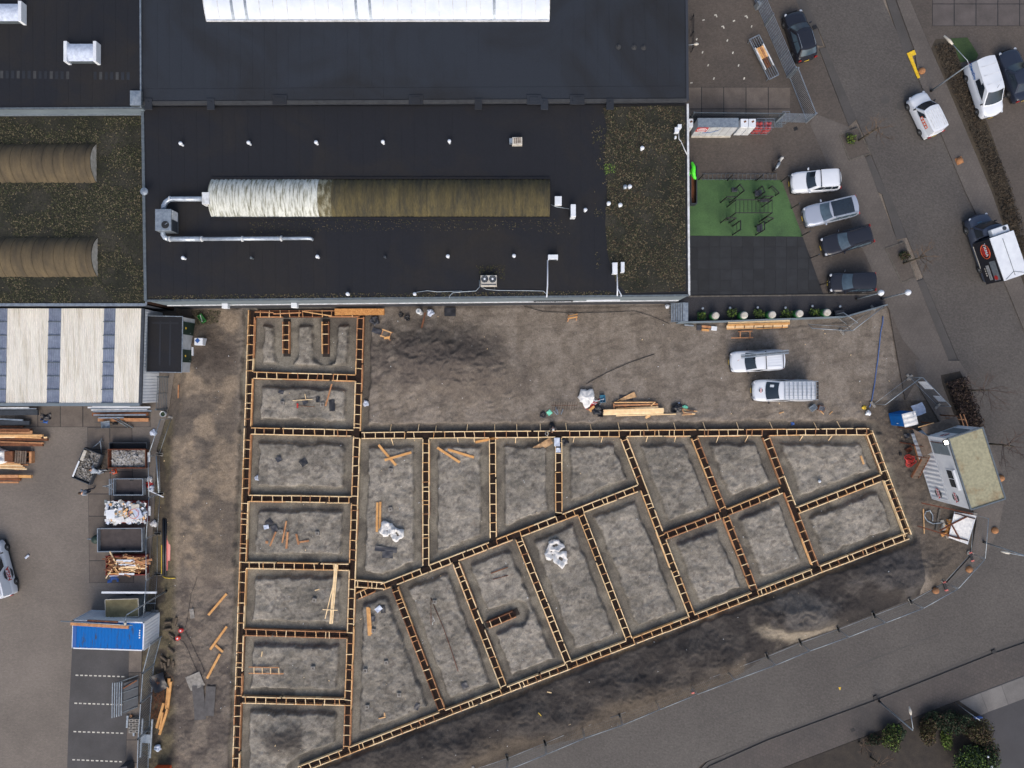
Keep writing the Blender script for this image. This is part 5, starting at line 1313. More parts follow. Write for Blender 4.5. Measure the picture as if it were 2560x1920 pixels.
PLAN = [(0, .74), (.012, .84), (.04, .92), (.1, .975), (.2, 1), (.85, 1), (.94, .975), (.985, .92), (1, .84)]
wheel_cache = {}
def wheel(parent, x, y, r, side):
 if r not in wheel_cache:
  wheel_cache[r] = (MB().lathe((0, 0, -.1), [(r * .6, 0), (r * .93, .0), (r, .03), (r, .17), (r * .93, .2), (r * .6, .2)], 24).mesh('tyre', MAT['tyre'], True),
        MB().lathe((0, 0, .06), [(r * .62, 0), (r * .64, .045), (r * .5, .03), (r * .16, .05)], 20).mesh('rim', MAT['rim'], True))
 ty, rm = wheel_cache[r]
 o = bpy.data.objects.new('wheel', ty); COL.objects.link(o); o.parent = parent; o.location = (x, y, r); o.rotation_euler = (R(-90) * side, 0, 0)
 k = bpy.data.objects.new('rim', rm); COL.objects.link(k); k.parent = o
def car(name, label, cat, q, head, L, W, Ht, paint, style, z0=.095, glass='glass', wheel_r=.32, rear_glass=True, group='parked vehicles', zc=.45):
 st = STY[style]; w0 = P(q, zc); w0.z = z0
 th = thing(name, label, cat, w0, math.atan2(-head[1], head[0]), group)
 hw = W / 2; belt = st['belt']; X_ = lambda u: L / 2 - u * L
 us = sorted(set([0, .006, .012, .025, .04, .07, .1, .14, .2, .24, .27, .3, .36, .37, .42, .5, .6, .7, .8, .86, .9, .94, .97, .985, .994, 1]))
 rings = []
 for u in us:
  wv = hw * interp(PLAN, u); zt = interp(belt, u)
  ring = []
  for fy, fz in ((-.9, .0), (-.97, .12), (-1, .3), (-1.0, .62), (-.975, .86), (-.9, .97), (-.7, 1.0), (-.35, 1.015), (0, 1.02), (.35, 1.015), (.7, 1), (.9, .97), (.975, .86), (1.0, .62), (1, .3), (.97, .12), (.9, 0)):
   z_ = .2 + (zt - .2) * fz; y_ = wv * fy
   bul = .16 * (abs(fy) ** 2.2) * max(0, 1 - u / .12) - .08 * (abs(fy) ** 2.2) * max(0, 1 - (1 - u) / .08)
   zz = max(0, 1 - u / .03) * .05 * (1 - fz)
   ring.append((X_(u) - bul - zz * 0, y_, z_))
  rings.append(ring)
 mb = MB().grid(rings); n = len(rings[0])
 mb.add(rings[0], [tuple(range(n))]); mb.add(rings[-1], [tuple(range(n - 1, -1, -1))])
 mb.build('body', MAT[paint], th, auto=50)
 MB().box((0, 0, .24), (L * .94, W * .93, .2)).build('underbody', MAT['black'], th, bevel=.03)
 c0, c1, r1, r0 = st['cab']; zb = interp(belt, (c0 + r0) / 2) - .02; wbk = hw * .97; wrk = hw * st['wr']
 bf, br = .14, .1
 def hws(s_, v): return lerp(wbk, wrk, s_) * (1 - .07 * max(0, 1 - v / .35) ** 2 - .04 * max(0, (v - .7) / .3) ** 2)
 xf = lambda s_, yf: X_(lerp(c0, c1, s_ ** .92)) - bf * yf * yf
 xr = lambda s_, yf: X_(lerp(r0, r1, s_ ** 1.1)) + br * yf * yf
 zl = lambda s_: zb + (Ht - zb) * s_
 F = lambda s_, v: (xf(s_, v), v * hws(s_, 0), zl(s_) + .02 * (1 - v * v) * s_)
 B = lambda s_, v: (xr(s_, v), v * hws(s_, 1), zl(s_) + .02 * (1 - v * v) * s_)
 Sd = lambda s_, v, sg: (lerp(xf(s_, 1), xr(s_, 1), v), sg * hws(s_, v), zl(s_))
 lv = [0, .25, .5, .75, .94]; vv = [-1 + k / 4 for k in range(9)]; sv_ = [k / 14 for k in range(15)]
 mb = MB()
 mb.grid([[F(s_, v) for v in vv] for s_ in lv]); mb.grid([[B(s_, v) for v in vv[::-1]] for s_ in lv])
 for sg in (1, -1): mb.grid([[Sd(s_, v, sg) for v in (sv_[::-1] if sg > 0 else sv_)] for s_ in lv][::-1] if sg > 0 else [[Sd(s_, v, sg) for v in sv_] for s_ in lv])
 top = []
 for k in range(13):
  f = k / 12; row = []
  for v in vv:
   a = F(.94, v); b = B(.94, v); x = lerp(a[0], b[0], f); y = v * hws(.94, f)
   ed = min(1, min(f, 1 - f) * 7) * (1 - abs(v) ** 5)
   row.append((x, y, zl(.94) + (Ht - zl(.94)) * ed + .03 * (1 - v * v)))
  top.append(row)
 mb.grid(top)
 mb.build('roof_shell', MAT[paint], th, auto=60)
 gl = MAT[glass]
 ofs = lambda p, dx, dy: (p[0] + dx, p[1] + dy, p[2] + .006)
 MB().grid([[ofs(F(s_, v * .9), .014, 0) for v in vv] for s_ in (.08, .3, .5, .7, .92)]).build('windscreen', gl, th, smooth=True)
 if rear_glass: MB().grid([[ofs(B(s_, v * .88), -.014, 0) for v in vv] for s_ in (.2, .4, .6, .8, .9)]).build('rear_window', gl, th, smooth=True)
 for va, vb in st['side']:
  for sg in (1, -1):
   k0 = (va + (.1 if va < .2 else .0))
   MB().grid([[ofs(Sd(s_, lerp(va if s_ < .3 else lerp(va, k0, s_), vb, f), sg), 0, sg * .012) for f in (0, .25, .5, .75, 1)] for s_ in (.12, .35, .6, .86)]).build('side_window', gl, th, smooth=True)
 for sg in (1, -1):
  hl = MB().lathe((0, 0, 0), [(.02, -.06), (.1, -.03), (.11, .02), (.05, .06)], 12).build('headlight', MAT['lamp_glass'], th, smooth=True)
  hl.location = (X_(.035) - .05, sg * hw * .74, interp(belt, .03) * .93); hl.scale = (1.5, 1.2, .7)
  MB().box((X_(.99) - .02, sg * hw * .78, interp(belt, .96) * .84), (.08, .24, .2)).build('tail_light', MAT['tail'], th, bevel=.02)
  mx_ = X_(lerp(c0, c1, .25)) - .1
  MB().box((mx_, sg * (hw + .09), zb + .12), (.12, .2, .14)).build('door_mirror', MAT['black' if 'van' in style or style == 'truck' else paint], th, bevel=.03)
  for u in (.175, .79): wheel(th, X_(u), sg * (hw - .09), wheel_r, sg)
 MB().box((X_(0) + .004, 0, .36), (.016, .42, .1)).build('number_plate', MAT['yellow'], th)
 MB().box((X_(1) - .004, 0, .55), (.016, .42, .1)).build('number_plate', MAT['yellow'], th)
 MB().box((X_(0) + .005, 0, .62), (.04, W * .5, .12)).build('grille', MAT['black'], th, bevel=.01)
 th_info = dict(X=X_, hw=hw, Ht=Ht, F=F, B=B, Sd=Sd, L=L, W=W, wr=wrk, c1=c1, r1=r1)
 return th, th_info
def roof_rails(th, I, mat, inset=.08):
 for sg in (1, -1):
  y = sg * (I['wr'] - inset); xa, xb = I['X'](I['c1'] + .06), I['X'](I['r1'] - .04)
  MB().tube([(xa, y, I['Ht'] - .03), (xa - .1, y, I['Ht'] + .05), (xb + .1, y, I['Ht'] + .05), (xb, y, I['Ht'] - .03)], .02, 6).build('roof_rail', MAT[mat], th, smooth=True)
def roof_bars(th, I, us, mat, h=.1):
 for u in us:
  x = I['X'](u); MB().bar((x, -I['wr'], I['Ht'] + h), (x, I['wr'], I['Ht'] + h), .05, .035).bar((x, -I['wr'] + .03, I['Ht'] - .05), (x, -I['wr'] + .03, I['Ht'] + h), .06, .06).bar((x, I['wr'] - .03, I['Ht'] - .05), (x, I['wr'] - .03, I['Ht'] + h), .06, .06).build('roof_bar', MAT[mat], th)
c_, I = car('parked_car', 'dark crossover with silver roof rails parked beside the metal fence at the top', 'car', t(3, 0, 262, 325), (-130, -425), 4.4, 1.84, 1.58, 'paint_black', 'hatch', glass='glass_lit')
roof_rails(c_, I, 'galv')
c_, I = car('parked_car', 'white compact SUV with black roof bars parked next to the green turf', 'car', t(3, 0, 390, 1578), (-390, 24), 4.25, 1.8, 1.68, 'paint_white', 'suv')
roof_bars(c_, I, (.52, .9), 'black')
c_, I = car('parked_car', 'silver SUV with a dark glass roof parked second from the turf corner', 'car', t(3, 1, 520, 176), (-465, 112), 4.7, 1.87, 1.66, 'paint_silver', 'suv', glass='glass_lit')
MB().grid([[(lerp(I['X'](.45), I['X'](.84), f), v * I['wr'] * .84, I['Ht'] + .034 * (1 - v * v) + .008) for v in (-1, -.5, 0, .5, 1)] for f in (0, .5, 1)]).build('sunroof', MAT['glass'], c_, smooth=True)
roof_rails(c_, I, 'galv', .04)
c_, I = car('parked_car', 'black estate car parked slanted between the silver SUV and the black hatchback', 'car', t(3, 1, 664, 425), (-432, 125), 4.45, 1.8, 1.48, 'paint_black', 'wagon', glass='glass_lit')
roof_rails(c_, I, 'black')
c_, I = car('parked_car', 'black tall hatchback parked straight beside the gravel strip', 'car', t(3, 1, 708, 785), (-395, 8), 3.95, 1.74, 1.56, 'paint_black', 'mpv', glass='glass_lit')
zv = zr(1780, 840, 7.373)
vn, I = car('delivery_van', 'white van with grey beams on its roof standing on the sand', 'van', zv(788, 460), (-975, 50), 4.55, 1.85, 1.84, 'paint_white', 'minivan', z0=.03, rear_glass=False)
roof_bars(vn, I, (.6, .92), 'black', .1)
for k in range(6): MB().box((lerp(I['X'](.62), I['X'](.9), .5), -.55 + .22 * k, I['Ht'] + .035), (1.15, .06, .02)).build('roof_rib', MAT['white'], vn)
badge(vn, (I['X'](.155), .0, 1.0), (0, -.08, R(-90)), .17)
badge(vn, (I['X'](.62), I['hw'] - .005, .8), (R(-90), 0, R(180)), .28)
bm = thing('aluminium_beams', 'bundle of grey beams strapped on the roof of the van on the sand', 'beams', vn.location + Vector((0, 0, I['Ht'] + .12)), vn.rotation_euler.z + .05)
for k in range(3): MB().box((-.35, -.62 + .12 * k, .06), (4.05, .1, .1)).build('beam', MAT['galv_dark' if k == 1 else 'galv'], bm)
vn, I = car('delivery_van', 'larger white van with a full ladder rack standing on the sand', 'van', zv(1268, 1003), (-1130, 2), 5.2, 1.9, 1.9, 'paint_white', 'van', z0=.03, rear_glass=False)
badge(vn, (I['X'](.12), 0, 1.1), (0, -.06, R(-90)), .18)
for sg in (1, -1): badge(vn, (I['X'](.62), sg * (I['hw'] - .004), .85), (R(-90) * sg, 0, R(180) if sg > 0 else 0), .3)
rk = MB()
for k in range(8): rk.bar((I['X'](.45 + .072 * k), -.74, I['Ht'] + .12), (I['X'](.45 + .072 * k), .74, I['Ht'] + .12), .05, .03)
for y in (-.78, -.4, -.13, .13, .4, .78): rk.bar((I['X'](.44), y, I['Ht'] + .15), (I['X'](.99), y, I['Ht'] + .15), .03 if abs(y) < .7 else .06, .03)
rk.build('ladder_rack', MAT['galv'], vn)
MB().box((I['X'](.985), 0, I['Ht'] + .13), (.12, 1.5, .06)).build('rack_roller', MAT['black'], vn)
MB().grid([[(p[0] + .01, p[1], p[2] + .012) for p in (I['F'](s_, -.62), I['F'](s_, -.36))] for s_ in (.35, .6)]).build('paper_sheet', MAT['white'], vn)
vn, I = car('delivery_van', 'small white van with orange lettering driving up the street', 'van', t(3, 0, 1345, 1000), (-158, -330), 3.95, 1.72, 1.8, 'paint_white', 'minivan', z0=.02, zc=.5, rear_glass=False)
for k in range(7): MB().box((I['X'](.7), -.56 + .185 * k, I['Ht'] + .036), (1.7, .05, .02)).build('roof_rib', MAT['white_dirty'], vn)
MB().box((I['X'](.66), I['hw'] * .96, 1.3), (1.1, .02, .34)).build('side_logo', MAT['orange'], vn)
for k in range(4): o = MB().cyl((0, 0, 0), .1, .01, 12).build('logo_dot', MAT['white'], vn); o.location = (I['X'](.66) - .4 + .27 * k, I['hw'] * .96 + .012, 1.32); o.rotation_euler = (R(-90), 0, 0)
vn, I = car('delivery_van', 'white panel van with blue lettering parked beside the dark saloon', 'van', t(3, 0, 1822, 800), (152, 470), 4.95, 1.94, 1.98, 'paint_white', 'van', z0=.1, zc=.1, rear_glass=False)
text('ChemDry', .36, MAT['blue'], vn, (I['X'](.83), -I['hw'] + -.008, 1.32), (R(90), 0, 0))
MB().box((I['X'](.56), -I['hw'] * .955, 1.48), (.95, .02, .5)).build('side_window', MAT['glass'], vn)
for k in range(3): MB().box((I['X'](.5 + .16 * k), 0, I['Ht'] + .03), (.03, 1.35, .02)).build('roof_rib', MAT['white_dirty'], vn)
MB().tube([(I['X'](.4), .1, I['Ht']), (I['X'](.44), .12, I['Ht'] + .3)], .012, 5).build('aerial', MAT['black'], vn)
c_, I = car('parked_car', 'dark blue saloon cut off by the right picture edge beside the white van', 'car', t(3, 0, 2118, 660), (-152, -430), 4.65, 1.84, 1.44, 'paint_navy', 'sedan', z0=.1)
zt_ = zr(2380, 520, 7.54)
tr, I = car('box_truck', 'black delivery truck with white box roof and round logo on its side', 'truck', zt_(545, 770), (-250, -730), 5.9, 2.0, 2.15, 'paint_slate', 'truck', z0=.02, zc=0, rear_glass=False, wheel_r=.35)
for o in list(tr.children):
 if o.name.startswith('tail_light'): o.location.x -= .1
bx0, bx1 = I['X'](.385), I['X'](1.02)
MB().box(((bx0 + bx1) / 2, 0, 1.72), (bx0 - bx1, 2.06, 2.2)).build('cargo_box', MAT['paint_black'], tr, bevel=.02)
MB().box(((bx0 + bx1) / 2, 0, 2.85), (bx0 - bx1 + .04, 2.1, .08)).build('box_roof', MAT['white'], tr, bevel=.02)
MB().box(((bx0 + bx1) / 2 - .1, .05, 2.9), (bx0 - bx1 - .5, .03, .03)).bar((bx1 + .5, .05, 2.9), (bx1 + .05, .9, 2.9), .03, .03).bar((bx1 + .5, .05, 2.9), (bx1 + .05, -.9, 2.9), .03, .03).build('roof_seam', MAT['galv_dark'], tr)
MB().box((bx0 + .35, -.2, 2.42), (.62, 1.5, .46)).build('cooling_unit', MAT['white'], tr, bevel=.06)
MB().cyl((bx0 + .42, -.55, 2.65), .17, .03, 18).build('cooling_fan', MAT['steel_dark'], tr)
ys_ = 1.03
rg = MB().tube([(.62 * math.cos(k * .2618), .5 * math.sin(k * .2618), 0) for k in range(25)], .035, 6).build('logo_ring', MAT['orange'], tr, smooth=True); rg.location = (I['X'](.55), ys_ + .012, 1.85); rg.rotation_euler = (R(-90), 0, R(180))
o = MB().cyl((0, 0, -.01), .5, .012, 24).build('logo_disc', MAT['red'], rg); o.scale = (.9, .75, 1)
text('YAMA', .42, MAT['white'], tr, (I['X'](.53), ys_ + .03, 1.95), (R(90), 0, R(180)))
for k in range(4): o = MB().cyl((0, 0, 0), .07, .012, 12).build('logo_dot', MAT['off_white'], tr); o.location = (I['X'](.79 + .035 * k), ys_ + .012, 1.12); o.rotation_euler = (R(-90), 0, 0)
for k in range(3): MB().box((I['X'](.86) , ys_ + .012, 1.35 + .13 * k), (1.3, .012, .045)).build('text_line', MAT['white_dirty'], tr)
MB().box((I['X'](.85), ys_ + .012, 2.2), (1.7, .014, .66)).build('picture_panel', MAT['galv'], tr)
o = MB().cyl((0, 0, 0), .2, .016, 16).build('picture_spot', MAT['red'], tr); o.location = (I['X'](.95), ys_ + .018, 2.1); o.rotation_euler = (R(-90), 0, 0)
MB().box((I['X'](.6), 1.02, .62), (2.0, .05, .09)).build('side_rail', MAT['off_white'], tr)
MB().box((bx1 + .02, 0, .66), (.06, 1.9, .08)).build('rear_bar', MAT['red_white'], tr)
MB().box((I['X'](.12), .35, 1.36), (.03, .38, .02), 0, .6).build('paper_sheet', MAT['teal'], tr)
zp = zr(0, 1320, 8.294)
vn, I = car('delivery_van', 'white van with red lettering cut off by the left picture edge in the yard', 'van', zp(92, 806), (-195, -740), 5.0, 1.9, 1.95, 'paint_white', 'van', z0=.025, zc=0, rear_glass=False)
badge(vn, (I['X'](.62), -I['hw'] - .003, .95), (R(90), 0, 0), .58)
for k in range(5): MB().box((I['X'](.7), -.6 + .3 * k, I['Ht'] + .036), (2.4, .1, .02)).build('roof_rib', MAT['white_dirty'], vn)
# motor scooter
sc = thing('motor_scooter', 'black motor scooter with pale seat parked above the fenced turf', 'scooter', P(gy(1665, 225), .09), R(60))
for x in (.55, -.55):
 o = bpy.data.objects.new('wheel', wheel_cache[.32][0]); COL.objects.link(o); o.parent = sc; o.location = (x, 0, .22); o.rotation_euler = (R(-90), 0, 0); o.scale = (.7, .7, .6)
MB().tube([(-.75, 0, .62), (-.3, 0, .66), (0, 0, .5), (.3, 0, .35)], [.1, .17, .13, .08], 10).build('body', MAT['paint_black'], sc, smooth=True)
MB().tube([(-.6, 0, .78), (-.2, 0, .78), (.05, 0, .74)], [.1, .14, .08], 10).build('seat', MAT['galv'], sc, smooth=True)
MB().tube([(.35, 0, .35), (.5, 0, .75), (.42, 0, 1.0)], [.16, .12, .06], 10).build('front_shield', MAT['white_dirty'], sc, smooth=True)
MB().tube([(.4, -.33, 1.02), (.44, 0, 1.0), (.4, .33, 1.02)], .025, 8).build('handlebar', MAT['black'], sc, smooth=True)
# ================================================================ fences, lamps, plants, containers
def heras(a, b, label, z0=.0, h=2.0, lean=(0, 0), group='mobile mesh fence panels', feet=True, banner=None):
 """mobile fence panel between photo base points"""
 A, B_ = P(a), P(b); d_ = B_ - A; Ln = d_.length
 th = thing('mesh_fence_panel', label, 'fence panel', (A.x, A.y, z0), math.atan2(d_.y, d_.x), group)
 lx = lean[0]
 T = lambda x, z: (x, lx * z / h, z)
 mb = MB().tube([T(.05, .05), T(.05, h)], .022, 6).tube([T(Ln - .05, .05), T(Ln - .05, h)], .022, 6).tube([T(.05, h), T(Ln - .05, h)], .032, 6).tube([T(.05, .15), T(Ln - .05, .15)], .018, 6)
 mb.build('frame', MAT['galv'], th, smooth=True)
 mb = MB(); k = .15
 while k < Ln - .1:
  mb.bar(T(k, .15), T(k, h), .006, .006); k += .16
 for z_ in (.5, .95, 1.4, 1.8): mb.bar(T(.05, z_), T(Ln - .05, z_), .006, .006)
 mb.build('wire_mesh', MAT['galv_dark'], th)
 if feet:
  for x in (0.0, Ln):
   MB().box((x, 0, .07), (.22, .62, .13)).build('foot_block', MAT['concrete'], th, bevel=.02)
 if banner:
  for x0, x1, za, zb in banner: MB().quad(T(x0, za), T(x1, za), T(x1, zb), T(x0, zb)).build('banner', MAT['white'], th)
 return th
def bar_fence(a, b, label, h=1.9, z0=.09, vertical=True, step=.13, mat='galv', n_rail=9, group=None, posts=True):
 A, B_ = P(a), P(b); d_ = B_ - A; Ln = d_.length
 th = thing('bar_fence', label, 'fence', (A.x, A.y, z0), math.atan2(d_.y, d_.x), group)
 if vertical:
  MB().bar((0, 0, h), (Ln, 0, h), .06, .05).build('rail', MAT[mat], th); MB().bar((0, 0, .12), (Ln, 0, .12), .06, .05).build('rail', MAT[mat], th)
  mb = MB(); x = step
  while x < Ln - .03: mb.bar((x, 0, .1), (x, 0, h), .028, .028); x += step
  mb.build('bar_row', MAT[mat], th)
 else:
  for k in range(n_rail): MB().bar((0, 0, .12 + (h - .12) * k / (n_rail - 1)), (Ln, 0, .12 + (h - .12) * k / (n_rail - 1)), .035, .035).build('rail', MAT[mat], th)
  for k in range(1, max(2, int(Ln / 1.6))): MB().bar((k * Ln / max(2, int(Ln / 1.6)), 0, .05), (k * Ln / max(2, int(Ln / 1.6)), 0, h), .05, .05).build('stile', MAT[mat], th)
 if posts:
  for x in (0, Ln): MB().box((x, 0, h / 2 + .05), (.12, .12, h + .1)).build('post', MAT[mat], th)
 return th
zf = zr(1690, 0, 4.608)
bar_fence(zf(852, -90), zf(1020, 300), 'upper part of the sliding metal gate with level bars beside the dark crossover', vertical=False)
bar_fence(zf(1022, 305), zf(1275, 900), 'lower part of the sliding metal gate with level bars beside the dark crossover', vertical=False)
bar_fence(zf(1300, 905), zf(1500, 1410), 'metal fence with upright bars between the gate and the yard corner')
bar_fence(zf(1490, 1418), zf(1150, 1410), 'metal fence with level bars along the gas cages', vertical=False)
bar_fence(zf(1140, 1408), zf(140, 1400), 'metal fence behind the white cabinets and the long kiosk', mat='galv_dark')
q = P(zf(915, 100)); MB().box((q.x, q.y, .55), (.25, .4, .9), .4).solo('gate_motor', MAT['galv'], 'grey gate motor box at the top end of the sliding gate', 'gate motor', bevel=.02)
# mobile fence along the street
HB = tl(2, 3, (-330, 1665), (-40, 1568), (285, 1436), (605, 1302), (925, 1190), (1235, 1062), (1545, 936), (1860, 816), (2200, 690)) + tl(3, 3, (275, 572), (600, 456), (910, 336), (1225, 215), (1515, 52)) + tl(3, 2, (1742, 1462), (1770, 1120))
seg_names = ['first', 'second', 'third', 'fourth', 'fifth', 'sixth', 'seventh', 'eighth', 'ninth', 'tenth', 'eleventh', 'twelfth', 'thirteenth', 'fourteenth', 'fifteenth']
for k in range(len(HB) - 1):
 if k == len(HB) - 2: lb = 'mesh fence panel at the street corner beside the white sheet frame'
 elif k == len(HB) - 3: lb = 'mesh fence panel at the street corner next to the orange domes'
 else: lb = 'mesh fence panel along the street kerb, %s counted from the bottom picture edge' % seg_names[k]
 heras(HB[k], HB[k + 1], lb, z0=.02)
for q in (t(3, 2, 1745, 1455), t(3, 3, 1520, 50), t(2, 3, 1545, 935)):
 c = P(q); f = thing('ballast_block', 'black ballast block with red ends at ' + {0: 'the sharp street corner', 1: 'the bend before the corner', 2: 'the straight street side'}[(t(3, 2, 1745, 1455), t(3, 3, 1520, 50), t(2, 3, 1545, 935)).index(q)], 'ballast block', (c.x + .05, c.y - .35, .02), R(105), 'black ballast blocks')
 MB().box((0, 0, .08), (.75, .22, .14)).build('block', MAT['black'], f, bevel=.03)
 for s_ in (-1, 1): MB().box((s_ * .36, 0, .09), (.12, .24, .16)).build('red_end', MAT['red_white'], f)
# left yard mesh fence
LB = tl(0, 2, (1490, 290), (1385, 605), (1392, 945), (1368, 1290), (1368, 1640)) + tl(0, 3, (1345, 300),)
for k, lb in enumerate(('slanting mesh fence panel left of the spoil bank, uppermost', 'mesh fence panel right of the rubble skip', 'mesh fence panel right of the empty small trailer', 'mesh fence panel right of the large empty trailer', 'mesh fence panel above the olive box trailer')):
 heras(LB[k], LB[k + 1], lb, z0=.05)
zc = zr(2200, 920, 4.608)
heras(zc(-90, 420), zc(325, 105), 'mesh fence panel standing on the sand above the blue toilet', z0=.05, h=2.0)
heras(zc(330, 110), zc(650, 440), 'mesh fence panel with two white banners beside the hedge', z0=.08, banner=[(.5, 1.4, .7, 1.95), (2.2, 2.9, .9, 1.95)])
zg = zr(1660, 700, 3.814)
heras(zg(1360, 415), zg(1745, 440), 'mesh fence panel leaning against the low wall', z0=.06, h=1.0, lean=(-.5, 0), feet=False)
heras(zg(1690, 500), zg(1985, 270), 'slanted mesh fence panel ending at the gravel strip', z0=.05)
heras(zg(1740, 430), zg(1600, 330), 'short mesh fence panel in front of the gravel strip', z0=.08, feet=False)
# bars fence bottom left
LF = tl(0, 3, (1398, 520), (1335, 760), (1318, 1010), (1296, 1310), (1285, 1720))
for k, lb in enumerate(('uppermost section of the upright bar fence beside the logs', 'second section of the upright bar fence beside the brushwood', 'third section of the upright bar fence beside the orange beams', 'lowest section of the upright bar fence at the picture bottom')):
 bar_fence(LF[k], LF[k + 1], lb, h=1.9, z0=.03, mat='galv', step=.15)
# ---------------------------------------------------------------- lamps
def lamp(q, label, h, arm=None, globe=False, z0=.1, armlen=1.6):
 w = P(q); th = thing('street_lamp', label, 'street lamp', (w.x, w.y, z0))
 MB().tube([(0, 0, 0), (0, 0, h * .35), (0, 0, h)], [.075, .065, .045], 10).build('pole', MAT['galv'], th, smooth=True)
 MB().cyl((0, 0, 0), .11, .25, 12).build('base', MAT['black'], th)
 if globe:
  MB().lathe((0, 0, h - .05), [(.08, 0), (.2, .08), (.25, .22), (.2, .38), (.06, .46)], 18).build('globe', MAT['white'], th, smooth=True)
 else:
  d_ = Vector(arm).normalized()
  e = d_ * armlen
  MB().tube([(0, 0, h - .05), (e.x * .15, e.y * .15, h + .12), (e.x, e.y, h + .2)], .028, 8).build('arm', MAT['galv'], th, smooth=True)
  MB().tube([(e.x * .95, e.y * .95, h + .2), (e.x * 1.12, e.y * 1.12, h + .22), (e.x * 1.4, e.y * 1.4, h + .18)], [.07, .12, .06], 10).build('lamp_head', MAT['off_white'], th, smooth=True)
 return th
lamp(t(3, 0, 1402, 790), 'tall street lamp leaning over the white panel van', 5.1, (-186, 191, 0), armlen=2.2)
lamp(t(3, 3, 955, 1078), 'street lamp with bent arm at the shrub garden', 5.1, (-35, 180, 0), armlen=1.45)
lamp(t(3, 2, 1855, 1362), 'street lamp at the street corner running out of the right picture edge', 5.1, (-1, .2, 0))
lamp(t(3, 1, 758, 925), 'left globe lamp above the gravel strip', 3.9, globe=True)
lamp(t(3, 1, 975, 922), 'right globe lamp at the tip of the gravel strip', 3.9, globe=True)
lamp(t(0, 3, 1440, 128), 'yard lamp pole with a cross arm over the blue container', 6.3, (0, -1, 0), z0=.02, armlen=.5)
w = P(t(2, 0, 1515, 393), 4.0)
wl_ = thing('wall_lamp', 'small lamp on an arm sticking out of the hall wall at the top', 'lamp', (30.0 if False else w.x - .2, w.y, 4.0))
MB().tube([(0, 0, 0), (.6, .03, .1), (.75, .05, .1)], .03, 8).build('arm', MAT['galv'], wl_, smooth=True)
MB().tube([(.7, .05, .1), (.9, .07, .1), (1.1, .08, .08)], [.05, .13, .06], 10).build('lamp_head', MAT['off_white'], wl_, smooth=True)
rl = thing('handrail', 'black handrail beside the hall wall at the top', 'handrail', P(t(2, 0, 1545, 315), .09))
for x in (-1.4, 0, 1.4): MB().tube([(0, x, 0), (0, x, 1.0)], .03, 6).build('post', MAT['black'], rl)
MB().tube([(0, -1.5, 1.0), (0, 1.5, 1.0)], .035, 8).build('rail', MAT['black'], rl); MB().tube([(0, -1.5, .5), (0, 1.5, .5)], .025, 8).build('rail', MAT['black'], rl)
# ---------------------------------------------------------------- plants
def foliage(rx, ry, rz_, n, s0, s1, seed, fill=.55, box=False):
 g = np.random.default_rng(seed)
 if box:
  p = g.uniform(-1, 1, (n, 3))
 else:
  v = g.normal(size=(n, 3)); v /= np.linalg.norm(v, axis=1)[:, None]
  p = v * (g.uniform(fill ** 3, 1, n) ** (1 / 3))[:, None]
  cl = g.normal(size=(14, 3)); cl /= np.linalg.norm(cl, axis=1)[:, None]
  dd = np.max(p @ cl.T, axis=1); p = p * (0.72 + .38 * sstep(.7, 1.0, dd))[:, None]
 p = p * np.array([rx, ry, rz_])
 s = g.uniform(s0, s1, n); a = g.normal(size=(n, 3)); a /= np.linalg.norm(a, axis=1)[:, None]
 b = np.cross(a, g.normal(size=(n, 3))); b /= np.linalg.norm(b, axis=1)[:, None]
 a *= s[:, None]; b *= (s * .6)[:, None]
 return np.stack([p - a, p + b, p + a, p - b], 1).reshape(-1, 3)
def leafmesh(name, vs, mats, parent, loc, seed=0):
 n = len(vs) // 4; me_ = bpy.data.meshes.new(name)
 me_.vertices.add(4 * n); me_.vertices.foreach_set('co', (vs + np.array(loc)).ravel())
 me_.loops.add(4 * n); me_.loops.foreach_set('vertex_index', np.arange(4 * n, dtype=np.int32))
 me_.polygons.add(n); me_.polygons.foreach_set('loop_start', np.arange(0, 4 * n, 4, dtype=np.int32)); me_.polygons.foreach_set('loop_total', np.full(n, 4, dtype=np.int32))
 for m in mats: me_.materials.append(MAT[m])
 me_.polygons.foreach_set('material_index', np.random.default_rng(seed).integers(0, len(mats), n).astype(np.int32)); me_.update()
 o = bpy.data.objects.new(name, me_); COL.objects.link(o); o.parent = parent
 return o
def shrub(q, rx, ry, h, mats, label, seed, n=900, z0=.12, cat='shrub', s=(.05, .11), rot=0, name='shrub', group=None):
 w = P(q); th = thing(name, label, cat, (w.x, w.y, z0), rot, group)
 leafmesh('foliage', foliage(rx, ry, h * .5, n, *s, seed), mats, th, (0, 0, h * .52), seed)
 mb = MB(); rr = random.Random(seed)
 for k in range(6):
  a = rr.uniform(0, 6.28); mb.tube([(0, 0, 0), (.3 * rx * math.cos(a), .3 * ry * math.sin(a), h * .35), (.7 * rx * math.cos(a), .7 * ry * math.sin(a), h * .75)], [.03, .02, .008], 5)
 mb.build('stem', MAT['bark'], th)
 return th
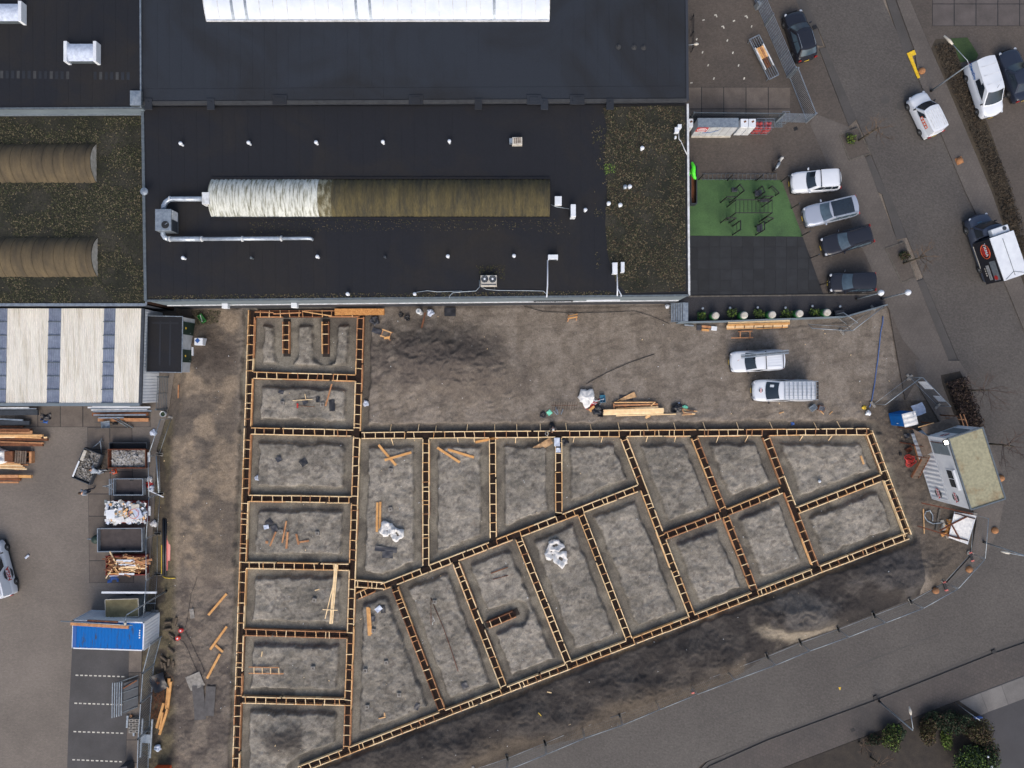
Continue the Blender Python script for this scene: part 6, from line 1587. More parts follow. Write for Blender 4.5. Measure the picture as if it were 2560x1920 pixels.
def bare_tree(q, h, label, seed, lean=(0, 0), spread=1.6, z0=.1, twig='twig', nb=9):
 w = P(q); th = thing('bare_tree', label, 'tree', (w.x, w.y, z0)); rr = random.Random(seed)
 top = Vector((lean[0], lean[1], h * .55))
 MB().tube([(0, 0, 0), top * .5 + Vector((.05, .03, 0)), top], [.09, .07, .05], 8).build('trunk', MAT['bark'], th, smooth=True)
 mb = MB()
 def br(p, d_, l, r, lev):
  q1 = p + d_ * l * .5 + Vector((rr.gauss(0, .05), rr.gauss(0, .05), rr.gauss(0, .03))) * l; q2 = p + d_ * l + Vector((0, 0, .05 * l))
  mb.tube([p, q1, q2], [r, r * .75, r * .4], 5)
  if lev <= 0: return
  for k in range(4 if lev > 1 else 3):
   s_ = rr.uniform(.35, 1.0); base = p.lerp(q2, s_)
   nd = (d_ + Vector((rr.gauss(0, .6), rr.gauss(0, .6), rr.gauss(.1, .35)))).normalized()
   br(base, nd, l * rr.uniform(.4, .62), r * .5, lev - 1)
 for k in range(nb):
  a = 6.283 * k / nb + rr.uniform(-.3, .3); f = rr.uniform(.55, 1.0)
  br(top * f, Vector((math.cos(a), math.sin(a), rr.uniform(.35, 1.0))).normalized(), spread * rr.uniform(.6, 1.0), .03, 2)
 mb.build('crown', MAT[twig], th)
 return th
bare_tree(t(3, 0, 778, 1218), 4.2, 'bare young tree in the planting bed with a green tuft', 11, (.5, .3), 1.5)
bare_tree(t(3, 1, 1165, 618), 4.2, 'bare young tree in the planting bed opposite the black truck', 12, (.6, .25), 1.4)
bare_tree(t(3, 2, 1700, 60), 4.6, 'bare tree rising from the wine coloured hedge', 13, (.3, .1), 1.9, twig='twig_red', nb=10)
bare_tree(t(3, 2, 1890, 515), 4.8, 'bare reddish tree behind the office cabin', 14, (.4, .0), 2.0, twig='twig_red', nb=11)
shrub(t(3, 0, 700, 1215), .42, .6, .5, ['leaf_lime', 'leaf_green', 'leaf_olive'], 'green tuft at the foot of the young tree near the white SUV', 21, 420, cat='shrub')
shrub(t(3, 1, 1160, 555), .55, .45, .45, ['leaf_olive', 'leaf_green', 'hedge'], 'dull green tuft at the foot of the tree opposite the truck', 22, 420)
def hedge(pts, w, h, mats, label, seed, name='hedge', dens=520, z0=.1):
 W_ = PL(pts); th = thing(name, label, 'hedge', (*W_[0].xy, z0)); vs = []
 for k, (a, b) in enumerate(zip(W_, W_[1:])):
  d_ = b - a; Ln = d_.length; v = foliage(Ln / 2, w / 2, h / 2, int(dens * Ln * w), .04, .1, seed + k, box=True)
  c, s_ = d_.x / Ln, d_.y / Ln; m_ = (a + b) / 2 - W_[0]
  x = v[:, 0] * c - v[:, 1] * s_ + m_.x; y = v[:, 0] * s_ + v[:, 1] * c + m_.y
  vs.append(np.stack([x, y, v[:, 2] + h / 2], -1))
 leafmesh('foliage', np.concatenate(vs), mats, th, (0, 0, 0), seed)
 mb = MB(); rr = random.Random(seed)
 for a, b in zip(W_, W_[1:]):
  for k in range(int((b - a).length * 3)):
   p = a.lerp(b, rr.random()) - W_[0]; mb.tube([(p.x, p.y, 0), (p.x + rr.gauss(0, .1), p.y + rr.gauss(0, .1), h)], .015, 4)
 mb.build('stems', MAT['twig'], th)
hedge(tl(3, 2, (1600, -40), (1660, 130), (1760, 400)), 1.7, .8, ['hedge_wine', 'hedge_wine', 'hedge', 'twig_red'], 'low wine coloured hedge at the street corner', 31)
hedge(tl(3, 0, (1500, 380), (1620, 700), (1800, 1100), (2010, 1620)) + tl(3, 1, (2200, 560)), 1.5, .25, ['hedge', 'verge', 'verge', 'verge'], 'long brown leafless hedge beside the white panel van', 32, dens=170)
for q, rx, ry, h, m_, lb, sd, n in ((t(3, 3, 1035, 1360), .75, .95, 1.3, ['leaf_olive', 'leaf_olive', 'leaf_lime', 'leaf_green'], 'olive rounded shrub left of the bent street lamp', 41, 1500), (t(3, 3, 1095, 1320), .5, .6, .9, ['leaf_green', 'leaf_green'], 'small green shrub touching the olive one', 42, 700),
         (t(3, 3, 1335, 1300), .62, .95, 1.4, ['leaf_rust', 'leaf_rust', 'leaf_olive'], 'rust coloured conical shrub right of the bent street lamp', 43, 1500), (t(3, 3, 1430, 1220), .95, .7, 1.0, ['leaf_green', 'leaf_green', 'hedge'], 'dark green shrub behind the rust coloured one', 44, 1200),
         (t(3, 3, 1570, 1230), 1.3, .95, 1.5, ['leaf_green', 'hedge', 'leaf_green'], 'wide dark shrub below the pale slabs', 45, 1800), (t(3, 3, 1750, 1300), 1.15, 1.1, 1.8, ['leaf_olive', 'hedge', 'leaf_rust'], 'brownish shrub below the blue sign', 46, 1600),
         (t(3, 3, 1510, 1390), .45, .8, .8, ['leaf_lime', 'leaf_lime', 'leaf_olive'], 'yellowish shrub at the edge of the garden', 47, 700), (t(3, 3, 1700, 1560), 1.6, 1.3, 2.2, ['leaf_green', 'leaf_green', 'leaf_lime'], 'big leafy green shrub in the bottom right garden', 48, 3200),
         (t(3, 3, 900, 1400), .7, .45, .5, ['leaf_green', 'hedge'], 'low green shrub at the left end of the garden', 49, 500), (t(3, 3, 1840, 1480), .8, .9, 1.7, ['leaf_green', 'hedge', 'leaf_green'], 'dark shrub beside the parking lot edge', 50, 1300)):
 shrub(q, rx * 1.2, ry * 1.2, h, m_, lb, sd, int(n * 1.7), group='shrubs in the street corner garden')
bare_tree(t(3, 3, 880, 1560), 2.6, 'leafless bush at the bottom of the garden', 51, (.1, .1), 1.3, z0=.12)
bare_tree(t(3, 3, 780, 1430), 1.6, 'small brown twiggy bush at the sidewalk edge', 52, (.1, .1), .8, z0=.12)
# ---------------------------------------------------------------- street furniture
def dome(q, label, r=.3, z0=.1, mat='dome', base=False):
 w = P(q); th = thing('bollard_dome', label, 'bollard', (w.x, w.y, z0), .4, 'orange stone domes on the sidewalk')
 MB().lathe((0, 0, 0), [(r, 0), (r * .97, r * .35), (r * .8, r * .68), (r * .45, r * .9), (r * .05, r * .98)], 20).build('cap', MAT[mat], th, smooth=True)
 MB().box((0, 0, .02), (r * (2.0 if base else 1.2), r * (2.0 if base else 1.2), .06)).build('plinth', MAT[mat], th)
for q, lb, b_ in ((t(3, 0, 1320, 620), 'orange dome bollard at the yellow road marking', 0), (t(3, 0, 1645, 1393), 'orange dome bollard on a square plinth beside the brown hedge', 1), (t(3, 2, 1950, 1262), 'orange dome bollard on the corner sidewalk right of the white sheet', 0),
     (t(3, 2, 1728, 1598), 'orange dome bollard at the sharp street corner', 0), (t(3, 3, 1440, 122), 'orange dome bollard inside the mesh fence near the corner', 0), (t(3, 2, 2002, 812), 'orange dome bollard half hidden behind the office cabin', 0)):
 dome(q, lb, base=b_)
sg_ = thing('street_sign', 'small blue street sign with a white arrow on a thin pole', 'sign', P(t(3, 3, 1620, 1096), .12))
MB().tube([(0, 0, 0), (0, 0, 2.7)], .03, 8).build('pole', MAT['galv'], sg_, smooth=True)
MB().box((.28, -.05, 2.55), (.62, .05, .3), .15).build('sign_plate', MAT['blue_deep'], sg_)
MB().box((.28, -.082, 2.55), (.45, .012, .06), .15).build('sign_arrow', MAT['white'], sg_)
MB().tube([(0, 0, 2.7), (.3, -.2, 2.75)], .02, 6).build('bracket', MAT['white'], sg_)
gl_ = thing('garden_barrier', 'dark rail with two white knobs in the green garden shrub', 'barrier', P(t(3, 3, 1785, 1500), .12), R(-70))
for x in (-.45, .45):
 MB().tube([(x, 0, 0), (x, 0, 1.9)], .03, 6).build('post', MAT['black'], gl_); MB().lathe((x, 0, 1.9), [(.05, 0), (.09, .06), (.05, .13)], 12).build('knob', MAT['white'], gl_, smooth=True)
MB().tube([(-.45, 0, 1.8), (.45, 0, 1.8)], .03, 6).build('rail', MAT['black'], gl_)
# ---------------------------------------------------------------- yard containers
def container(th, L, W, h, roofm, sidem, corr=.03, z=0.0, roof_corr=True, per=.28):
 def corrwall(ax, ln, pos, nrm):
  n = int(ln / per * 4); n += n % 2; rows = []
  for zz in (z + .12, z + h - .1):
   row = []
   for k in range(n + 1):
    o_ = pos + nrm * (corr if (k // 2) % 2 else 0.0); u = -ln / 2 + ln * k / n
    row.append((u, o_, zz) if ax == 'x' else (o_, u, zz))
   rows.append(row)
  return MB().grid(rows)
 for s_ in (-1, 1):
  corrwall('x', L - .2, s_ * (W / 2 - .04), s_).build('side_wall', MAT[sidem], th); corrwall('y', W - .2, s_ * (L / 2 - .04), s_).build('end_wall', MAT[sidem], th)
 n = int((L - .2) / per * 4); rows = []
 for yy in (-W / 2 + .1, W / 2 - .1): rows.append([(-L / 2 + .1 + (L - .2) * k / n, yy, z + h - .03 + (.025 if roof_corr and (k // 2) % 2 else 0)) for k in range(n + 1)])
 MB().grid(rows).build('roof', MAT[roofm], th)
 mb = MB()
 for s_ in (-1, 1):
  for zz in (z + .07, z + h - .06):
   mb.bar((-L / 2, s_ * (W / 2 - .05), zz), (L / 2, s_ * (W / 2 - .05), zz), .1, .12); mb.bar((s_ * (L / 2 - .05), -W / 2, zz), (s_ * (L / 2 - .05), W / 2, zz), .1, .118)
  for s2 in (-1, 1): mb.bar((s_ * (L / 2 - .06), s2 * (W / 2 - .06), z), (s_ * (L / 2 - .06), s2 * (W / 2 - .06), z + h), .125, .125)
 mb.build('frame', MAT[sidem], th)
cc = PL(tl(0, 3, (634, 385), (1243, 405), (1235, 642), (622, 622)), 2.6)
c0 = sum(cc, Vector()) / 4; c0.z = .02
rz = math.atan2((cc[1] - cc[0]).y, (cc[1] - cc[0]).x)
ct = thing('shipping_container', 'blue topped grey shipping container at the bottom left', 'container', c0, rz)
container(ct, 6.06, 2.44, 2.58, 'blue_rust', 'white')
MB().box((-2.82, -.05, 2.575), (.3, 2.1, .03)).build('end_panel', MAT['blue_deep'], ct); 
for k in range(4): MB().box((2.66, .5 - .2 * k, 2.59), (.1, .12, .02)).build('marking', MAT['white'], ct)
def onroof(q, z): p = P(q, z); p.z = z; return p
for (q0, q1, w_, m_, lb) in ((t(0, 3, 612, 412), t(0, 3, 1112, 443), .24, 'wood_orange', 'long brown beam lying on the blue container'), (t(0, 3, 756, 384), t(0, 3, 1018, 398), .12, 'wood_brown', 'short brown lath lying on the blue container')):
 MB().bar(onroof(q0, 2.72), onroof(q1, 2.72), w_, .12).solo('plank', MAT[m_], lb, 'plank')
MB().tube([onroof(t(0, 3, 526, 390), 2.83), onroof(t(0, 3, 1145, 426), 2.83)], .05, 8).solo('steel_pipe', MAT['galv'], 'long grey pipe lying over the beams on the blue container', 'pipe', smooth=True)
MB().bar(onroof(t(0, 3, 880, 141), 1.55), onroof(t(0, 3, 1354, 142), 1.55), .16, .14).solo('white_profile', MAT['white'], 'long white profile bridging above the olive box trailer', 'profile')
# olive box trailer
oc = PL(tl(0, 3, (907, 205), (1193, 197), (1200, 352), (915, 356)), 1.6); o0 = sum(oc, Vector()) / 4; o0.z = .02
ob = thing('box_trailer', 'closed olive box trailer behind the blue container', 'trailer', o0, math.atan2((oc[1] - oc[0]).y, (oc[1] - oc[0]).x))
Lb, Wb = (oc[1] - oc[0]).length, (oc[2] - oc[1]).length
MB().box((0, 0, .95), (Lb, Wb, 1.15)).build('body', MAT['galv_dark'], ob, bevel=.03); MB().box((0, 0, 1.55), (Lb + .04, Wb + .04, .07)).build('lid', MAT['olive'], ob, bevel=.02)
for s_ in (-1, 1):
 MB().bar((-Lb / 2, s_ * Wb / 2, 1.6), (Lb / 2, s_ * Wb / 2, 1.6), .05, .03).build('edge_strip', MAT['off_white'], ob); MB().bar((s_ * Lb / 2, -Wb / 2, 1.6), (s_ * Lb / 2, Wb / 2, 1.6), .05, .03).build('edge_strip', MAT['off_white'], ob)
 wheel(ob, 0, s_ * (Wb / 2 - .05), .32, s_)
MB().tube([(Lb / 2, 0, .45), (Lb / 2 + .9, 0, .45)], .04, 8).build('drawbar', MAT['galv'], ob)
# ---------------------------------------------------------------- trailers and skips
def open_trailer(cq, L, W, head, label, rim='galv', bed='bed_brown', wall=.45, bedz=.5, draw=1.2, front_rack=False, cover=None, z0=.03):
 w = P(cq, .6); th = thing('flat_trailer', label, 'trailer', (w.x, w.y, z0), math.atan2(-head[1], head[0]), 'trailers in the yard')
 MB().box((0, 0, bedz), (L, W, .08)).build('bed', MAT[bed], th)
 for s_ in (-1, 1):
  MB().box((0, s_ * (W / 2), bedz + wall / 2), (L + .06, .06, wall)).build('side_board', MAT[rim], th); MB().box((s_ * L / 2, 0, bedz + wall / 2 - .002), (.06, W - .06, wall)).build('end_board', MAT[rim], th)
  wheel(th, -.1, s_ * (W / 2 - .12), .3, s_)
 MB().tube([(L / 2, -W * .3, bedz - .05), (L / 2 + draw * .7, -.03, bedz - .05), (L / 2 + draw, 0, bedz - .05)], .04, 8).tube([(L / 2, W * .3, bedz - .05), (L / 2 + draw * .7, .03, bedz - .05)], .04, 8).build('drawbar', MAT['galv'], th, smooth=True)
 MB().cyl((L / 2 + draw * .75, 0, .05), .05, bedz, 10).build('jockey_wheel', MAT['galv'], th)
 if front_rack:
  for k in range(2): MB().bar((L / 2 + .16 + .16 * k, -W / 2, bedz + wall + .02), (L / 2 + .16 + .16 * k, W / 2, bedz + wall + .02), .06, .05).build('rack_bar', MAT['galv'], th)
 if cover: MB().lathe((L / 2 + .35, 0, bedz), [(.4, 0), (.36, .2), (.2, .33), (.03, .36)], 12).build('cover', MAT[cover], th, smooth=True)
 return th
zy = zr(180, 1080, 9.217); zy2 = zr(200, 1220, 6.382)
open_trailer(zy(1345, 1252), 2.55, 1.4, (-1, .0), 'small empty trailer with bright metal rim between the skips', front_rack=True)
open_trailer(zy2(672, 815), 3.85, 2.0, (-1, .01), 'large empty trailer with a green drawbar cover', cover='darkgreen')
rt = open_trailer(zy(405, 775), 2.75, 1.62, (.38, -.92), 'slanted trailer full of grey rubble with a worker leaning in', rim='steel_dark', wall=.5)
def chunks(n, rx, ry, z, mats, seed, s=(.08, .22), hump=.25, flat=False):
 rr = random.Random(seed); mb = MB()
 for k in range(n):
  x, y = rr.uniform(-1, 1), rr.uniform(-1, 1)
  zz = z + hump * (1 - x * x) * (1 - y * y) + rr.uniform(-.05, .05); mb.cur = rr.randrange(len(mats)); sz = rr.uniform(*s)
  b0_ = len(mb.v); mb.box((x * rx, y * ry, zz), (sz * rr.uniform(.8, 2.2 if flat else 1.5), sz, sz * (.2 if flat else .7)), rr.uniform(0, 3.1), rr.uniform(-.4, .4))
  if not flat:
   for q in range(b0_, len(mb.v)):
    v = mb.v[q]; mb.v[q] = (v[0] + rr.uniform(-.3, .3) * sz * .6, v[1] + rr.uniform(-.3, .3) * sz * .6, v[2] + rr.uniform(-.2, .2) * sz * .5)
 return mb
o = chunks(260, 1.2, .66, .78, ['x'] * 3, 5, (.05, .14), .15).build('rubble', [MAT['rubble'], MAT['concrete'], MAT['concrete_dark']], rt); o['kind'] = 'stuff'
MB().box((0, 0, .66), (2.6, 1.5, .2)).build('rubble_fill', MAT['concrete'], rt)
MB().box((-.55, .75, 1.02), (1.45, .12, .05)).build('white_board', MAT['white'], rt); MB().box((.75, .62, .98), (.95, .26, .05)).build('yellowed_board', MAT['off_white'], rt)
def skip(cq, L, W, h, label, mat, head=(1, 0), z0=.03):
 w = P(cq, .6); th = thing('waste_skip', label, 'skip', (w.x, w.y, z0), math.atan2(-head[1], head[0]), 'open skips in the yard')
 b = .18
 MB().box((0, 0, .12), (L - 2 * b, W - .1, .08)).build('floor', MAT[mat], th)
 for s_ in (-1, 1):
  MB().box((0, s_ * W / 2, h / 2 + .06), (L - .25, .06, h - .04)).build('side_wall', MAT[mat], th)
  MB().add([(s_ * (L / 2 - b), -W / 2, .1), (s_ * (L / 2 - b), W / 2, .1), (s_ * L / 2, W / 2, h), (s_ * L / 2, -W / 2, h), (s_ * (L / 2 - b - .05), -W / 2, .1), (s_ * (L / 2 - b - .05), W / 2, .1), (s_ * (L / 2 - .05), W / 2, h), (s_ * (L / 2 - .05), -W / 2, h)],
     [(0, 1, 2, 3), (7, 6, 5, 4), (3, 2, 6, 7), (0, 3, 7, 4), (1, 5, 6, 2)]).build('end_wall', MAT[mat], th)
  MB().bar((-L / 2, s_ * W / 2, h + .02), (L / 2, s_ * W / 2, h + .02), .09, .07).build('rim', MAT[mat], th)
 return th
s1 = skip(zy(1310, 605), 3.3, 1.6, .9, 'rusty skip heaped with pale concrete rubble', 'rust')
o = chunks(330, 1.35, .68, .62, ['x'] * 3, 6, (.08, .22), .2).build('rubble', [MAT['rubble'], MAT['rubble'], MAT['concrete']], s1); o['kind'] = 'stuff'
MB().box((0, 0, .5), (2.9, 1.45, .3)).build('rubble_fill', MAT['concrete'], s1)
s2 = skip(zy2(770, 375), 3.5, 1.75, .9, 'red skip overflowing with white plastic and mixed waste', 'skip_red')
o = chunks(330, 1.74, .9, .96, ['x'] * 8, 7, (.08, .28), .25, True).build('mixed_waste', [MAT[k] for k in ('bag', 'bag', 'foil', 'wood_mid', 'bag', 'white_dirty', 'off_white', 'galv_dark')], s2); o['kind'] = 'stuff'
MB().box((0, 0, .6), (3.0, 1.55, .3)).build('waste_fill', MAT['off_white'], s2)
for dx, dy, lx, ly, m_, rz_ in ((1.0, .45, .65, .6, 'off_white', .05), (-1.15, -.1, .7, .75, 'white', .1), (.55, -.5, .8, .4, 'bag', .6), (-.35, -.6, .75, .5, 'bag', .3), (1.2, -.05, .6, .9, 'foil', .4)):
 MB().box((dx, dy, 1.26), (lx, ly, .06), rz_, .08).build('waste_sheet', MAT[m_], s2)
MB().tube([(.9 + .45 * math.cos(k * .35), -.05 + .4 * math.sin(k * .35), 1.25 + .01 * k) for k in range(22)], .022, 6).build('red_hose', MAT['red'], s2, smooth=True)
s3 = skip(zy2(765, 1220), 3.5, 1.6, .9, 'red skip full of timber offcuts and white boards', 'skip_red')
MB().box((0, 0, .55), (3.0, 1.4, .3)).build('timber_fill', MAT['wood_brown'], s3)
rr = random.Random(9)
for k in range(110):
 x, y, a = rr.uniform(-1.45, 1.45), rr.uniform(-.78, .78), rr.choice((0, 0, .15, -.2, .8, -1.0)) + rr.gauss(0, .15); l = rr.uniform(.4, 1.3)
 piece('offcut', MAT[rr.choice(('wood_pale', 'wood_mid', 'wood_new', 'wood_orange', 'wood_brown'))], (x - l / 2 * math.cos(a), y - l / 2 * math.sin(a), .86 + rr.uniform(0, .3)), (x + l / 2 * math.cos(a), y + l / 2 * math.sin(a), .9 + rr.uniform(0, .3)), rr.uniform(.05, .14), .04, s3)
for x, y, l, w_ in ((.1, .45, 1.6, .22), (.25, .1, 1.5, .2), (.2, -.68, 1.3, .16)): piece('white_board', MAT['white'], (x - l / 2, y, 1.12), (x + l / 2, y, 1.12), w_, .04, s3)
for a, b in (((1.2, .3, 1.1), (2.45, .6, 1.25)), ((1.0, .35, 1.15), (2.3, .25, 1.2))): piece('long_offcut', MAT['wood_orange'], a, b, .2, .05, s3)
c = P(zy(1370, 310)); tro = thing('steel_trough', 'dark narrow open trough above the rubble skip', 'trough', (c.x, c.y, .03))
MB().box((0, 0, .1), (3.2, .5, .1)).build('floor', MAT['black'], tro)
for s_ in (-1, 1): MB().box((0, s_ * .28, .3), (3.3, .06, .5)).build('side', MAT['steel_dark'], tro); MB().box((s_ * 1.62, 0, .3), (.06, .5, .48)).build('end', MAT['steel_dark'], tro)
# traffic cone
cn = thing('traffic_cone', 'red and white traffic cone lying askew beside the rubble skip', 'traffic cone', P(zy(985, 910), .03), .3)
MB().box((0, 0, .03), (.42, .42, .06)).build('base', MAT['orange'], cn, bevel=.02)
for k, m_ in enumerate(('orange', 'white', 'orange', 'white', 'orange')): MB().cyl((0, 0, .06 + .13 * k), .16 - .026 * k, .13, 16, .16 - .026 * (k + 1)).build('cone_band', MAT[m_], cn, smooth=False)
# ================================================================ people
def skinned(name, verts, edges, radii, mat, parent, root=0, sub=2):
 me_ = bpy.data.meshes.new(name); me_.from_pydata([tuple(v) for v in verts], edges, []); me_.materials.append(MAT[mat])
 o = bpy.data.objects.new(name, me_); COL.objects.link(o); o.parent = parent
 md = o.modifiers.new('skin', 'SKIN'); md.use_smooth_shade = True
 sk = me_.skin_vertices[0].data
 for i, r in enumerate(radii): sk[i].radius = (r, r) if not isinstance(r, tuple) else r
 sk[root].use_root = True
 sb = o.modifiers.new('sub', 'SUBSURF'); sb.levels = sub; sb.render_levels = sub
 return o
def person(label, q, heading, pose, top, legs, hair='hair', z0=.03, helmet=None):
 """pose: joint dict in metres, x forward, y left"""
 th = thing('person', label, 'person', P(q, z0), heading)
 J = {k: Vector(v) for k, v in pose.items()}
 def chain_hand(w, e, sgn):
  d_ = (w - e).normalized(); side = d_.cross(Vector((0, 0, 1))); side = side.normalized() if side.length > .1 else Vector((1, 0, 0)); n_ = side.cross(d_)
  palm = w + d_ * .07; out = [palm]; ed = []
  for k, off in enumerate((-.03, -.01, .01, .03)):
   b_ = palm + d_ * .03 + side * off; l = (.035, .045, .042, .032)[k]
   out += [b_, b_ + d_ * l * .8 - n_ * .01, b_ + d_ * l * 1.3 - n_ * .03]
  tb = palm - d_ * .03 + side * .035 * sgn
  out += [tb, tb + d_ * .03 + side * .025 * sgn, tb + d_ * .055 + side * .03 * sgn - n_ * .01]
  return out
 names = ['pelvis', 'belly', 'chest', 'neck', 'head', 'crown']
 vs = [J[n_] for n_ in names]; ed = [(i, i + 1) for i in range(5)]; ra = [.13, .12, .14, .055, .085, .075]
 for s_ in 'lr':
  b_ = len(vs); vs += [J['sh' + s_], J['el' + s_], J['wr' + s_]]; ra += [.065, .045, .032]; ed += [(2, b_), (b_, b_ + 1), (b_ + 1, b_ + 2)]
  hd = chain_hand(J['wr' + s_], J['el' + s_], 1 if s_ == 'l' else -1); h0 = len(vs); vs += hd; ra += [.035] + [.011, .01, .009] * 4 + [.013, .011, .01]; ed.append((b_ + 2, h0))
  for k in range(5): i0 = h0 + 1 + 3 * k; ed += [(h0, i0), (i0, i0 + 1), (i0 + 1, i0 + 2)]
  b_ = len(vs); vs += [J['hip' + s_], J['kn' + s_], J['an' + s_], J['toe' + s_]]; ra += [.09, .06, .04, .04]; ed += [(0, b_), (b_, b_ + 1), (b_ + 1, b_ + 2), (b_ + 2, b_ + 3)]
 skinned('body', vs, ed, ra, 'skin', th, 0, 1)
 # jacket, trousers, shoes
 v = [J['pelvis'], J['belly'], J['chest'], J['neck'] * .35 + J['chest'] * .65]; e = [(0, 1), (1, 2), (2, 3)]; r_ = [.165, .155, .175, .1]
 for s_ in 'lr': b_ = len(v); v += [J['sh' + s_], J['el' + s_], J['wr' + s_]]; r_ += [.09, .065, .05]; e += [(2, b_), (b_, b_ + 1), (b_ + 1, b_ + 2)]
 skinned('jacket', v, e, r_, top, th, 0, 2)
 v = [J['pelvis'] - Vector((0, 0, .03))]; e = []; r_ = [.155]
 for s_ in 'lr': b_ = len(v); v += [J['hip' + s_], J['kn' + s_], J['an' + s_]]; r_ += [.11, .08, .06]; e += [(0, b_), (b_, b_ + 1), (b_ + 1, b_ + 2)]
 skinned('trousers', v, e, r_, legs, th, 0, 2)
 for s_ in 'lr':
  a, b_ = J['an' + s_], J['toe' + s_]; MB().tube([a + (a - b_) * .3, a, b_, b_ + (b_ - a) * .25], [.045, .055, .05, .03], 10).build('shoe', MAT['black'], th, smooth=True)
 d_ = (J['crown'] - J['head']).normalized()
 f_ = (Vector((1, 0, 0)) - d_ * d_.x).normalized(); sd_ = d_.cross(f_)
 hm = MB(); M_ = Matrix((f_, sd_, d_)).transposed()
 hm.lathe((0, 0, 0), [(.105, -.02), (.112, .03), (.098, .08), (.06, .115), (.01, .125)], 16)
 o = hm.build('helmet' if helmet else 'hair', MAT[helmet or hair], th, smooth=True); o.matrix_local = Matrix.Translation(J['head'] + d_ * .01 - f_ * .012) @ M_.to_4x4()
 fc = MB().lathe((0, 0, 0), [(.018, 0), (.014, .02), (.003, .03)], 8).build('nose', MAT['skin'], th, smooth=True); fc.matrix_local = Matrix.Translation(J['head'] + f_ * .085 - d_ * .02) @ Matrix((d_, sd_ * -1, f_)).transposed().to_4x4()
 for s_ in (-1, 1):
  MB().box(J['head'] + f_ * .083 + sd_ * s_ * .033 + d_ * .012, (.012, .022, .01)).build('eye', MAT['black'], th)
  MB().box(J['head'] + sd_ * s_ * .088 - d_ * .01, (.03, .02, .05)).build('ear', MAT['skin'], th)
 MB().box(J['head'] + f_ * .08 - d_ * .055, (.012, .045, .01)).build('mouth', MAT['red_white'], th)
 return th
walk = dict(pelvis=(0, 0, .95), belly=(.02, 0, 1.1), chest=(.06, 0, 1.35), neck=(.09, 0, 1.5), head=(.14, 0, 1.62), crown=(.15, 0, 1.74), shl=(.06, .2, 1.42), ell=(-.1, .27, 1.17), wrl=(.02, .3, .95), shr=(.06, -.2, 1.42), elr=(.14, -.27, 1.17), wrr=(.32, -.25, 1.03),
   hipl=(0, .1, .9), knl=(.2, .11, .52), anl=(.22, .11, .1), toel=(.38, .11, .06), hipr=(0, -.1, .9), knr=(-.03, -.11, .5), anr=(-.3, -.11, .16), toer=(-.18, -.11, .05))
person('person in a pale grey hoodie walking across the yard', t(0, 2, 800, 915), R(195), walk, 'cloth_grey', 'cloth_navy')
lean_ = dict(pelvis=(-.1, 0, .95), belly=(.05, 0, 1.08), chest=(.3, 0, 1.2), neck=(.43, 0, 1.24), head=(.54, 0, 1.22), crown=(.64, 0, 1.26), shl=(.3, .2, 1.22), ell=(.45, .3, .98), wrl=(.65, .22, .88), shr=(.3, -.2, 1.22), elr=(.5, -.28, 1.0), wrr=(.7, -.15, .92),
    hipl=(-.1, .1, .9), knl=(-.02, .14, .5), anl=(-.08, .15, .1), toel=(.08, .16, .06), hipr=(-.1, -.1, .9), knr=(-.15, -.12, .5), anr=(-.3, -.13, .1), toer=(-.14, -.13, .06))
person('person in a pale grey top leaning over the rubble trailer', zy(745, 880), R(160), lean_, 'cloth_grey', 'cloth_grey')
kneel = dict(pelvis=(-.1, 0, .45), belly=(.02, 0, .6), chest=(.16, 0, .8), neck=(.25, 0, .92), head=(.32, 0, 1.02), crown=(.34, 0, 1.14), shl=(.16, .2, .86), ell=(.3, .3, .62), wrl=(.5, .22, .45), shr=(.16, -.2, .86), elr=(.35, -.28, .65), wrr=(.52, -.15, .5),
    hipl=(-.1, .11, .42), knl=(.3, .18, .45), anl=(.2, .2, .08), toel=(.36, .2, .04), hipr=(-.1, -.11, .42), knr=(.12, -.18, .08), anr=(-.3, -.16, .1), toer=(-.36, -.16, .03))
person('worker in dark clothes and a pale cap kneeling beside the long braced formwork run', t(2, 2, 345, 356), R(-80), kneel, 'cloth_dark', 'cloth_dark', z0=-.3, helmet='white_dirty')
# ================================================================ yard stock
def stack(name, label, boards, group=None, cat='timber stack'):
 """boards: (q0,q1,width,mat,z,thick)"""
 c = P(boards[0][0]); th = thing(name, label, cat, (c.x, c.y, 0.02), 0, group)
 for q0, q1, w_, m_, z_, h_ in boards:
  a = P(q0, z_) - Vector((c.x, c.y, 0.02)); b = P(q1, z_) - Vector((c.x, c.y, 0.02)); piece('board', MAT[m_], a, b, w_, h_, th)
 return th
T2 = lambda x, y: t(0, 2, x, y)
stack('timber_stack', 'uppermost stack of long brown timber at the left picture edge', [(T2(-60, 400), T2(268, 400), .28, 'wood_brown', .5, .3), (T2(-60, 412), T2(280, 418), .3, 'wood_orange', .62, .06), (T2(-60, 446), T2(372, 446), .2, 'wood_mid', .6, .2), (T2(-60, 460), T2(130, 460), .1, 'wood_pale', .62, .1), (T2(130, 460), T2(355, 466), .1, 'wood_mid', .6, .1), (T2(-60, 478), T2(415, 480), .22, 'wood_brown', .35, .2), (T2(380, 462), T2(408, 462), .13, 'wood_pale', .42, .08)])
stack('timber_stack', 'narrow stack of brown beams with a pale lath on top at the left edge', [(T2(-60, 498), T2(380, 511), .12, 'wood_orange', .5, .1), (T2(-60, 522), T2(372, 526), .24, 'wood_brown', .35, .2)])
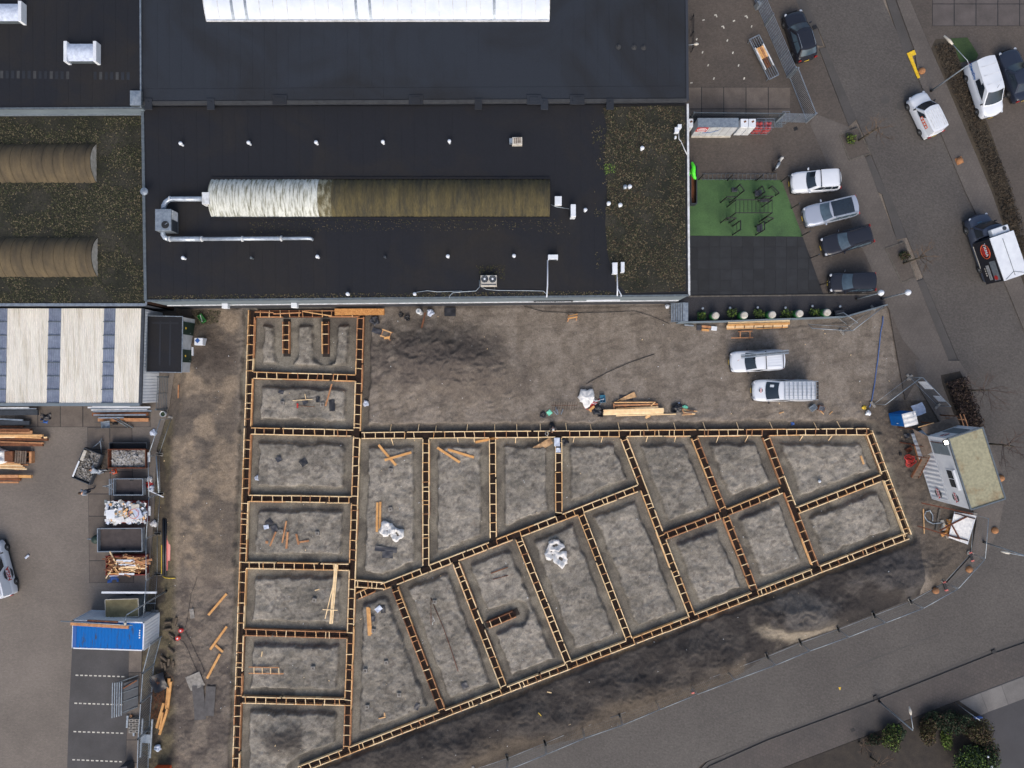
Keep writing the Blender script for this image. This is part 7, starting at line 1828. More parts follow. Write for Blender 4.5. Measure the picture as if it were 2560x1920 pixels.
stack('timber_stack', 'bundle of orange lattice battens below the pallet', [(T2(-60, 676 + 12 * k), T2(160 + 18 * k, 680 + 14 * k), .1, ('wood_orange', 'wood_mid', 'wood_pale', 'wood_mid', 'wood_pale')[k], .45 + .02 * k, .06) for k in range(5)] + [(T2(130 + 20 * k - 90, 690), T2(230 - 90 + 20 * k, 742), .06, 'wood_orange', .4, .06) for k in range(4)] + [(T2(100, 690), T2(245, 700), .12, 'wood_orange', .3, .08)])
stack('timber_stack', 'lowest stack of orange and dark beams at the left edge', [(T2(-60, 797), T2(165, 797), .26, 'wood_orange', .4, .24), (T2(160, 797), T2(276, 799), .24, 'wood_new', .38, .2), (T2(-60, 822), T2(180, 826), .2, 'wood_brown', .22, .16), (T2(-60, 850), T2(160, 850), .14, 'wood_orange', .25, .1)])
stack('profile_stack', 'stack of dark sheet piles and pale pipes under the shed edge', [(T2(-60, 206), T2(250, 204), .12, 'white_dirty', .7, .1), (T2(-60, 215), T2(315, 213), .1, 'galv', .6, .1), (T2(-60, 250), T2(330, 245), .45, 'steel_dark', .45, .2), (T2(-60, 300), T2(200, 312), .14, 'galv', .45, .12), (T2(-60, 335), T2(260, 335), .35, 'steel_dark', .3, .2), (T2(-60, 368), T2(200, 370), .16, 'wood_brown', .25, .12)], cat='profile stack')
stack('profile_stack', 'stack of white and grey profiles over orange boards below the shed', [(T2(850, 308), T2(1285, 310), .3, 'wood_orange', .2, .16), (T2(800, 262), T2(1280, 258), .3, 'wood_brown', .35, .2)] + [(T2(*a), T2(*b), .13, m_, .62 + .03 * k, .09) for k, (a, b, m_) in enumerate((((760, 203), (1300, 201), 'white'), ((785, 214), (1280, 216), 'galv'), ((790, 225), (1270, 221), 'white_dirty'), ((805, 237), (1310, 231), 'galv'), ((810, 268), (1262, 266), 'galv'), ((850, 292), (1070, 290), 'galv'), ((800, 188), (1120, 188), 'white')))], cat='profile stack')
c = P(T2(945, 348)); wb = thing('wheelbarrow', 'grey wheelbarrow below the profile stack', 'wheelbarrow', (c.x, c.y, .03), R(5))
MB().add([(-.4, -.28, .55), (.4, -.32, .6), (.4, .32, .6), (-.4, .28, .55), (-.25, -.18, .3), (.2, -.2, .3), (.2, .2, .3), (-.25, .18, .3)], [(4, 5, 6, 7), (0, 1, 5, 4), (1, 2, 6, 5), (2, 3, 7, 6), (3, 0, 4, 7)]).build('tray', MAT['galv'], wb)
for s_ in (-1, 1): MB().tube([(.6, s_ * .08, .25), (-.3, s_ * .25, .32), (-.95, s_ * .3, .55)], .02, 6).build('handle', MAT['steel_dark'], wb)
wheel(wb, .65, 0, .2, 1)
for k, (q0, q1, lb) in enumerate((((972, 292), (1105, 372), 'left one of two grey tubes slanting from the profile stack'), ((1000, 290), (1150, 378), 'right one of two grey tubes slanting from the profile stack'))):
 MB().tube([P(T2(*q0), .55), P(T2(*q1), .15)], .06, 10).solo('steel_tube', MAT['galv_dark'], lb, 'tube', 'grey tubes by the shed', smooth=True)
# pallet, box, big white bag
c = P(T2(222, 625)); pl = thing('pallet_stack', 'stack of grey brown pallets at the left of the yard', 'pallet', (c.x, c.y, .02), R(-3))
for k in range(5): piece('slat', MAT['wood_grey'], (-.42 + .21 * k, -.55, .62), (-.42 + .21 * k, .55, .62), .15, .03, pl)
for k in range(3): MB().box((0, -.45 + .45 * k, .3), (1.0, .12, .58)).build('bearer', MAT['wood_brown'], pl)
MB().box((P(T2(128, 618)).x, P(T2(128, 618)).y, .4), (.72, .9, .76)).solo('timber_crate', MAT['wood_brown'], 'plain brown crate between the white sheet bag and the pallets', 'crate', bevel=.02)
plank(T2(292, 580), T2(292, 680), .2, 'wood_orange', 'orange beam standing right of the pallets', h=.5, dz=.05)
bag(T2(30, 622), .8, .8, 'crumpled white sheet bag at the left picture edge', seed=31, open_=False)
sheet_obj(T2(402, 285), .95, .5, .1, 'black_plastic', 'black crumpled bag under the shed edge', wav=.15, seed=4)
sheet_obj(T2(385, 322), .7, .3, -.2, 'blue_deep', 'dark blue bag below the black one under the shed edge', wav=.1, seed=5)
c = P(T2(240, 1490)); MB().box((c.x, c.y, .09), (.42, .17, .12), .75).solo('tool_case', MAT['foil'], 'small blue case lying on the yard near the white van', 'case', bevel=.03)
# pipes, bags along the fence
for x, lb in ((1410, 'left one of the two long black pipes beside the spoil bank'), (1432, 'right one of the two long black pipes beside the spoil bank')):
 MB().tube([P(T2(x + 3, 1165), .12), P(T2(x + 1, 1655), .12)], .1, 12).solo('black_pipe', MAT['black_plastic'], lb, 'pipe', 'black pipes', smooth=True)
MB().bar(P(T2(1470, 1225), .12), P(T2(1462, 1525), .12), .2, .14).solo('pink_board', MAT['pink'], 'right pink insulation strip beside the black pipes', 'insulation strip'); MB().bar(P(T2(1450, 1310), .12), P(T2(1442, 1612), .12), .12, .1).solo('pink_board', MAT['red_white'], 'left pale pink insulation strip beside the black pipes', 'insulation strip')
MB().bar(P(T2(1397, 1390), .12), P(T2(1396, 1640), .12), .06, .05).solo('yellow_lath', MAT['yellow'], 'thin yellow lath left of the black pipes', 'lath')
MB().tube([P(t(0, 3, *q), .1) for q in ((1405, 0), (1425, 14), (1465, 20), (1515, 18))], .035, 8).solo('yellow_tube', MAT['yellow'], 'bent yellow tube at the end of the black pipes', 'tube', smooth=True)
for q, m_, lb in ((zy(1790, 1100), 'bag', 'white sack at the right end of the small trailer'), (zy(1790, 1200), 'red', 'red sack at the right end of the small trailer'), (zy(1825, 1290), 'foil', 'pink and white sack below the red one'), (zy2(1190, 565), 'bag', 'white printed sack between the skips and the fence'), (t(0, 3, 1375, 1472), 'foil', 'white sack near the lower bar fence'), (T2(1330, 420), 'foil', 'torn white foil hanging at the upper mesh fence')):
 bag(q, .3, .25, lb, mat=m_, seed=len(lb), open_=False, name='sack', cat='sack', group='small sacks in the yard')
MB().bar(P(zy(1760, 1340), .6), P(zy(2110, 1500), .6), .08, .06).solo('white_pole', MAT['white'], 'white pole sticking out past the mesh fence', 'pole')
MB().bar(P(zy(1775, 470), 1.0), P(zy(1775, 690), 1.0), .2, .08).solo('white_board', MAT['white_dirty'], 'white board leaning at the right end of the rubble skip', 'board')
MB().bar(P(zy2(1112, 290), 1.0), P(zy2(1112, 440), 1.0), .16, .08).solo('white_board', MAT['white_dirty'], 'white board leaning at the right end of the waste skip', 'board')
sheet_obj(zy2(540, 1450), 1.0, .55, .1, 'blue_deep', 'crumpled blue black foil below the timber skip', wav=.12, seed=8); MB().bar(P(zy2(470, 1400), .15), P(zy2(620, 1390), .15), .14, .06).solo('white_board', MAT['white'], 'white board below the timber skip', 'board')
MB().tube([P(t(0, 2, 1350, 622), 1.2), P(t(0, 2, 1372, 940), 1.2)], .06, 8).solo('scaffold_tube', MAT['galv'], 'long grey tube resting along the mesh fence', 'tube', smooth=True)
# white bucket
c = P(T2(1425, 258)); bk = thing('bucket', 'white bucket with green content at the shed corner', 'bucket', (c.x, c.y, .03))
MB().lathe((0, 0, 0), [(.2, 0), (.25, .4), (.23, .4), (.2, .3), (.02, .3)], 18).build('pail', MAT['white'], bk, auto=40); MB().cyl((0, 0, .3), .2, .02, 16).build('content', MAT['leaf_green'], bk)
# steel frames, scaffolds, blocks bottom left
c = P(t(0, 3, 1130, 1030)); sf = thing('steel_frame_stack', 'stack of galvanised steel frames leaning by the bar fence', 'steel frames', (c.x, c.y, .03), R(-1))
for k in range(5): MB().bar((-1.05 + .17 * k, -1.55 + .03 * k, .95 - .05 * k), (-1.05 + .17 * k, 1.5, .95 - .05 * k), .07, .07).build('long_bar', MAT['galv'], sf)
for y in (-1.4, -.5, .3, 1.35): MB().bar((-1.0, y, .8), (.8, y + .55, .3), .06, .05).build('cross_bar', MAT['galv_dark'], sf)
MB().add([(-.3, -1.4, .6), (.8, -.9, .25), (.8, 1.6, .25), (-.3, 1.3, .6)], [(0, 1, 2, 3)]).build('wire_panel', MAT['steel_dark'], sf)
MB().bar((-.3, .9, .7), (.75, 1.5, .4), .1, .05).build('plank', MAT['wood_brown'], sf)
c = P(t(0, 3, 1298, 1370)); la = thing('scaffold_ladder', 'grey scaffold ladder frame lying by the lower bar fence', 'scaffold', (c.x, c.y, .6), R(86))
for y in (-.42, .42): MB().bar((-1.7, y, 0), (1.7, y + .0, .05), .13, .1).build('stringer', MAT['galv'], la)
for k in range(8): MB().tube([(-1.5 + .42 * k, -.42, .0), (-1.5 + .42 * k, .42, .05)], .025, 6).build('rung', MAT['galv_dark'], la)
MB().box((.0, 0, .1), (.75, .75, .05)).build('platform', MAT['galv'], la)
c = P(t(0, 3, 1180, 1275)); bs = thing('block_stack', 'pile of grey hollow concrete blocks beside the steel frames', 'blocks', (c.x, c.y, .03))
for i in range(2):
 for k in range(4): MB().box((-.25 + .5 * i, -.5 + .32 * k, .2), (.44, .26, .38)).build('block', MAT['concrete'], bs, bevel=.01); MB().box((-.25 + .5 * i, -.5 + .32 * k, .392), (.2, .1, .008)).build('block_hole', MAT['black'], bs)
for k, (q0, q1, m_, lb) in enumerate((((1105, 1205), (1098, 1310), 'galv', 'short grey profile left of the hollow blocks'), ((1135, 1200), (1130, 1305), 'wood_orange', 'short orange plank left of the hollow blocks'), ((1153, 1290), (1158, 1380), 'galv', 'short grey profile below the hollow blocks'))):
 MB().bar(P(t(0, 3, *q0), .15), P(t(0, 3, *q1), .15), .16, .12).solo('short_profile', MAT[m_], lb, 'profile')
c = P(t(0, 3, 1130, 1625)); wbn = thing('wheelie_bin', 'grey wheelie bin cut off by the bottom picture edge', 'bin', (c.x, c.y, .03), .2)
MB().box((0, 0, .55), (.7, .75, 1.0)).build('body', MAT['steel_dark'], wbn, bevel=.05); MB().box((0, 0, 1.08), (.76, .8, .08)).build('lid', MAT['tarp_dark'], wbn, bevel=.03)
c = P(t(0, 3, 1425, 1690)); osk = thing('orange_skip', 'bright orange lidded skip at the bottom picture edge', 'skip', (c.x, c.y, .02), 0)
MB().box((0, 0, .5), (1.3, 1.3, .9)).build('body', MAT['orange'], osk, bevel=.05); MB().box((0, 0, 1.0), (1.36, 1.36, .1)).build('lid', MAT['orange'], osk, bevel=.03)
# logs
LG = ['upper left log of the heap, lying level', 'upright log at the top of the heap', 'lower level log at the left of the heap', 'upright log nearest the upper red reel', 'slanting log left of the lower red reel', 'slanting log just under its twin by the lower reel', 'single slanting log in the middle of the heap', 'slanting log left of the lower cluster', 'leftmost of the upright logs in the lower cluster', 'second upright log of the lower cluster from the left', 'third upright log of the lower cluster from the left', 'rightmost upright log of the lower cluster']
for k, (x, y, a, l) in enumerate(((1462, 392, 5, .6), (1524, 388, 78, .75), (1460, 452, 8, .6), (1547, 465, 88, .7), (1488, 508, -35, .6), (1500, 538, -40, .6), (1487, 632, -45, .7), (1425, 706, -40, .7), (1408, 760, -75, .55), (1436, 772, -78, .65), (1468, 735, 85, .6), (1505, 755, 88, .6))):
 c = GM(t(0, 3, x, y), .2, .1); d_ = Vector((math.cos(R(a)), math.sin(R(-a) if 0 else R(a)), 0)) * l / 2
 MB().tube([c - d_, c + d_], [.11, .1], 12).solo('log', MAT['log'], LG[k], 'log', 'cut logs beside the bar fence')
# cable reels and cables
for x, y, lb in ((1573, 464, 'upper red cable reel next to the logs'), (1550, 528, 'lower red cable reel next to the logs')):
 c = GM(t(0, 3, x, y), .2); rl_ = thing('cable_reel', lb, 'cable reel', c, .4, 'red cable reels')
 MB().lathe((0, 0, 0), [(.19, 0), (.19, .04), (.1, .05), (.1, .18), (.19, .19), (.19, .23)], 18).build('drum', MAT['red'], rl_); MB().cyl((0, 0, .23), .07, .03, 12).build('hub', MAT['white'], rl_)
def cable(pts, r, mat, lb, i=0, j=0, cat='cable', name='cable', dz=.03):
 out = []
 for a, b in zip(pts, pts[1:]):
  for k in range(4): out.append((lerp(a[0], b[0], k / 4), lerp(a[1], b[1], k / 4)))
 out.append(pts[-1]); W_ = [P(t(i, j, *q)) for q in out]
 zz = terrain(np.array([w.x for w in W_]), np.array([w.y for w in W_]))[0]
 for w, z_ in zip(W_, zz): w.z = max(float(z_), 0 if cat == 'x' else -9) + r + dz
 MB().tube(W_, r, 6).solo(name, MAT[mat], lb, cat, smooth=True)
cable([(1720, 0), (1690, 80), (1655, 150), (1640, 260), (1620, 380), (1600, 455)], .018, 'black', 'thin black cable running down to the upper red reel', 0, 3)
cable([(1605, 475), (1650, 570), (1700, 680), (1750, 770), (1772, 820), (1750, 855), (1715, 840), (1640, 680), (1590, 570), (1555, 535)], .018, 'black', 'thin black cable looping between the red reels', 0, 3)
cable([(100, 985 - 960 + 20), (300, 1030 - 960 + 1000 - 960), (540, 1045 - 960 + 960 - 960)], .012, 'black', 'thin dark cable lying on the sand below the hall', 2, 1) if 0 else None
# brushwood
c = GM(t(0, 3, 1395, 960), .5); br_ = thing('brushwood_pile', 'heap of brown brushwood and black plastic beside the orange beams', 'brushwood', c)
mb = MB(); rr = random.Random(4)
for k in range(90):
 y = rr.uniform(-2.6, 1.0); x = rr.gauss(0, .35) - y * -.08; a = rr.gauss(1.45, .45); l = rr.uniform(.5, 1.4)
 mb.tube([(x - math.cos(a) * l / 2, y - math.sin(a) * l / 2, rr.uniform(.0, .25)), (x + rr.gauss(0, .1), y, rr.uniform(.05, .35)), (x + math.cos(a) * l / 2, y + math.sin(a) * l / 2, rr.uniform(.02, .35))], [.018, .014, .006], 5)
mb.build('branches', MAT['wood_brown'], br_)
o = sheet_obj(t(0, 3, 1390, 905), 1.3, 1.5, .3, 'black_plastic', 'crumpled black plastic above the brushwood', wav=.25, seed=11)
# ================================================================ dark roofed tank cabin
zk = zr(350, 760, 6.143)
kc = PL([zk(125, 182), zk(668, 192), zk(640, 1055), zk(95, 1040)], 2.45); k0 = sum(kc, Vector()) / 4; k0.z = .02
kb = thing('site_cabin', 'cabin with a flat dark roof and dark green doors between shed and spoil bank', 'cabin', k0, math.atan2((kc[1] - kc[0]).y, (kc[1] - kc[0]).x))
Lk, Wk = (kc[1] - kc[0]).length, (kc[3] - kc[0]).length
MB().box((0, 0, 1.2), (Lk - .06, Wk - .06, 2.38)).build('wall', MAT['wall_white'], kb); MB().box((0, 0, 2.42), (Lk, Wk, .08)).build('roof', MAT['roof_black'], kb)
for s_ in (-1, 1): MB().bar((-Lk / 2, s_ * Wk / 2, 2.48), (Lk / 2, s_ * Wk / 2, 2.48), .06, .06).build('roof_edge', MAT['galv'], kb); MB().bar((s_ * Lk / 2, -Wk / 2, 2.479), (s_ * Lk / 2, Wk / 2, 2.479), .06, .06).build('roof_edge', MAT['galv'], kb)
for x in (-.4, .45): MB().box((x, .1, 2.465), (.12, Wk * .8, .01)).build('roof_seam', MAT['roof_grey'], kb)
MB().box((0, Wk * .38, 2.466), (Lk * .75, .14, .01)).build('roof_seam', MAT['roof_grey'], kb)
for y in (Wk * .3, -Wk * .2):
 dr = MB().box((Lk / 2 - .02, y, 1.2), (.06, Wk * .23, 2.2)).build('door', MAT['darkgreen'], kb); MB().box((Lk / 2 + .02, y - Wk * .08, 1.1), (.04, .05, .14)).build('handle', MAT['galv'], dr); MB().box((Lk / 2 + .014, y, 1.9), (.012, .16, .2)).build('warning_sign', MAT['yellow'], dr)
c = P(zk(1000, 590)); cb = thing('electric_cabinet', 'white cabinet with a blue square sign beside the dark roofed cabin', 'cabinet', (c.x, c.y, .05))
MB().box((0, 0, .7), (.72, .62, 1.1)).build('body', MAT['white'], cb, bevel=.03); o = MB().box((-.08, .08, 1.262), (.32, .32, .015), .75).build('sign', MAT['blue_deep'], cb)
for s_ in (-1, 1): MB().box((s_ * .28, 0, .08), (.08, .5, .16)).build('leg', MAT['galv_dark'], cb)
c = P(zk(878, 735)); MB().box((c.x, c.y, .5), (.12, .75, .9)).solo('white_post', MAT['white'], 'thin white panel standing below the blue signed cabinet', 'panel')
c = G(zk(975, 228), .05); gc = thing('green_crate', 'green plastic crate lying in the leaves under the hall wall', 'crate', c, R(-55))
MB().box((0, 0, .03), (.75, .42, .05)).build('floor', MAT['green'], gc)
for s_ in (-1, 1): MB().box((0, s_ * .2, .15), (.75, .03, .26)).build('side', MAT['green'], gc); MB().box((s_ * .36, 0, .15), (.03, .38, .25)).build('end', MAT['green'], gc)
MB().tube([(-.3, .1, .3), (.3, -.1, .3)], .025, 6).build('handle', MAT['white_dirty'], gc)
bar_fence(zk(440, 1120), zk(415, 1610), 'grey bar gate standing in front of the white shed wall', h=1.8, z0=.05, vertical=False, mat='galv_dark', n_rail=7)
scatter_leaves('leaf_litter', go, [(p.x, p.y) for p in PL([zk(780, 95), zk(1240, 100), zk(1200, 300), zk(900, 330)])], lambda X_, Y_: terrain(X_, Y_)[0], 900, .03, .06, ['leaf_a', 'leaf_b', 'log'])
plank(zk(628, 1240), zk(622, 1445), .1, 'wood_orange', 'orange batten on the spoil bank below the dark roofed cabin')
# ================================================================ office cabin on a container, toilet, deck
rc = PL([zc(775, 790), zc(1178, 690), zc(1440, 1510), zc(1035, 1640)], 5.2); r0_ = sum(rc, Vector()) / 4; r0_.z = .06
ux = (rc[2] - rc[1]); ra_ = math.atan2(ux.y, ux.x); Lc, Wc = ux.length, (rc[1] - rc[0]).length
ot = thing('storage_container', 'white corrugated container carrying the office cabin', 'container', r0_, ra_)
container(ot, Lc, Wc, 2.55, 'white', 'white', corr=.045, per=.42)
badge(ot, (Lc / 2 - .75, -Wc / 2 - .06, 1.4), (R(90), 0, 0), .45)
of = thing('office_cabin', 'white office cabin with a greenish roof standing on a container', 'cabin', r0_ + Vector((0, 0, 2.57)), ra_)
MB().box((0, 0, 1.28), (Lc, Wc, 2.5)).build('wall', MAT['white'], of, bevel=.02)
MB().box((0, 0, 2.58), (Lc + .04, Wc + .04, .1)).build('roof', MAT['cabin_roof'], of)
for s_ in (-1, 1): MB().bar((-Lc / 2, s_ * (Wc / 2), 2.62), (Lc / 2, s_ * (Wc / 2), 2.62), .12, .14).build('roof_edge', MAT['galv_dark'], of); MB().bar((s_ * (Lc / 2), -Wc / 2, 2.619), (s_ * (Lc / 2), Wc / 2, 2.619), .12, .14).build('roof_edge', MAT['galv_dark'], of)
wy = -Wc / 2
wn_ = MB().box((.55, wy - .02, 1.55), (1.65, .06, 1.05)).build('window', MAT['white'], of); MB().box((.55, wy - .055, 1.5), (1.45, .02, .8)).build('pane', MAT['glass'], wn_); MB().box((.55, wy - .07, 1.5), (.05, .02, .8)).build('mullion', MAT['white'], wn_)
MB().box((.55, wy - .12, 2.15), (1.7, .2, .16)).build('shutter_box', MAT['white'], of)
dr = MB().box((-Lc / 2 + 1.0, wy - .02, 1.2), (.98, .06, 2.1)).build('door', MAT['wall_blue'], of); MB().box((-Lc / 2 + 1.4, wy - .07, 1.1), (.12, .05, .05)).build('handle', MAT['galv'], dr)
MB().box((-Lc / 2 - .02, .2, 1.2), (.06, 1.0, 2.1)).build('door', MAT['wall_blue'], of)
badge(of, (Lc / 2 - .75, wy - .012, 1.1), (R(90), 0, 0), .42); badge(of, (-Lc / 2 - .012, -.85, 1.3), (R(90), 0, R(-90)), .36)
fl_ = MB().box((-Lc / 2 + .25, wy - .28, 2.6), (.4, .35, .2)).build('floodlight', MAT['steel_dark'], of); MB().box((-Lc / 2 + .25, wy - .28, 2.706), (.3, .28, .012)).build('lit_panel', MAT['lightglow'], fl_)
MB().bar((-Lc / 2 + .45, wy - .06, 2.35), (-Lc / 2 + .45, wy - .06, .1), .04, .04).build('drainpipe', MAT['rust'], of)
pd = thing('office_deck', 'brown timber landing with stairs leading up to the office cabin', 'deck', P(zc(600, 800), .05))
dl = lambda q, z: P(q, z) - pd.location
pts = [zc(378, 702), zc(455, 690), zc(885, 556), zc(925, 648), zc(562, 790), zc(600, 965), zc(498, 1030)]
for k in range(9):   # deck planks, clipped strips
 f0, f1 = k / 9, (k + 1) / 9
 a0, a1 = pts[0], pts[6]; b0_, b1_ = pts[4], pts[5]
 q = [(lerp(a0[0], b0_[0], f0), lerp(a0[1], b0_[1], f0)), (lerp(a0[0], b0_[0], f1), lerp(a0[1], b0_[1], f1)), (lerp(a1[0], b1_[0], f1), lerp(a1[1], b1_[1], f1)), (lerp(a1[0], b1_[0], f0), lerp(a1[1], b1_[1], f0))]
 MB().prism([(p.x, p.y) for p in (dl(x, 2.5) for x in [(lerp(q[0][0], q[1][0], .03), lerp(q[0][1], q[1][1], .03)), q[1], q[2], (lerp(q[3][0], q[2][0], .03), lerp(q[3][1], q[2][1], .03))])], 2.4, 2.46 + .004 * (k % 2)).build('deck_plank', MAT['wood_grey'], pd)
MB().prism([(p.x, p.y) for p in (dl(x, 2.5) for x in (zc(470, 690), pts[2], pts[3], zc(566, 785)))], 2.33, 2.39).build('landing_sheet', MAT['wood_grey'], pd)
piece('edge_batten', MAT['wood_mid'], dl(zc(440, 682), 2.52), dl(zc(618, 632), 2.52), .07, .06, pd)
for q in (pts[0], pts[2], pts[6], zc(660, 640)): p = dl(q, 2.3); MB().bar((p.x, p.y, 0), (p.x, p.y, 2.33), .1, .1).build('post', MAT['wood_brown'], pd)
for q0, q1 in ((zc(365, 890), zc(500, 905)), (zc(370, 1010), zc(545, 1035))): piece('railing', MAT['rust'], dl(q0, 2.0), dl(q1, 2.7), .06, .06, pd)
for k in range(9):
 f = k / 8; z_ = 2.3 * (1 - f) + .15
 a = dl((lerp(zc(480, 1045)[0], zc(365, 1250)[0], f), lerp(zc(480, 1045)[1], zc(365, 1250)[1], f)), 0); b = dl((lerp(zc(560, 1005)[0], zc(470, 1260)[0], f), lerp(zc(560, 1005)[1], zc(470, 1260)[1], f)), 0)
 kq = (H - z_) / H
 base_a = Vector((-(0), 0, 0))
 pa_ = P((lerp(zc(478, 1045)[0], zc(362, 1255)[0], f), lerp(zc(478, 1045)[1], zc(362, 1255)[1], f)), z_) - pd.location; pb_ = P((lerp(zc(572, 1010)[0], zc(440, 1262)[0], f), lerp(zc(572, 1010)[1], zc(440, 1262)[1], f)), z_) - pd.location
 piece('stair_tread', MAT['wood_grey'], pa_, pb_, .22, .05, pd)
for s0, s1 in ((zc(478, 1045), zc(362, 1255)), (zc(572, 1010), zc(440, 1262))): piece('stringer', MAT['wood_brown'], P(s0, 2.4) - pd.location, P(s1, .1) - pd.location, .06, .2, pd)
tb = PL([zc(250, 535), zc(395, 500), zc(440, 635), zc(290, 682)], 2.25); t0_ = sum(tb, Vector()) / 4; t0_.z = .06
tw = thing('portable_toilet', 'blue portable toilet with a white roof', 'portable toilet', t0_, math.atan2((tb[1] - tb[0]).y, (tb[1] - tb[0]).x))
MB().box((0, 0, 1.1), (1.08, 1.08, 2.15)).build('cabin_wall', MAT['blue'], tw, bevel=.03)
rows = [[(-.58 + 1.16 * i / 8, -.58 + 1.16 * k / 12, 2.2 + .1 * math.cos((i / 8 - .5) * 2.6) + (.03 if (k // 2) % 2 else 0)) for i in range(9)] for k in range(13)]
MB().grid(rows).build('roof', MAT['bag'], tw); MB().box((0, 0, 2.18), (1.14, 1.14, .06)).build('roof_rim', MAT['white'], tw)
dr = MB().box((-.55, .05, 1.05), (.04, .7, 1.85)).build('door', MAT['blue'], tw, bevel=.02); MB().box((-.585, -.3, 1.2), (.03, .06, .2)).build('handle', MAT['white'], dr)
MB().tube([(.3, .3, 2.2), (.3, .3, 2.5)], .05, 8).build('vent_pipe', MAT['white'], tw)
sheet_obj(zc(412, 475), 1.05, 1.0, .35, 'foil', 'pale crumpled tarp beside the blue toilet', wav=.08, seed=13, dz=.5)
tf = thing('timber_rail', 'small timber rail frame between the landing and the hedge', 'railing', P(zc(960, 600), .1))
for q0, q1 in ((zc(920, 530), zc(965, 668)), (zc(962, 530), zc(1010, 668))): piece('rail', MAT['wood_orange'], P(q0, 2.3) - tf.location, P(q1, 2.3) - tf.location, .07, .07, tf)
piece('rung', MAT['wood_orange'], P(zc(905, 596), 2.3) - tf.location, P(zc(970, 592), 2.3) - tf.location, .06, .06, tf)
for q in (zc(940, 590), zc(985, 600)): p = P(q, 2.2) - tf.location; MB().bar((p.x, p.y, 0), (p.x, p.y, 2.2), .07, .07).build('post', MAT['wood_orange'], tf)
hc = thing('red_hose_coil', 'coil of red hose below the office landing', 'hose', GM(zc(318, 1065), .5))
for k in range(6):
 rr = random.Random(k); cx, cy = rr.gauss(0, .08), -.3 + .12 * k
 MB().tube([(cx + (.3 + .06 * (k % 3)) * math.cos(a * .35), cy + .25 * math.sin(a * .35), .06 + .06 * k + .01 * math.sin(a)) for a in range(19)], .035, 8).build('hose_loop', MAT['red'], hc, smooth=True)
for k, (q0, q1, m_, lb) in enumerate(((zc(385, 890), zc(440, 1085), 'wood_orange', 'left brown lath below the landing'), (zc(410, 890), zc(470, 1090), 'wood_brown', 'right brown lath below the landing'), (zc(370, 780), zc(410, 870), 'white_dirty', 'short white tube left of the landing'), (zc(400, 895), zc(450, 1000), 'galv', 'short grey tube left of the landing'), (zc(220, 855), zc(500, 900), 'rust', 'rusty bar lying above the red hose'))):
 MB().bar(GM(q0, .1, .08), GM(q1, .1, .08), .09, .07).solo('site_scrap', MAT[m_], lb, 'scrap')
sheet_obj(zc(300, 780), .5, .4, .2, 'tarp_dark', 'dark bag left of the office landing', wav=.12, seed=17); sheet_obj(zc(315, 940), .6, .4, .5, 'rust', 'heap of rusty scrap above the red hose', wav=.12, seed=18)
c = GM(zc(225, 990), .15); MB().box((c.x, c.y, c.z + .1), (.16, .28, .2)).solo('tool_box', MAT['black_plastic'], 'small black tool box left of the red hose', 'tool box', bevel=.02)
# white sheet frame near the corner
zs = zr(2280, 1240, 9.217)
wf = thing('tarp_frame', 'white sheeted rusty steel frame lying below the office cabin', 'frame', P(zs(1150, 720), .05))
wl2 = lambda q, z: P(q, z) - wf.location
MB().prism([(p.x, p.y) for p in (wl2(q, .5) for q in (zs(988, 370), zs(1472, 452), zs(1272, 1112), zs(848, 962)))], .42, .46).build('sheet', MAT['bag'], wf)
for q0, q1, m_ in ((zs(215, 160), zs(1395, 412), 'rust'), (zs(130, 690), zs(1100, 990), 'rust'), (zs(910, 650), zs(1275, 470), 'rust'), (zs(915, 660), zs(1100, 990), 'rust'), (zs(985, 395), zs(1450, 525), 'rebar'), (zs(850, 905), zs(1290, 1030), 'rebar'), (zs(640, 800), zs(910, 650), 'rust')):
 piece('beam', MAT[m_], wl2(q0, .56), wl2(q1, .56), .1, .1, wf)
for q0, q1 in ((zs(985, 365), zs(845, 965)), (zs(1472, 452), zs(1272, 1115))): piece('edge_tube', MAT['white'], wl2(q0, .5), wl2(q1, .5), .06, .06, wf)
plank(zs(245, 290), zs(268, 860), .08, 'wood_mid', 'long thin yellow batten left of the white sheet frame'); plank(zs(625, 300), zs(540, 780), .18, 'concrete_dark', 'dark grey plank left of the white sheet frame')
cable([(1415 - 1920 + 1920, 1180), (1418, 1130), (1395, 1092), (1360, 1100), (1345, 1140), (1370, 1180), (1420, 1205), (1490, 1195)], .05, 'galv', 'grey ribbed hose looped left of the white sheet frame', 3, 2, 'hose', 'hose', .05)
c = GM(zs(810, 730), .4, 0); chunks(26, .5, .8, .05, ['x'] * 2, 14, (.15, .35), .1).build('stone_heap', [MAT['off_white'], MAT['osb']]); o = bpy.data.objects[-1] if False else None
for o in bpy.data.objects:
 if o.name == 'stone_heap': o.location = c; tag(o, 'heap of broken tan stones beside the white sheet frame', 'stones')
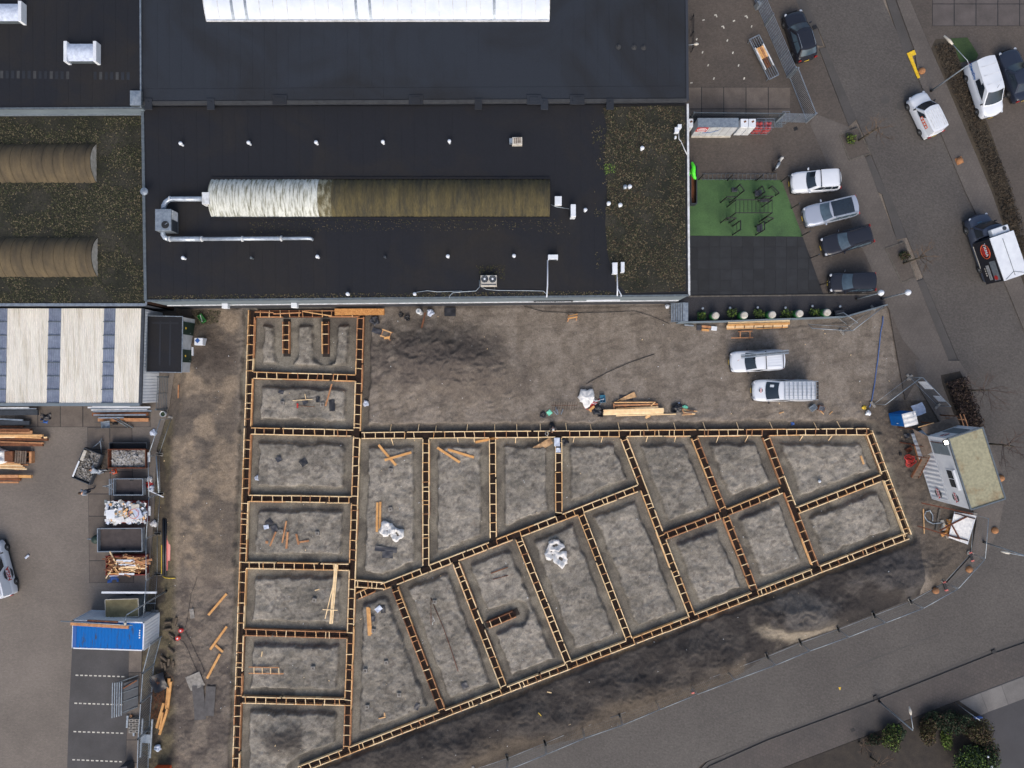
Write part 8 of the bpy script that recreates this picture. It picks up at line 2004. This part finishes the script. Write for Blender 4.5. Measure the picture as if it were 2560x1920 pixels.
# ================================================================ sand: lumber pile and tools
lp = [(t(2, 2, 788, 238), t(2, 2, 1312, 222), .16, 'wood_pale', .25, .1), (t(2, 2, 786, 250), t(2, 2, 1312, 236), .16, 'wood_pale', .26, .1), (t(2, 2, 784, 262), t(2, 2, 1308, 248), .16, 'wood_pale', .22, .1), (t(2, 2, 790, 228), t(2, 2, 1310, 212), .12, 'wood_pale', .34, .08)]
stack('lumber_pile', 'bright pile of long new boards on the sand', [(a, b, w_, m_, z_ + .05, h_) for a, b, w_, m_, z_, h_ in lp])
stack('lumber_pile', 'brown frame of older boards above the bright board pile', [(t(2, 2, 890, 185), t(2, 2, 1262, 175), .14, 'wood_orange', .25, .1), (t(2, 2, 900, 214), t(2, 2, 1262, 196), .12, 'wood_mid', .3, .08), (t(2, 2, 885, 160), t(2, 2, 1230, 158), .1, 'wood_mid', .28, .08), (t(2, 2, 880, 170), t(2, 2, 884, 232), .14, 'wood_orange', .2, .1), (t(2, 2, 1200, 190), t(2, 2, 1238, 155), .1, 'wood_mid', .36, .06), (t(2, 2, 1058, 215), t(2, 2, 1262, 200), .14, 'wood_pale', .34, .06), (t(2, 2, 1245, 165), t(2, 2, 1262, 215), .1, 'wood_mid', .2, .08), (t(2, 2, 960, 185), t(2, 2, 990, 183), .3, 'wood_brown', .2, .06)])
plank(t(2, 2, 898, 274), t(2, 2, 1415, 260), .09, 'wood_pale', 'single long lath along the lower edge of the board pile')
plank(t(2, 2, 1152, 292), t(2, 2, 1190, 272), .2, 'wood_mid', 'short board offcut below the board pile')
plank(t(2, 2, 668, 232), t(2, 2, 712, 195), .3, 'wood_new', 'short orange board next to the red and white tape', dz=.2)
stack('offcut_heap', 'messy heap of brown laths right of the board pile', [(t(2, 2, 1465 + 4 * k, 208 + 12 * k), t(2, 2, 1590 - 9 * k + 20 * (k % 2), 240 + 6 * k - 10 * (k % 3)), .06, ('wood_orange', 'wood_mid', 'wood_brown', 'wood_pale', 'wood_orange')[k], .15 + .04 * k, .05) for k in range(5)] + [(t(2, 2, 1450, 190), t(2, 2, 1490, 255), .07, 'wood_orange', .3, .05), (t(2, 2, 1470, 268), t(2, 2, 1580, 262), .06, 'wood_mid', .15, .05)], cat='offcuts')
def crate(q, w_, l, h_, rot, mat, lb, name='crate', cat='crate'):
 th = thing(name, lb, cat, GM(q, .25), rot); MB().box((0, 0, .03), (w_, l, .04)).build('floor', MAT[mat], th)
 for s_ in (-1, 1): MB().box((0, s_ * l / 2, h_ / 2), (w_, .03, h_)).build('side', MAT[mat], th); MB().box((s_ * w_ / 2, 0, h_ / 2), (.03, l, h_ - .01)).build('end', MAT[mat], th)
 return th
crate(t(2, 2, 780, 127), .44, .62, .3, .05, 'teal', 'blue tool crate on the sand right of the white bag'); crate(t(2, 2, 765, 245), .4, .75, .35, -.1, 'black_plastic', 'black crate at the left end of the board pile'); crate(t(2, 2, 1395, 215), .4, .6, .3, -.1, 'black_plastic', 'black crate right of the board pile')
crate(t(3, 2, 378, 205), .55, .42, .3, .6, 'galv', 'grey slatted crate near the larger white van'); crate(t(3, 2, 452, 210), .55, .42, .3, -.3, 'wood_brown', 'brown framed crate near the larger white van')
for q, rot in ((t(3, 2, 378, 205), .6), (t(3, 2, 452, 210), -.3)):
 c = GM(q, .25); mb = MB()
 for k in range(5): mb.box((c.x + math.cos(rot + 1.57) * (-.16 + .08 * k), c.y + math.sin(rot + 1.57) * (-.16 + .08 * k), c.z + .29), (.48, .03, .04), rot)
 mb.solo('metal_rods', MAT['galv'], 'metal rods lying in the ' + ('grey slatted' if rot > 0 else 'brown framed') + ' crate', 'rods')
bag(t(2, 2, 735, 225), .45, .35, 'black bin bag beside the left black crate', mat='black_plastic', seed=41, open_=False, name='bin_bag', group=None); bag(t(2, 2, 1428, 205), .42, .4, 'black bin bag beside the right black crate', mat='black_plastic', seed=42, open_=False, name='bin_bag', group=None)
bag(t(2, 2, 455, 498), .36, .4, 'black tool bag right of the white draped sheeting', mat='black_plastic', seed=43, open_=False, name='tool_bag', group=None); bag(t(2, 2, 268, 268), .28, .3, 'dark round bucket left of the mint green sheet', mat='tarp_dark', seed=44, open_=True, name='bucket', cat='bucket', group=None)
bag(t(2, 2, 1440, 180), .2, .2, 'small white rag on the heap right of the board pile', mat='foil', seed=45, open_=False, name='plastic_rag', cat='rag', group=None); bag(t(2, 2, 1492, 205), .25, .15, 'small mint rag on the heap of brown laths', mat='mint', seed=46, open_=False, name='plastic_rag', cat='rag', group=None)
tp = thing('barrier_tape', 'tangle of red and white tape under the white bag', 'tape', GM(t(2, 2, 682, 158), .4))
for k in range(7):
 rr = random.Random(50 + k); MB().tube([(rr.gauss(0, .4), rr.gauss(0, .3), rr.uniform(.02, .2)) for _ in range(6)], .03, 5).build('tape_strip', MAT['red' if k % 2 else 'white'], tp)
cg = thing('rebar_mesh', 'row of upright stirrups from a reinforcement cage on the sand', 'rebar', GM(t(2, 2, 450, 185), .6))
mb = MB()
for k in range(11):
 x = -1.05 + .21 * k; mb.tube([(x, -.35, .0), (x, -.35, .35), (x + .08, .3, .4), (x + .1, .32, .02)], .014, 5)
mb.build('stirrups', MAT['rebar'], cg); MB().tube([(-1.15, .02, .36), (1.15, .02, .36)], .018, 5).build('carrier_bar', MAT['rust'], cg)
for k, (q0, q1) in enumerate((((360, 232), (390, 265)), ((378, 200), (382, 235)), ((388, 215), (398, 262)), ((440, 218), (422, 262)))):
 MB().tube([GM(t(2, 2, *q0), .1, .04), GM(t(2, 2, *q1), .1, .04)], .04, 8).solo('grey_tube', MAT['galv'], 'short grey tube beside the mint sheet, ' + ('leftmost', 'topmost', 'middle one', 'rightmost')[k] + ' of four', 'tube', 'short grey tubes on the sand')
bc = thing('white_bucket', 'white bucket standing in the long braced formwork run', 'bucket', P(t(2, 2, 300, 428), -.05)); MB().lathe((0, 0, 0), [(.12, 0), (.16, .3), (.145, .3), (.12, .1), (.02, .1)], 18).build('pail', MAT['white_dirty'], bc, auto=40); MB().cyl((0, 0, .1), .12, .01, 12).build('content', MAT['concrete_dark'], bc)
# hose, pump
cable([(990, 1075), (988, 1130), (970, 1210), (958, 1330), (945, 1450), (930, 1560), (918, 1659), (905, 1720), (895, 1780), (876, 1860)], .042, 'hose_blue', 'blue water hose running down the sand to the pump', 3, 1, 'hose', 'hose')
bag(t(3, 2, 858, 250), .24, .3, 'white pump bucket at the end of the blue hose', mat='white', seed=47, open_=False, name='pump_bucket', cat='bucket', group=None); bag(t(3, 2, 828, 203), .18, .2, 'yellow pump beside the blue hose', mat='yellow', seed=48, open_=False, name='pump', cat='pump', group=None)
for k, (q0, q1, lb) in enumerate((((92, 252), (130, 242), 'tiny lath on the sand left of the crates'), ((450, 232), (480, 262), 'tiny lath below the brown framed crate'), ((528, 262), (554, 238), 'tiny lath right of the crates'))): plank(t(3, 2, *q0), t(3, 2, *q1), .06, 'wood_mid', lb)
c = GM(t(3, 2, 437, 838), .15); MB().lathe((c.x, c.y, c.z), [(.12, 0), (.14, .1), (.1, .2), (.03, .24)], 12).solo('white_canister', MAT['white'], 'small white canister in the top right cell', 'canister', smooth=True)
sheet_obj(t(3, 2, 215, 343), .3, .25, .2, 'blue_deep', 'small blue rag above the braced formwork run', wav=.08, seed=61)
# sawhorse and items below the hall
sw = thing('sawhorse', 'orange sawhorse on the sand below the hall sign', 'sawhorse', GM(t(2, 1, 520, 1090), .4))
piece('beam', MAT['wood_new'], (-.45, -.1, .6), (.4, .05, .62), .12, .1, sw); piece('beam', MAT['wood_new'], (-.4, .12, .5), (.42, .3, .5), .08, .06, sw)
for x, y in ((-.4, -.3), (-.35, .3), (.35, -.2), (.4, .35)): piece('leg', MAT['wood_orange'], (x * .9, y * .3, .58), (x, y, .0), .06, .06, sw)
sw = thing('sawhorse', 'small sawhorse with a grey plank left of the dark sand heap', 'sawhorse', GM(t(1, 1, 1140, 1235), .4), -.35)
for y in (-.28, .28): piece('beam', MAT['wood_mid'], (-.42, y, .55), (.42, y, .55), .1, .08, sw)
for x in (-.36, .36): piece('crossbar', MAT['wood_orange'], (x, -.28, .4), (x, .28, .4), .06, .06, sw)
for x in (-.36, .36):
 for y in (-.28, .28): piece('leg', MAT['wood_orange'], (x, y, .52), (x * 1.2, y * 1.3, 0), .06, .06, sw)
piece('loose_board', MAT['wood_new'], (.0, -.38, .63), (.45, -.15, .63), .2, .04, sw)
for q, r_, m_, lb in ((t(1, 1, 1255, 1065), .22, 'black_plastic', 'left one of two black buckets under the hall wall'), (t(1, 1, 1310, 1090), .26, 'black_plastic', 'right one of two black buckets under the hall wall'), (t(1, 1, 1030, 1110), .42, 'tarp_dark', 'dark coil of hose under the hall wall'), (t(1, 1, 1510, 1045), .32, 'foil', 'black and white sack under the hall wall')):
 bag(q, r_, r_ * 1.1, lb, mat=m_, seed=len(lb) + 3, open_='bucket' in lb or 'coil' in lb, name='bucket' if 'bucket' in lb else 'hose_coil' if 'coil' in lb else 'sack', cat='bucket' if 'bucket' in lb else 'hose' if 'coil' in lb else 'sack', group=None)
c = P(t(1, 1, 1415, 1045)); dp = thing('downpipe_barrel', 'white round rain barrel at the hall wall', 'barrel', (c.x + .1, c.y, 0)); MB().lathe((0, 0, 0), [(.2, 0), (.22, .5), (.22, 1.5), (.24, 1.55), (.2, 1.6), (.1, 1.6)], 20).build('tube', MAT['white_dirty'], dp, auto=40); MB().cyl((0, 0, 1.6), .1, .03, 14).build('cap', MAT['galv'], dp)
plank(t(1, 1, 1470, 1045), t(1, 1, 1436, 1180), .14, 'wood_brown', 'dark brown plank leaning down from the hall wall')
c = P(t(2, 1, 1340, 990)); bag(t(2, 1, 1340, 988), .2, .25, 'white elbow pipe at the hall corner', mat='white', seed=70, open_=False, name='elbow_pipe', cat='pipe', group=None)
cable([(100, 985), (270, 1035), (560, 1045), (800, 1040), (1060, 1030), (1200, 1070), (1360, 1140)], .02, 'black', 'thin dark cable along the front of the hall', 2, 1)
cable([(640, 1659), (820, 1560), (1000, 1480), (1230, 1400)], .025, 'black', 'straight dark cable across the sand', 2, 1)
# ================================================================ gym yard
stp = thing('metal_steps', 'galvanised metal steps beside the hall corner', 'steps', P(zg(125, 315), .05))
for k in range(6): MB().box((-.5 + .17 * k, 0, .95 - .15 * (5 - k)), (.16, 1.55, .04)).build('tread', MAT['galv'], stp)
for s_ in (-1, 1): MB().bar((-.6, s_ * .8, .15), (.45, s_ * .8, .98), .05, .14).build('stringer', MAT['galv'], stp)
MB().box((.55, 0, .96), (.35, 1.6, .05)).build('landing', MAT['galv'], stp)
mb = MB()
for k in range(9): mb.bar((-.75, -.75 + .19 * k, .1), (-.75, -.75 + .19 * k, 1.1), .02, .02)
mb.build('guard_bars', MAT['galv_dark'], stp)
lw = thing('low_wall', 'low grey blue wall along the gravel strip with planters', 'wall', P(zg(900, 400), .0))
wp = [zg(110, 412), zg(640, 398), zg(1180, 378), zg(1690, 358), zg(2085, 245)]
for a, b in zip(wp, wp[1:]): p, q = P(a) - lw.location, P(b) - lw.location; d_ = (q - p).normalized() * .012; MB().bar((p.x + d_.x, p.y + d_.y, .4), (q.x - d_.x, q.y - d_.y, .4), .12, .9).build('wall_panel', MAT['wall_blue'], lw)
NAM = ['first', 'second', 'third', 'fourth', 'fifth']
for k, (x, y) in enumerate(((462, 348), (730, 345), (993, 340), (1250, 330), (1508, 320))):
 d0 = thing('drum_planter', 'green drum with a beige top on the gravel, %s from the hall' % NAM[k], 'drum', P(zg(x, y), .13), 0, 'green drums on the gravel strip')
 MB().lathe((0, 0, 0), [(.34, 0), (.36, .05), (.34, .1), (.36, .45), (.34, .5), (.36, .85), (.3, .88)], 22).build('drum', MAT['green'], d0, auto=40); MB().lathe((0, 0, .86), [(.27, 0), (.3, .03), (.3, .2), (.24, .26), (.02, .27)], 20).build('drum_top', MAT['osb' if 0 else 'off_white'], d0, auto=40)
 MB().lathe((0, 0, .84), [(.345, 0), (.345, .05), (.3, .05)], 22).build('rim', MAT['galv_dark'], d0)
for k, (x, y, rx, h_) in enumerate(((350, 345, .4, .5), (628, 322, .55, .7), (885, 322, .5, .7), (1150, 335, .55, .6), (1410, 315, .5, .7))):
 shrub(zg(x, y), rx, rx * .85, h_, ['leaf_lime', 'leaf_green', 'leaf_lime', 'leaf_green'], 'light green plant on the gravel, %s from the hall' % NAM[k], 80 + k, 420, z0=.14, cat='plant', name='gravel_plant', group='green plants on the gravel strip', s=(.04, .09))
c = P(zg(350, 345)); pbx = thing('square_planter', 'flat square green planter box round the first gravel plant', 'planter', (c.x, c.y, .13))
for s_ in (-1, 1): MB().box((0, s_ * .3, .1), (.66, .05, .2)).build('side', MAT['green'], pbx); MB().box((s_ * .3, 0, .1), (.05, .55, .19)).build('end', MAT['green'], pbx)
for k, (x, y) in enumerate(((357, 275), (615, 270), (877, 266), (1140, 268), (1395, 253), (1657, 256))):
 gl = thing('ground_lamp', 'small grey spot lamp on the gravel, %s from the hall' % (NAM + ['sixth'])[k], 'ground lamp', P(zg(x, y), .13), 0, 'spot lamps on the gravel strip'); MB().cyl((0, 0, 0), .02, .35, 8).build('stake', MAT['black'], gl); MB().lathe((0, 0, .33), [(.06, 0), (.1, .05), (.1, .14), (.07, .15)], 14).build('lamp_head', MAT['galv'], gl, auto=40)
c = P(zg(1650, 320)); MB().box((c.x, c.y, .3), (.85, .5, .4), .1).solo('dark_chest', MAT['black_plastic'], 'black chest at the right end of the gravel strip', 'chest', bevel=.02)
stack('timber_stack', 'stack of pale orange boards along the low wall', [(zg(610, 412), zg(1198, 396), .3, 'wood_pale', .3, .1), (zg(605, 430), zg(1198, 414), .2, 'wood_new', .38, .1), (zg(596, 446), zg(1180, 430), .24, 'wood_pale', .32, .1), (zg(598, 462), zg(880, 455), .18, 'wood_mid', .25, .08), (zg(880, 465), zg(1178, 450), .1, 'wood_new', .2, .08)] + [(zg(680 + 90 * k, 430), zg(676 + 90 * k, 462), .05, 'wood_brown', .42, .04) for k in range(6)])
sw = thing('sawhorse', 'low brown sawhorse below the stack of pale boards', 'sawhorse', GM(zg(750, 525), .5))
for y, x0, x1 in ((.28, -.5, .75), (-.28, -1.1, .8)): piece('beam', MAT['wood_orange'], (x0, y, .3), (x1, y + .04, .3), .1, .08, sw)
for x in (-.35, .5): piece('crossbar', MAT['wood_orange'], (x, .3, .36), (x + .03, -.3, .36), .09, .07, sw)
for x in (-.3, .55):
 for y in (-.27, .27): piece('leg', MAT['wood_brown'], (x, y, .3), (x, y * 1.15, -.05), .06, .06, sw)
for q, w_, l, m_, lb in ((zg(473, 462), .5, .36, 'white', 'white box below the low wall'), (zg(400, 446), .8, .2, 'wood_orange', 'orange board offcut below the low wall'), (zg(390, 477), .65, .18, 'wood_new', 'orange block below the board offcut'), (zg(332, 455), .4, .45, 'tarp_dark', 'dark blue bag left of the orange offcuts'), (zg(235, 432), .8, .12, 'galv', 'grey profile at the foot of the low wall')):
 c = GM(q, .2); MB().box((c.x, c.y, c.z + .08), (w_, l, .16), -.1).solo('small_item', MAT[m_], lb, 'offcut' if 'o' in m_[:2] else 'box', bevel=.01)
# green figure on the facade planter
pt = thing('wall_planter', 'long black planter trough along the hall wall beside the turf', 'planter', P(gy(205, 600), .1))
MB().box((0, 0, .05), (.4, 3.2, .1)).build('floor', MAT['wood_brown'], pt)
for s_ in (-1, 1): MB().box((s_ * .26, 0, .35), (.08, 3.3, .7)).build('side', MAT['steel_dark'], pt); MB().box((0, s_ * 1.66, .35), (.44, .08, .69)).build('end', MAT['steel_dark'], pt)
gf = thing('green_figure', 'bright lime green rounded shape mounted at the hall wall', 'wall figure', P(gy(200, 360), 1.2))
skinned('shape', [(-.15, .75, .6), (-.05, .4, .7), (.05, .0, .7), (.0, -.35, .6), (.2, -.6, .4), (.3, -.62, .3), (-.1, .1, .2), (-.12, -.1, -.9)], [(0, 1), (1, 2), (2, 3), (3, 4), (4, 5), (2, 6), (6, 7)], [.1, .17, .24, .2, .13, .08, .14, .1], 'lime', gf, 2, 2)
# bike racks and posts round the turf
bk_ = thing('bicycle_rack', 'long low grey bicycle rack above the turf', 'bicycle rack', P(gy(1000, 440), .09))
for y in (-.2, .28): MB().tube([(-3.2, y, .12), (3.4, y, .12)], .025, 6).build('rail', MAT['galv_dark'], bk_)
for k in range(18): MB().tube([(-3.1 + .37 * k, -.3, .05), (-3.1 + .37 * k, -.2, .5), (-3.1 + .37 * k, .15, .5), (-3.1 + .37 * k, .3, .05)], .018, 5).build('hoop', MAT['galv_dark'], bk_)
PO = [gy(322, 480), gy(815, 492), gy(1310, 497), gy(1745, 512), gy(1925, 975), gy(2100, 1448), t(3, 1, 365, 572), t(3, 1, 452, 802)]
for k, q in enumerate(PO):
 p_ = thing('fence_post', 'thin black post at the turf and rubber edge, %s from the bicycle rack end' % (['first', 'second', 'third', 'fourth', 'fifth', 'sixth', 'seventh', 'eighth'][k]), 'post', P(q, .1), 0, 'black posts round the exercise yard')
 MB().tube([(0, 0, 0), (0, 0, 1.75)], .045, 8).build('shaft', MAT['black'], p_); MB().lathe((0, 0, 1.74), [(.06, 0), (.06, .04), (.02, .06)], 10).build('cap', MAT['steel_dark'], p_)
# exercise rig
def frames(label, lst, pads=()):
 c = P(lst[0][0]); th = thing('exercise_station', label, 'gym equipment', (c.x, c.y, .1), 0, 'exercise stations on the turf')
 for a, b, h_ in lst:
  p, q = P(a) - Vector((c.x, c.y, 0)), P(b) - Vector((c.x, c.y, 0))
  for e in (p, q): MB().tube([(e.x, e.y, 0), (e.x, e.y, h_)], .055, 8).build('upright', MAT['black'], th)
  MB().tube([(p.x, p.y, h_), (q.x, q.y, h_)], .05, 8).build('crossbar', MAT['black'], th); MB().tube([(p.x, p.y, h_ * .55), (q.x, q.y, h_ * .55)], .03, 8).build('crossbar', MAT['black'], th)
 for q, sx, sy, z_ in pads:
  e = P(q) - Vector((c.x, c.y, 0)); MB().box((e.x, e.y, z_), (sx, sy, .14)).build('pad', MAT['tarp_dark'], th, bevel=.04)
  MB().tube([(e.x, e.y, 0), (e.x, e.y, z_)], .05, 8).build('pad_leg', MAT['black'], th)
frames('exercise station at the upper left of the turf', [(gy(692, 880), gy(850, 885), 1.9), (gy(890, 690), gy(960, 790), 2.2)], [(gy(890, 695), .5, .4, .7)])
frames('exercise station at the upper right of the turf', [(gy(1262, 715), gy(1300, 815), 2.2), (gy(1340, 860), gy(1480, 860), 1.7), (gy(1520, 640), gy(1640, 760), .9)], [(gy(1290, 760), .6, .55, .8), (gy(1420, 870), .8, .25, .5)])
frames('exercise station at the lower left of the turf', [(gy(692, 1230), gy(842, 1235), 1.9), (gy(897, 1290), gy(900, 1438), 2.2)])
frames('exercise station at the lower right of the turf', [(gy(1292, 1300), gy(1300, 1440), 2.2), (gy(1365, 1215), gy(1470, 1238), 1.9)], [(gy(1320, 1350), .5, .7, .7)])
mk_ = thing('monkey_bars', 'black monkey bars over the middle of the turf', 'gym equipment', P(gy(1220, 960), .1))
m0, m1 = P(gy(965, 825), 2.5) - mk_.location, P(gy(1592, 1050), 2.5) - mk_.location
for y in (m0.y, m1.y): MB().tube([(m0.x, y, 2.4), (m1.x, y, 2.4)], .04, 8).build('rail', MAT['black'], mk_)
for k in range(10): x = lerp(m0.x, m1.x, k / 9); MB().tube([(x, m0.y, 2.4), (x, m1.y, 2.4)], .025, 6).build('rung', MAT['black'], mk_)
for x in (m0.x, m1.x):
 for y in (m0.y, m1.y): MB().tube([(x, y, 0), (x, y, 2.42)], .05, 8).build('post', MAT['black'], mk_)
# ================================================================ yard behind the sliding gate
rk = thing('transport_rack', 'galvanised rack loaded with timber behind the sliding gate', 'rack', P(zf(990, 690), .09), math.atan2(-(940 - 485), 1045 - 820))
Lr = math.hypot(1045 - 820, 940 - 485) / 4.608 * S; Wr = .95
for s_ in (-1, 1): MB().bar((-Lr / 2, s_ * Wr / 2, .5), (Lr / 2, s_ * Wr / 2, .5), .07, .08).build('side_rail', MAT['galv'], rk); MB().bar((s_ * Lr / 2, -Wr / 2, .5), (s_ * Lr / 2, Wr / 2, .5), .07, .08).build('end_rail', MAT['galv'], rk)
for k in range(4): MB().bar((-Lr / 2, -.3 + .2 * k, .48), (Lr / 2, -.3 + .2 * k, .48), .03, .04).build('bar', MAT['galv'], rk)
for s_ in (-1, 1):
 for s2 in (-1, 1): MB().bar((s_ * (Lr / 2 - .1), s2 * Wr / 2, 0), (s_ * (Lr / 2 - .1), s2 * Wr / 2, .5), .06, .06).build('leg', MAT['galv'], rk)
for k in range(4): piece('plank', MAT[('wood_mid', 'wood_new', 'wood_orange', 'wood_mid')[k]], (-.95, -.25 + .17 * k, .57), (.1, -.25 + .17 * k, .57), .13, .06, rk)
for k in range(3): piece('plank', MAT['wood_brown'], (.1, -.15 + .14 * k, .57), (1.0, -.15 + .14 * k, .57), .08, .06, rk)
for y in (-.4, .38): MB().box((0, y, .62), (2.1, .1, .08)).build('side_profile', MAT['white_dirty'], rk)
ks = PL([zf(248, 1372), zf(715, 1370), zf(715, 1466), zf(246, 1462)], 2.3); kz = sum(ks, Vector()) / 4; kz.z = .09
kk = thing('long_kiosk', 'long grey kiosk cabinet with a red oval logo on its front', 'kiosk', kz, 0)
Lk2, Wk2 = (ks[1] - ks[0]).length, .75
MB().box((0, 0, 1.2), (Lk2, Wk2, 2.1)).build('body', MAT['wall_white'], kk, bevel=.02); MB().box((0, 0, 2.28), (Lk2 + .03, Wk2 + .03, .06)).build('roof', MAT['galv'], kk)
for k in range(5): MB().box((-Lk2 / 2 + Lk2 * (k + 1) / 6, -Wk2 / 2 - .004, 1.25), (.02, .012, 1.95)).build('panel_joint', MAT['galv_dark'], kk)
MB().box((0, -Wk2 / 2 - .05, .12), (Lk2, .1, .24)).build('plinth', MAT['off_white'], kk)
lg = MB().box((-Lk2 / 2 + .5, -Wk2 / 2 - .012, 1.75), (.95, .02, .95)).build('logo_panel', MAT['red'], kk); o = MB().tube([(.38 * math.cos(k * .314), .3 * math.sin(k * .314), 0) for k in range(21)], .03, 5).build('logo_ring', MAT['white'], lg); o.location = (-Lk2 / 2 + .5, -Wk2 / 2 - .03, 1.75); o.rotation_euler = (R(90), 0, 0)
MB().box((-Lk2 / 2 + .5, -Wk2 / 2 - .026, 1.75), (.5, .012, .16)).build('logo_word', MAT['white'], lg)
MB().tube([(.3, -Wk2 / 2 - .03, 2.0), (.2, -Wk2 / 2 - .04, 1.6), (-.3, -Wk2 / 2 - .04, 1.2), (-1.0, -Wk2 / 2 - .04, 1.0)], .02, 6).build('blue_cable', MAT['blue'], kk)
for (xa, xb, lb) in ((745, 832, 'left one of two white vending cabinets beside the long kiosk'), (838, 920, 'right one of two white vending cabinets next to the gas cages'), (140, 198, 'narrow white cabinet at the hall wall left of the long kiosk')):
 a, b = P(zf(xa, 1380), 2.1), P(zf(xb, 1478), 2.1); v = thing('vending_cabinet', lb, 'cabinet', ((a.x + b.x) / 2, (a.y + b.y) / 2 + .1, .09), 0, 'white cabinets along the fence')
 MB().box((0, 0, 1.02), (b.x - a.x, .7, 2.0)).build('body', MAT['white'], v, bevel=.02); MB().box((0, -.36, 1.0), ((b.x - a.x) * .85, .03, 1.7)).build('door', MAT['white_dirty'], v); MB().box((.05, .1, 2.03), (.2, .14, .03), .5).build('sticker', MAT['wood_brown'], v)
for k, (xa, xb) in enumerate(((930, 1030), (1040, 1130))):
 a, b = P(zf(xa, 1380), 1.8), P(zf(xb, 1470), 1.8); cg = thing('gas_cage', ('left', 'right')[k] + ' wire cage with red gas bottles beside the yard fence', 'gas cage', ((a.x + b.x) / 2, (a.y + b.y) / 2 + .05, .09), 0, 'gas bottle cages')
 w_, l_ = b.x - a.x, .75
 mb = MB()
 for z_ in (.05, .6, 1.2, 1.75):
  for s_ in (-1, 1): mb.bar((-w_ / 2, s_ * l_ / 2, z_), (w_ / 2, s_ * l_ / 2, z_), .03, .03); mb.bar((s_ * w_ / 2, -l_ / 2, z_), (s_ * w_ / 2, l_ / 2, z_), .03, .03)
 for q in range(7):
  x = -w_ / 2 + w_ * q / 6; mb.bar((x, -l_ / 2, .05), (x, -l_ / 2, 1.75), .015, .015); mb.bar((x, -l_ / 2, 1.76), (x, l_ / 2, 1.76), .015, .015)
 mb.build('cage', MAT['galv'], cg)
 MB().box((0, -l_ / 2 + .02, .9), (w_ * .8, .02, .5)).build('red_sign', MAT['red'], cg)
 for i in range(2):
  for j in range(2): MB().lathe((-w_ * .24 + w_ * .48 * i, -.18 + .36 * j, .06), [(.16, 0), (.17, .05), (.17, 1.05), (.12, 1.2), (.05, 1.25), (.05, 1.35)], 14).build('gas_bottle', MAT['red'], cg, auto=50)
a = P(zf(1175, 1425)); eg = thing('gas_cage', 'empty wire cage at the right end of the gas cages', 'gas cage', (a.x, a.y, .09), 0, 'gas bottle cages'); mb = MB()
for z_ in (.05, .9, 1.75):
 for s_ in (-1, 1): mb.bar((-.3, s_ * .36, z_), (.3, s_ * .36, z_), .03, .03); mb.bar((s_ * .3, -.36, z_), (s_ * .3, .36, z_), .03, .03)
for q in range(5): mb.bar((-.3 + .15 * q, -.36, .05), (-.3 + .15 * q, -.36, 1.75), .015, .015); mb.bar((-.3 + .15 * q, -.36, 1.76), (-.3 + .15 * q, .36, 1.76), .015, .015)
mb.build('cage', MAT['galv'], eg); MB().box((0, 0, .03), (.58, .7, .03)).build('floor', MAT['galv_dark'], eg)
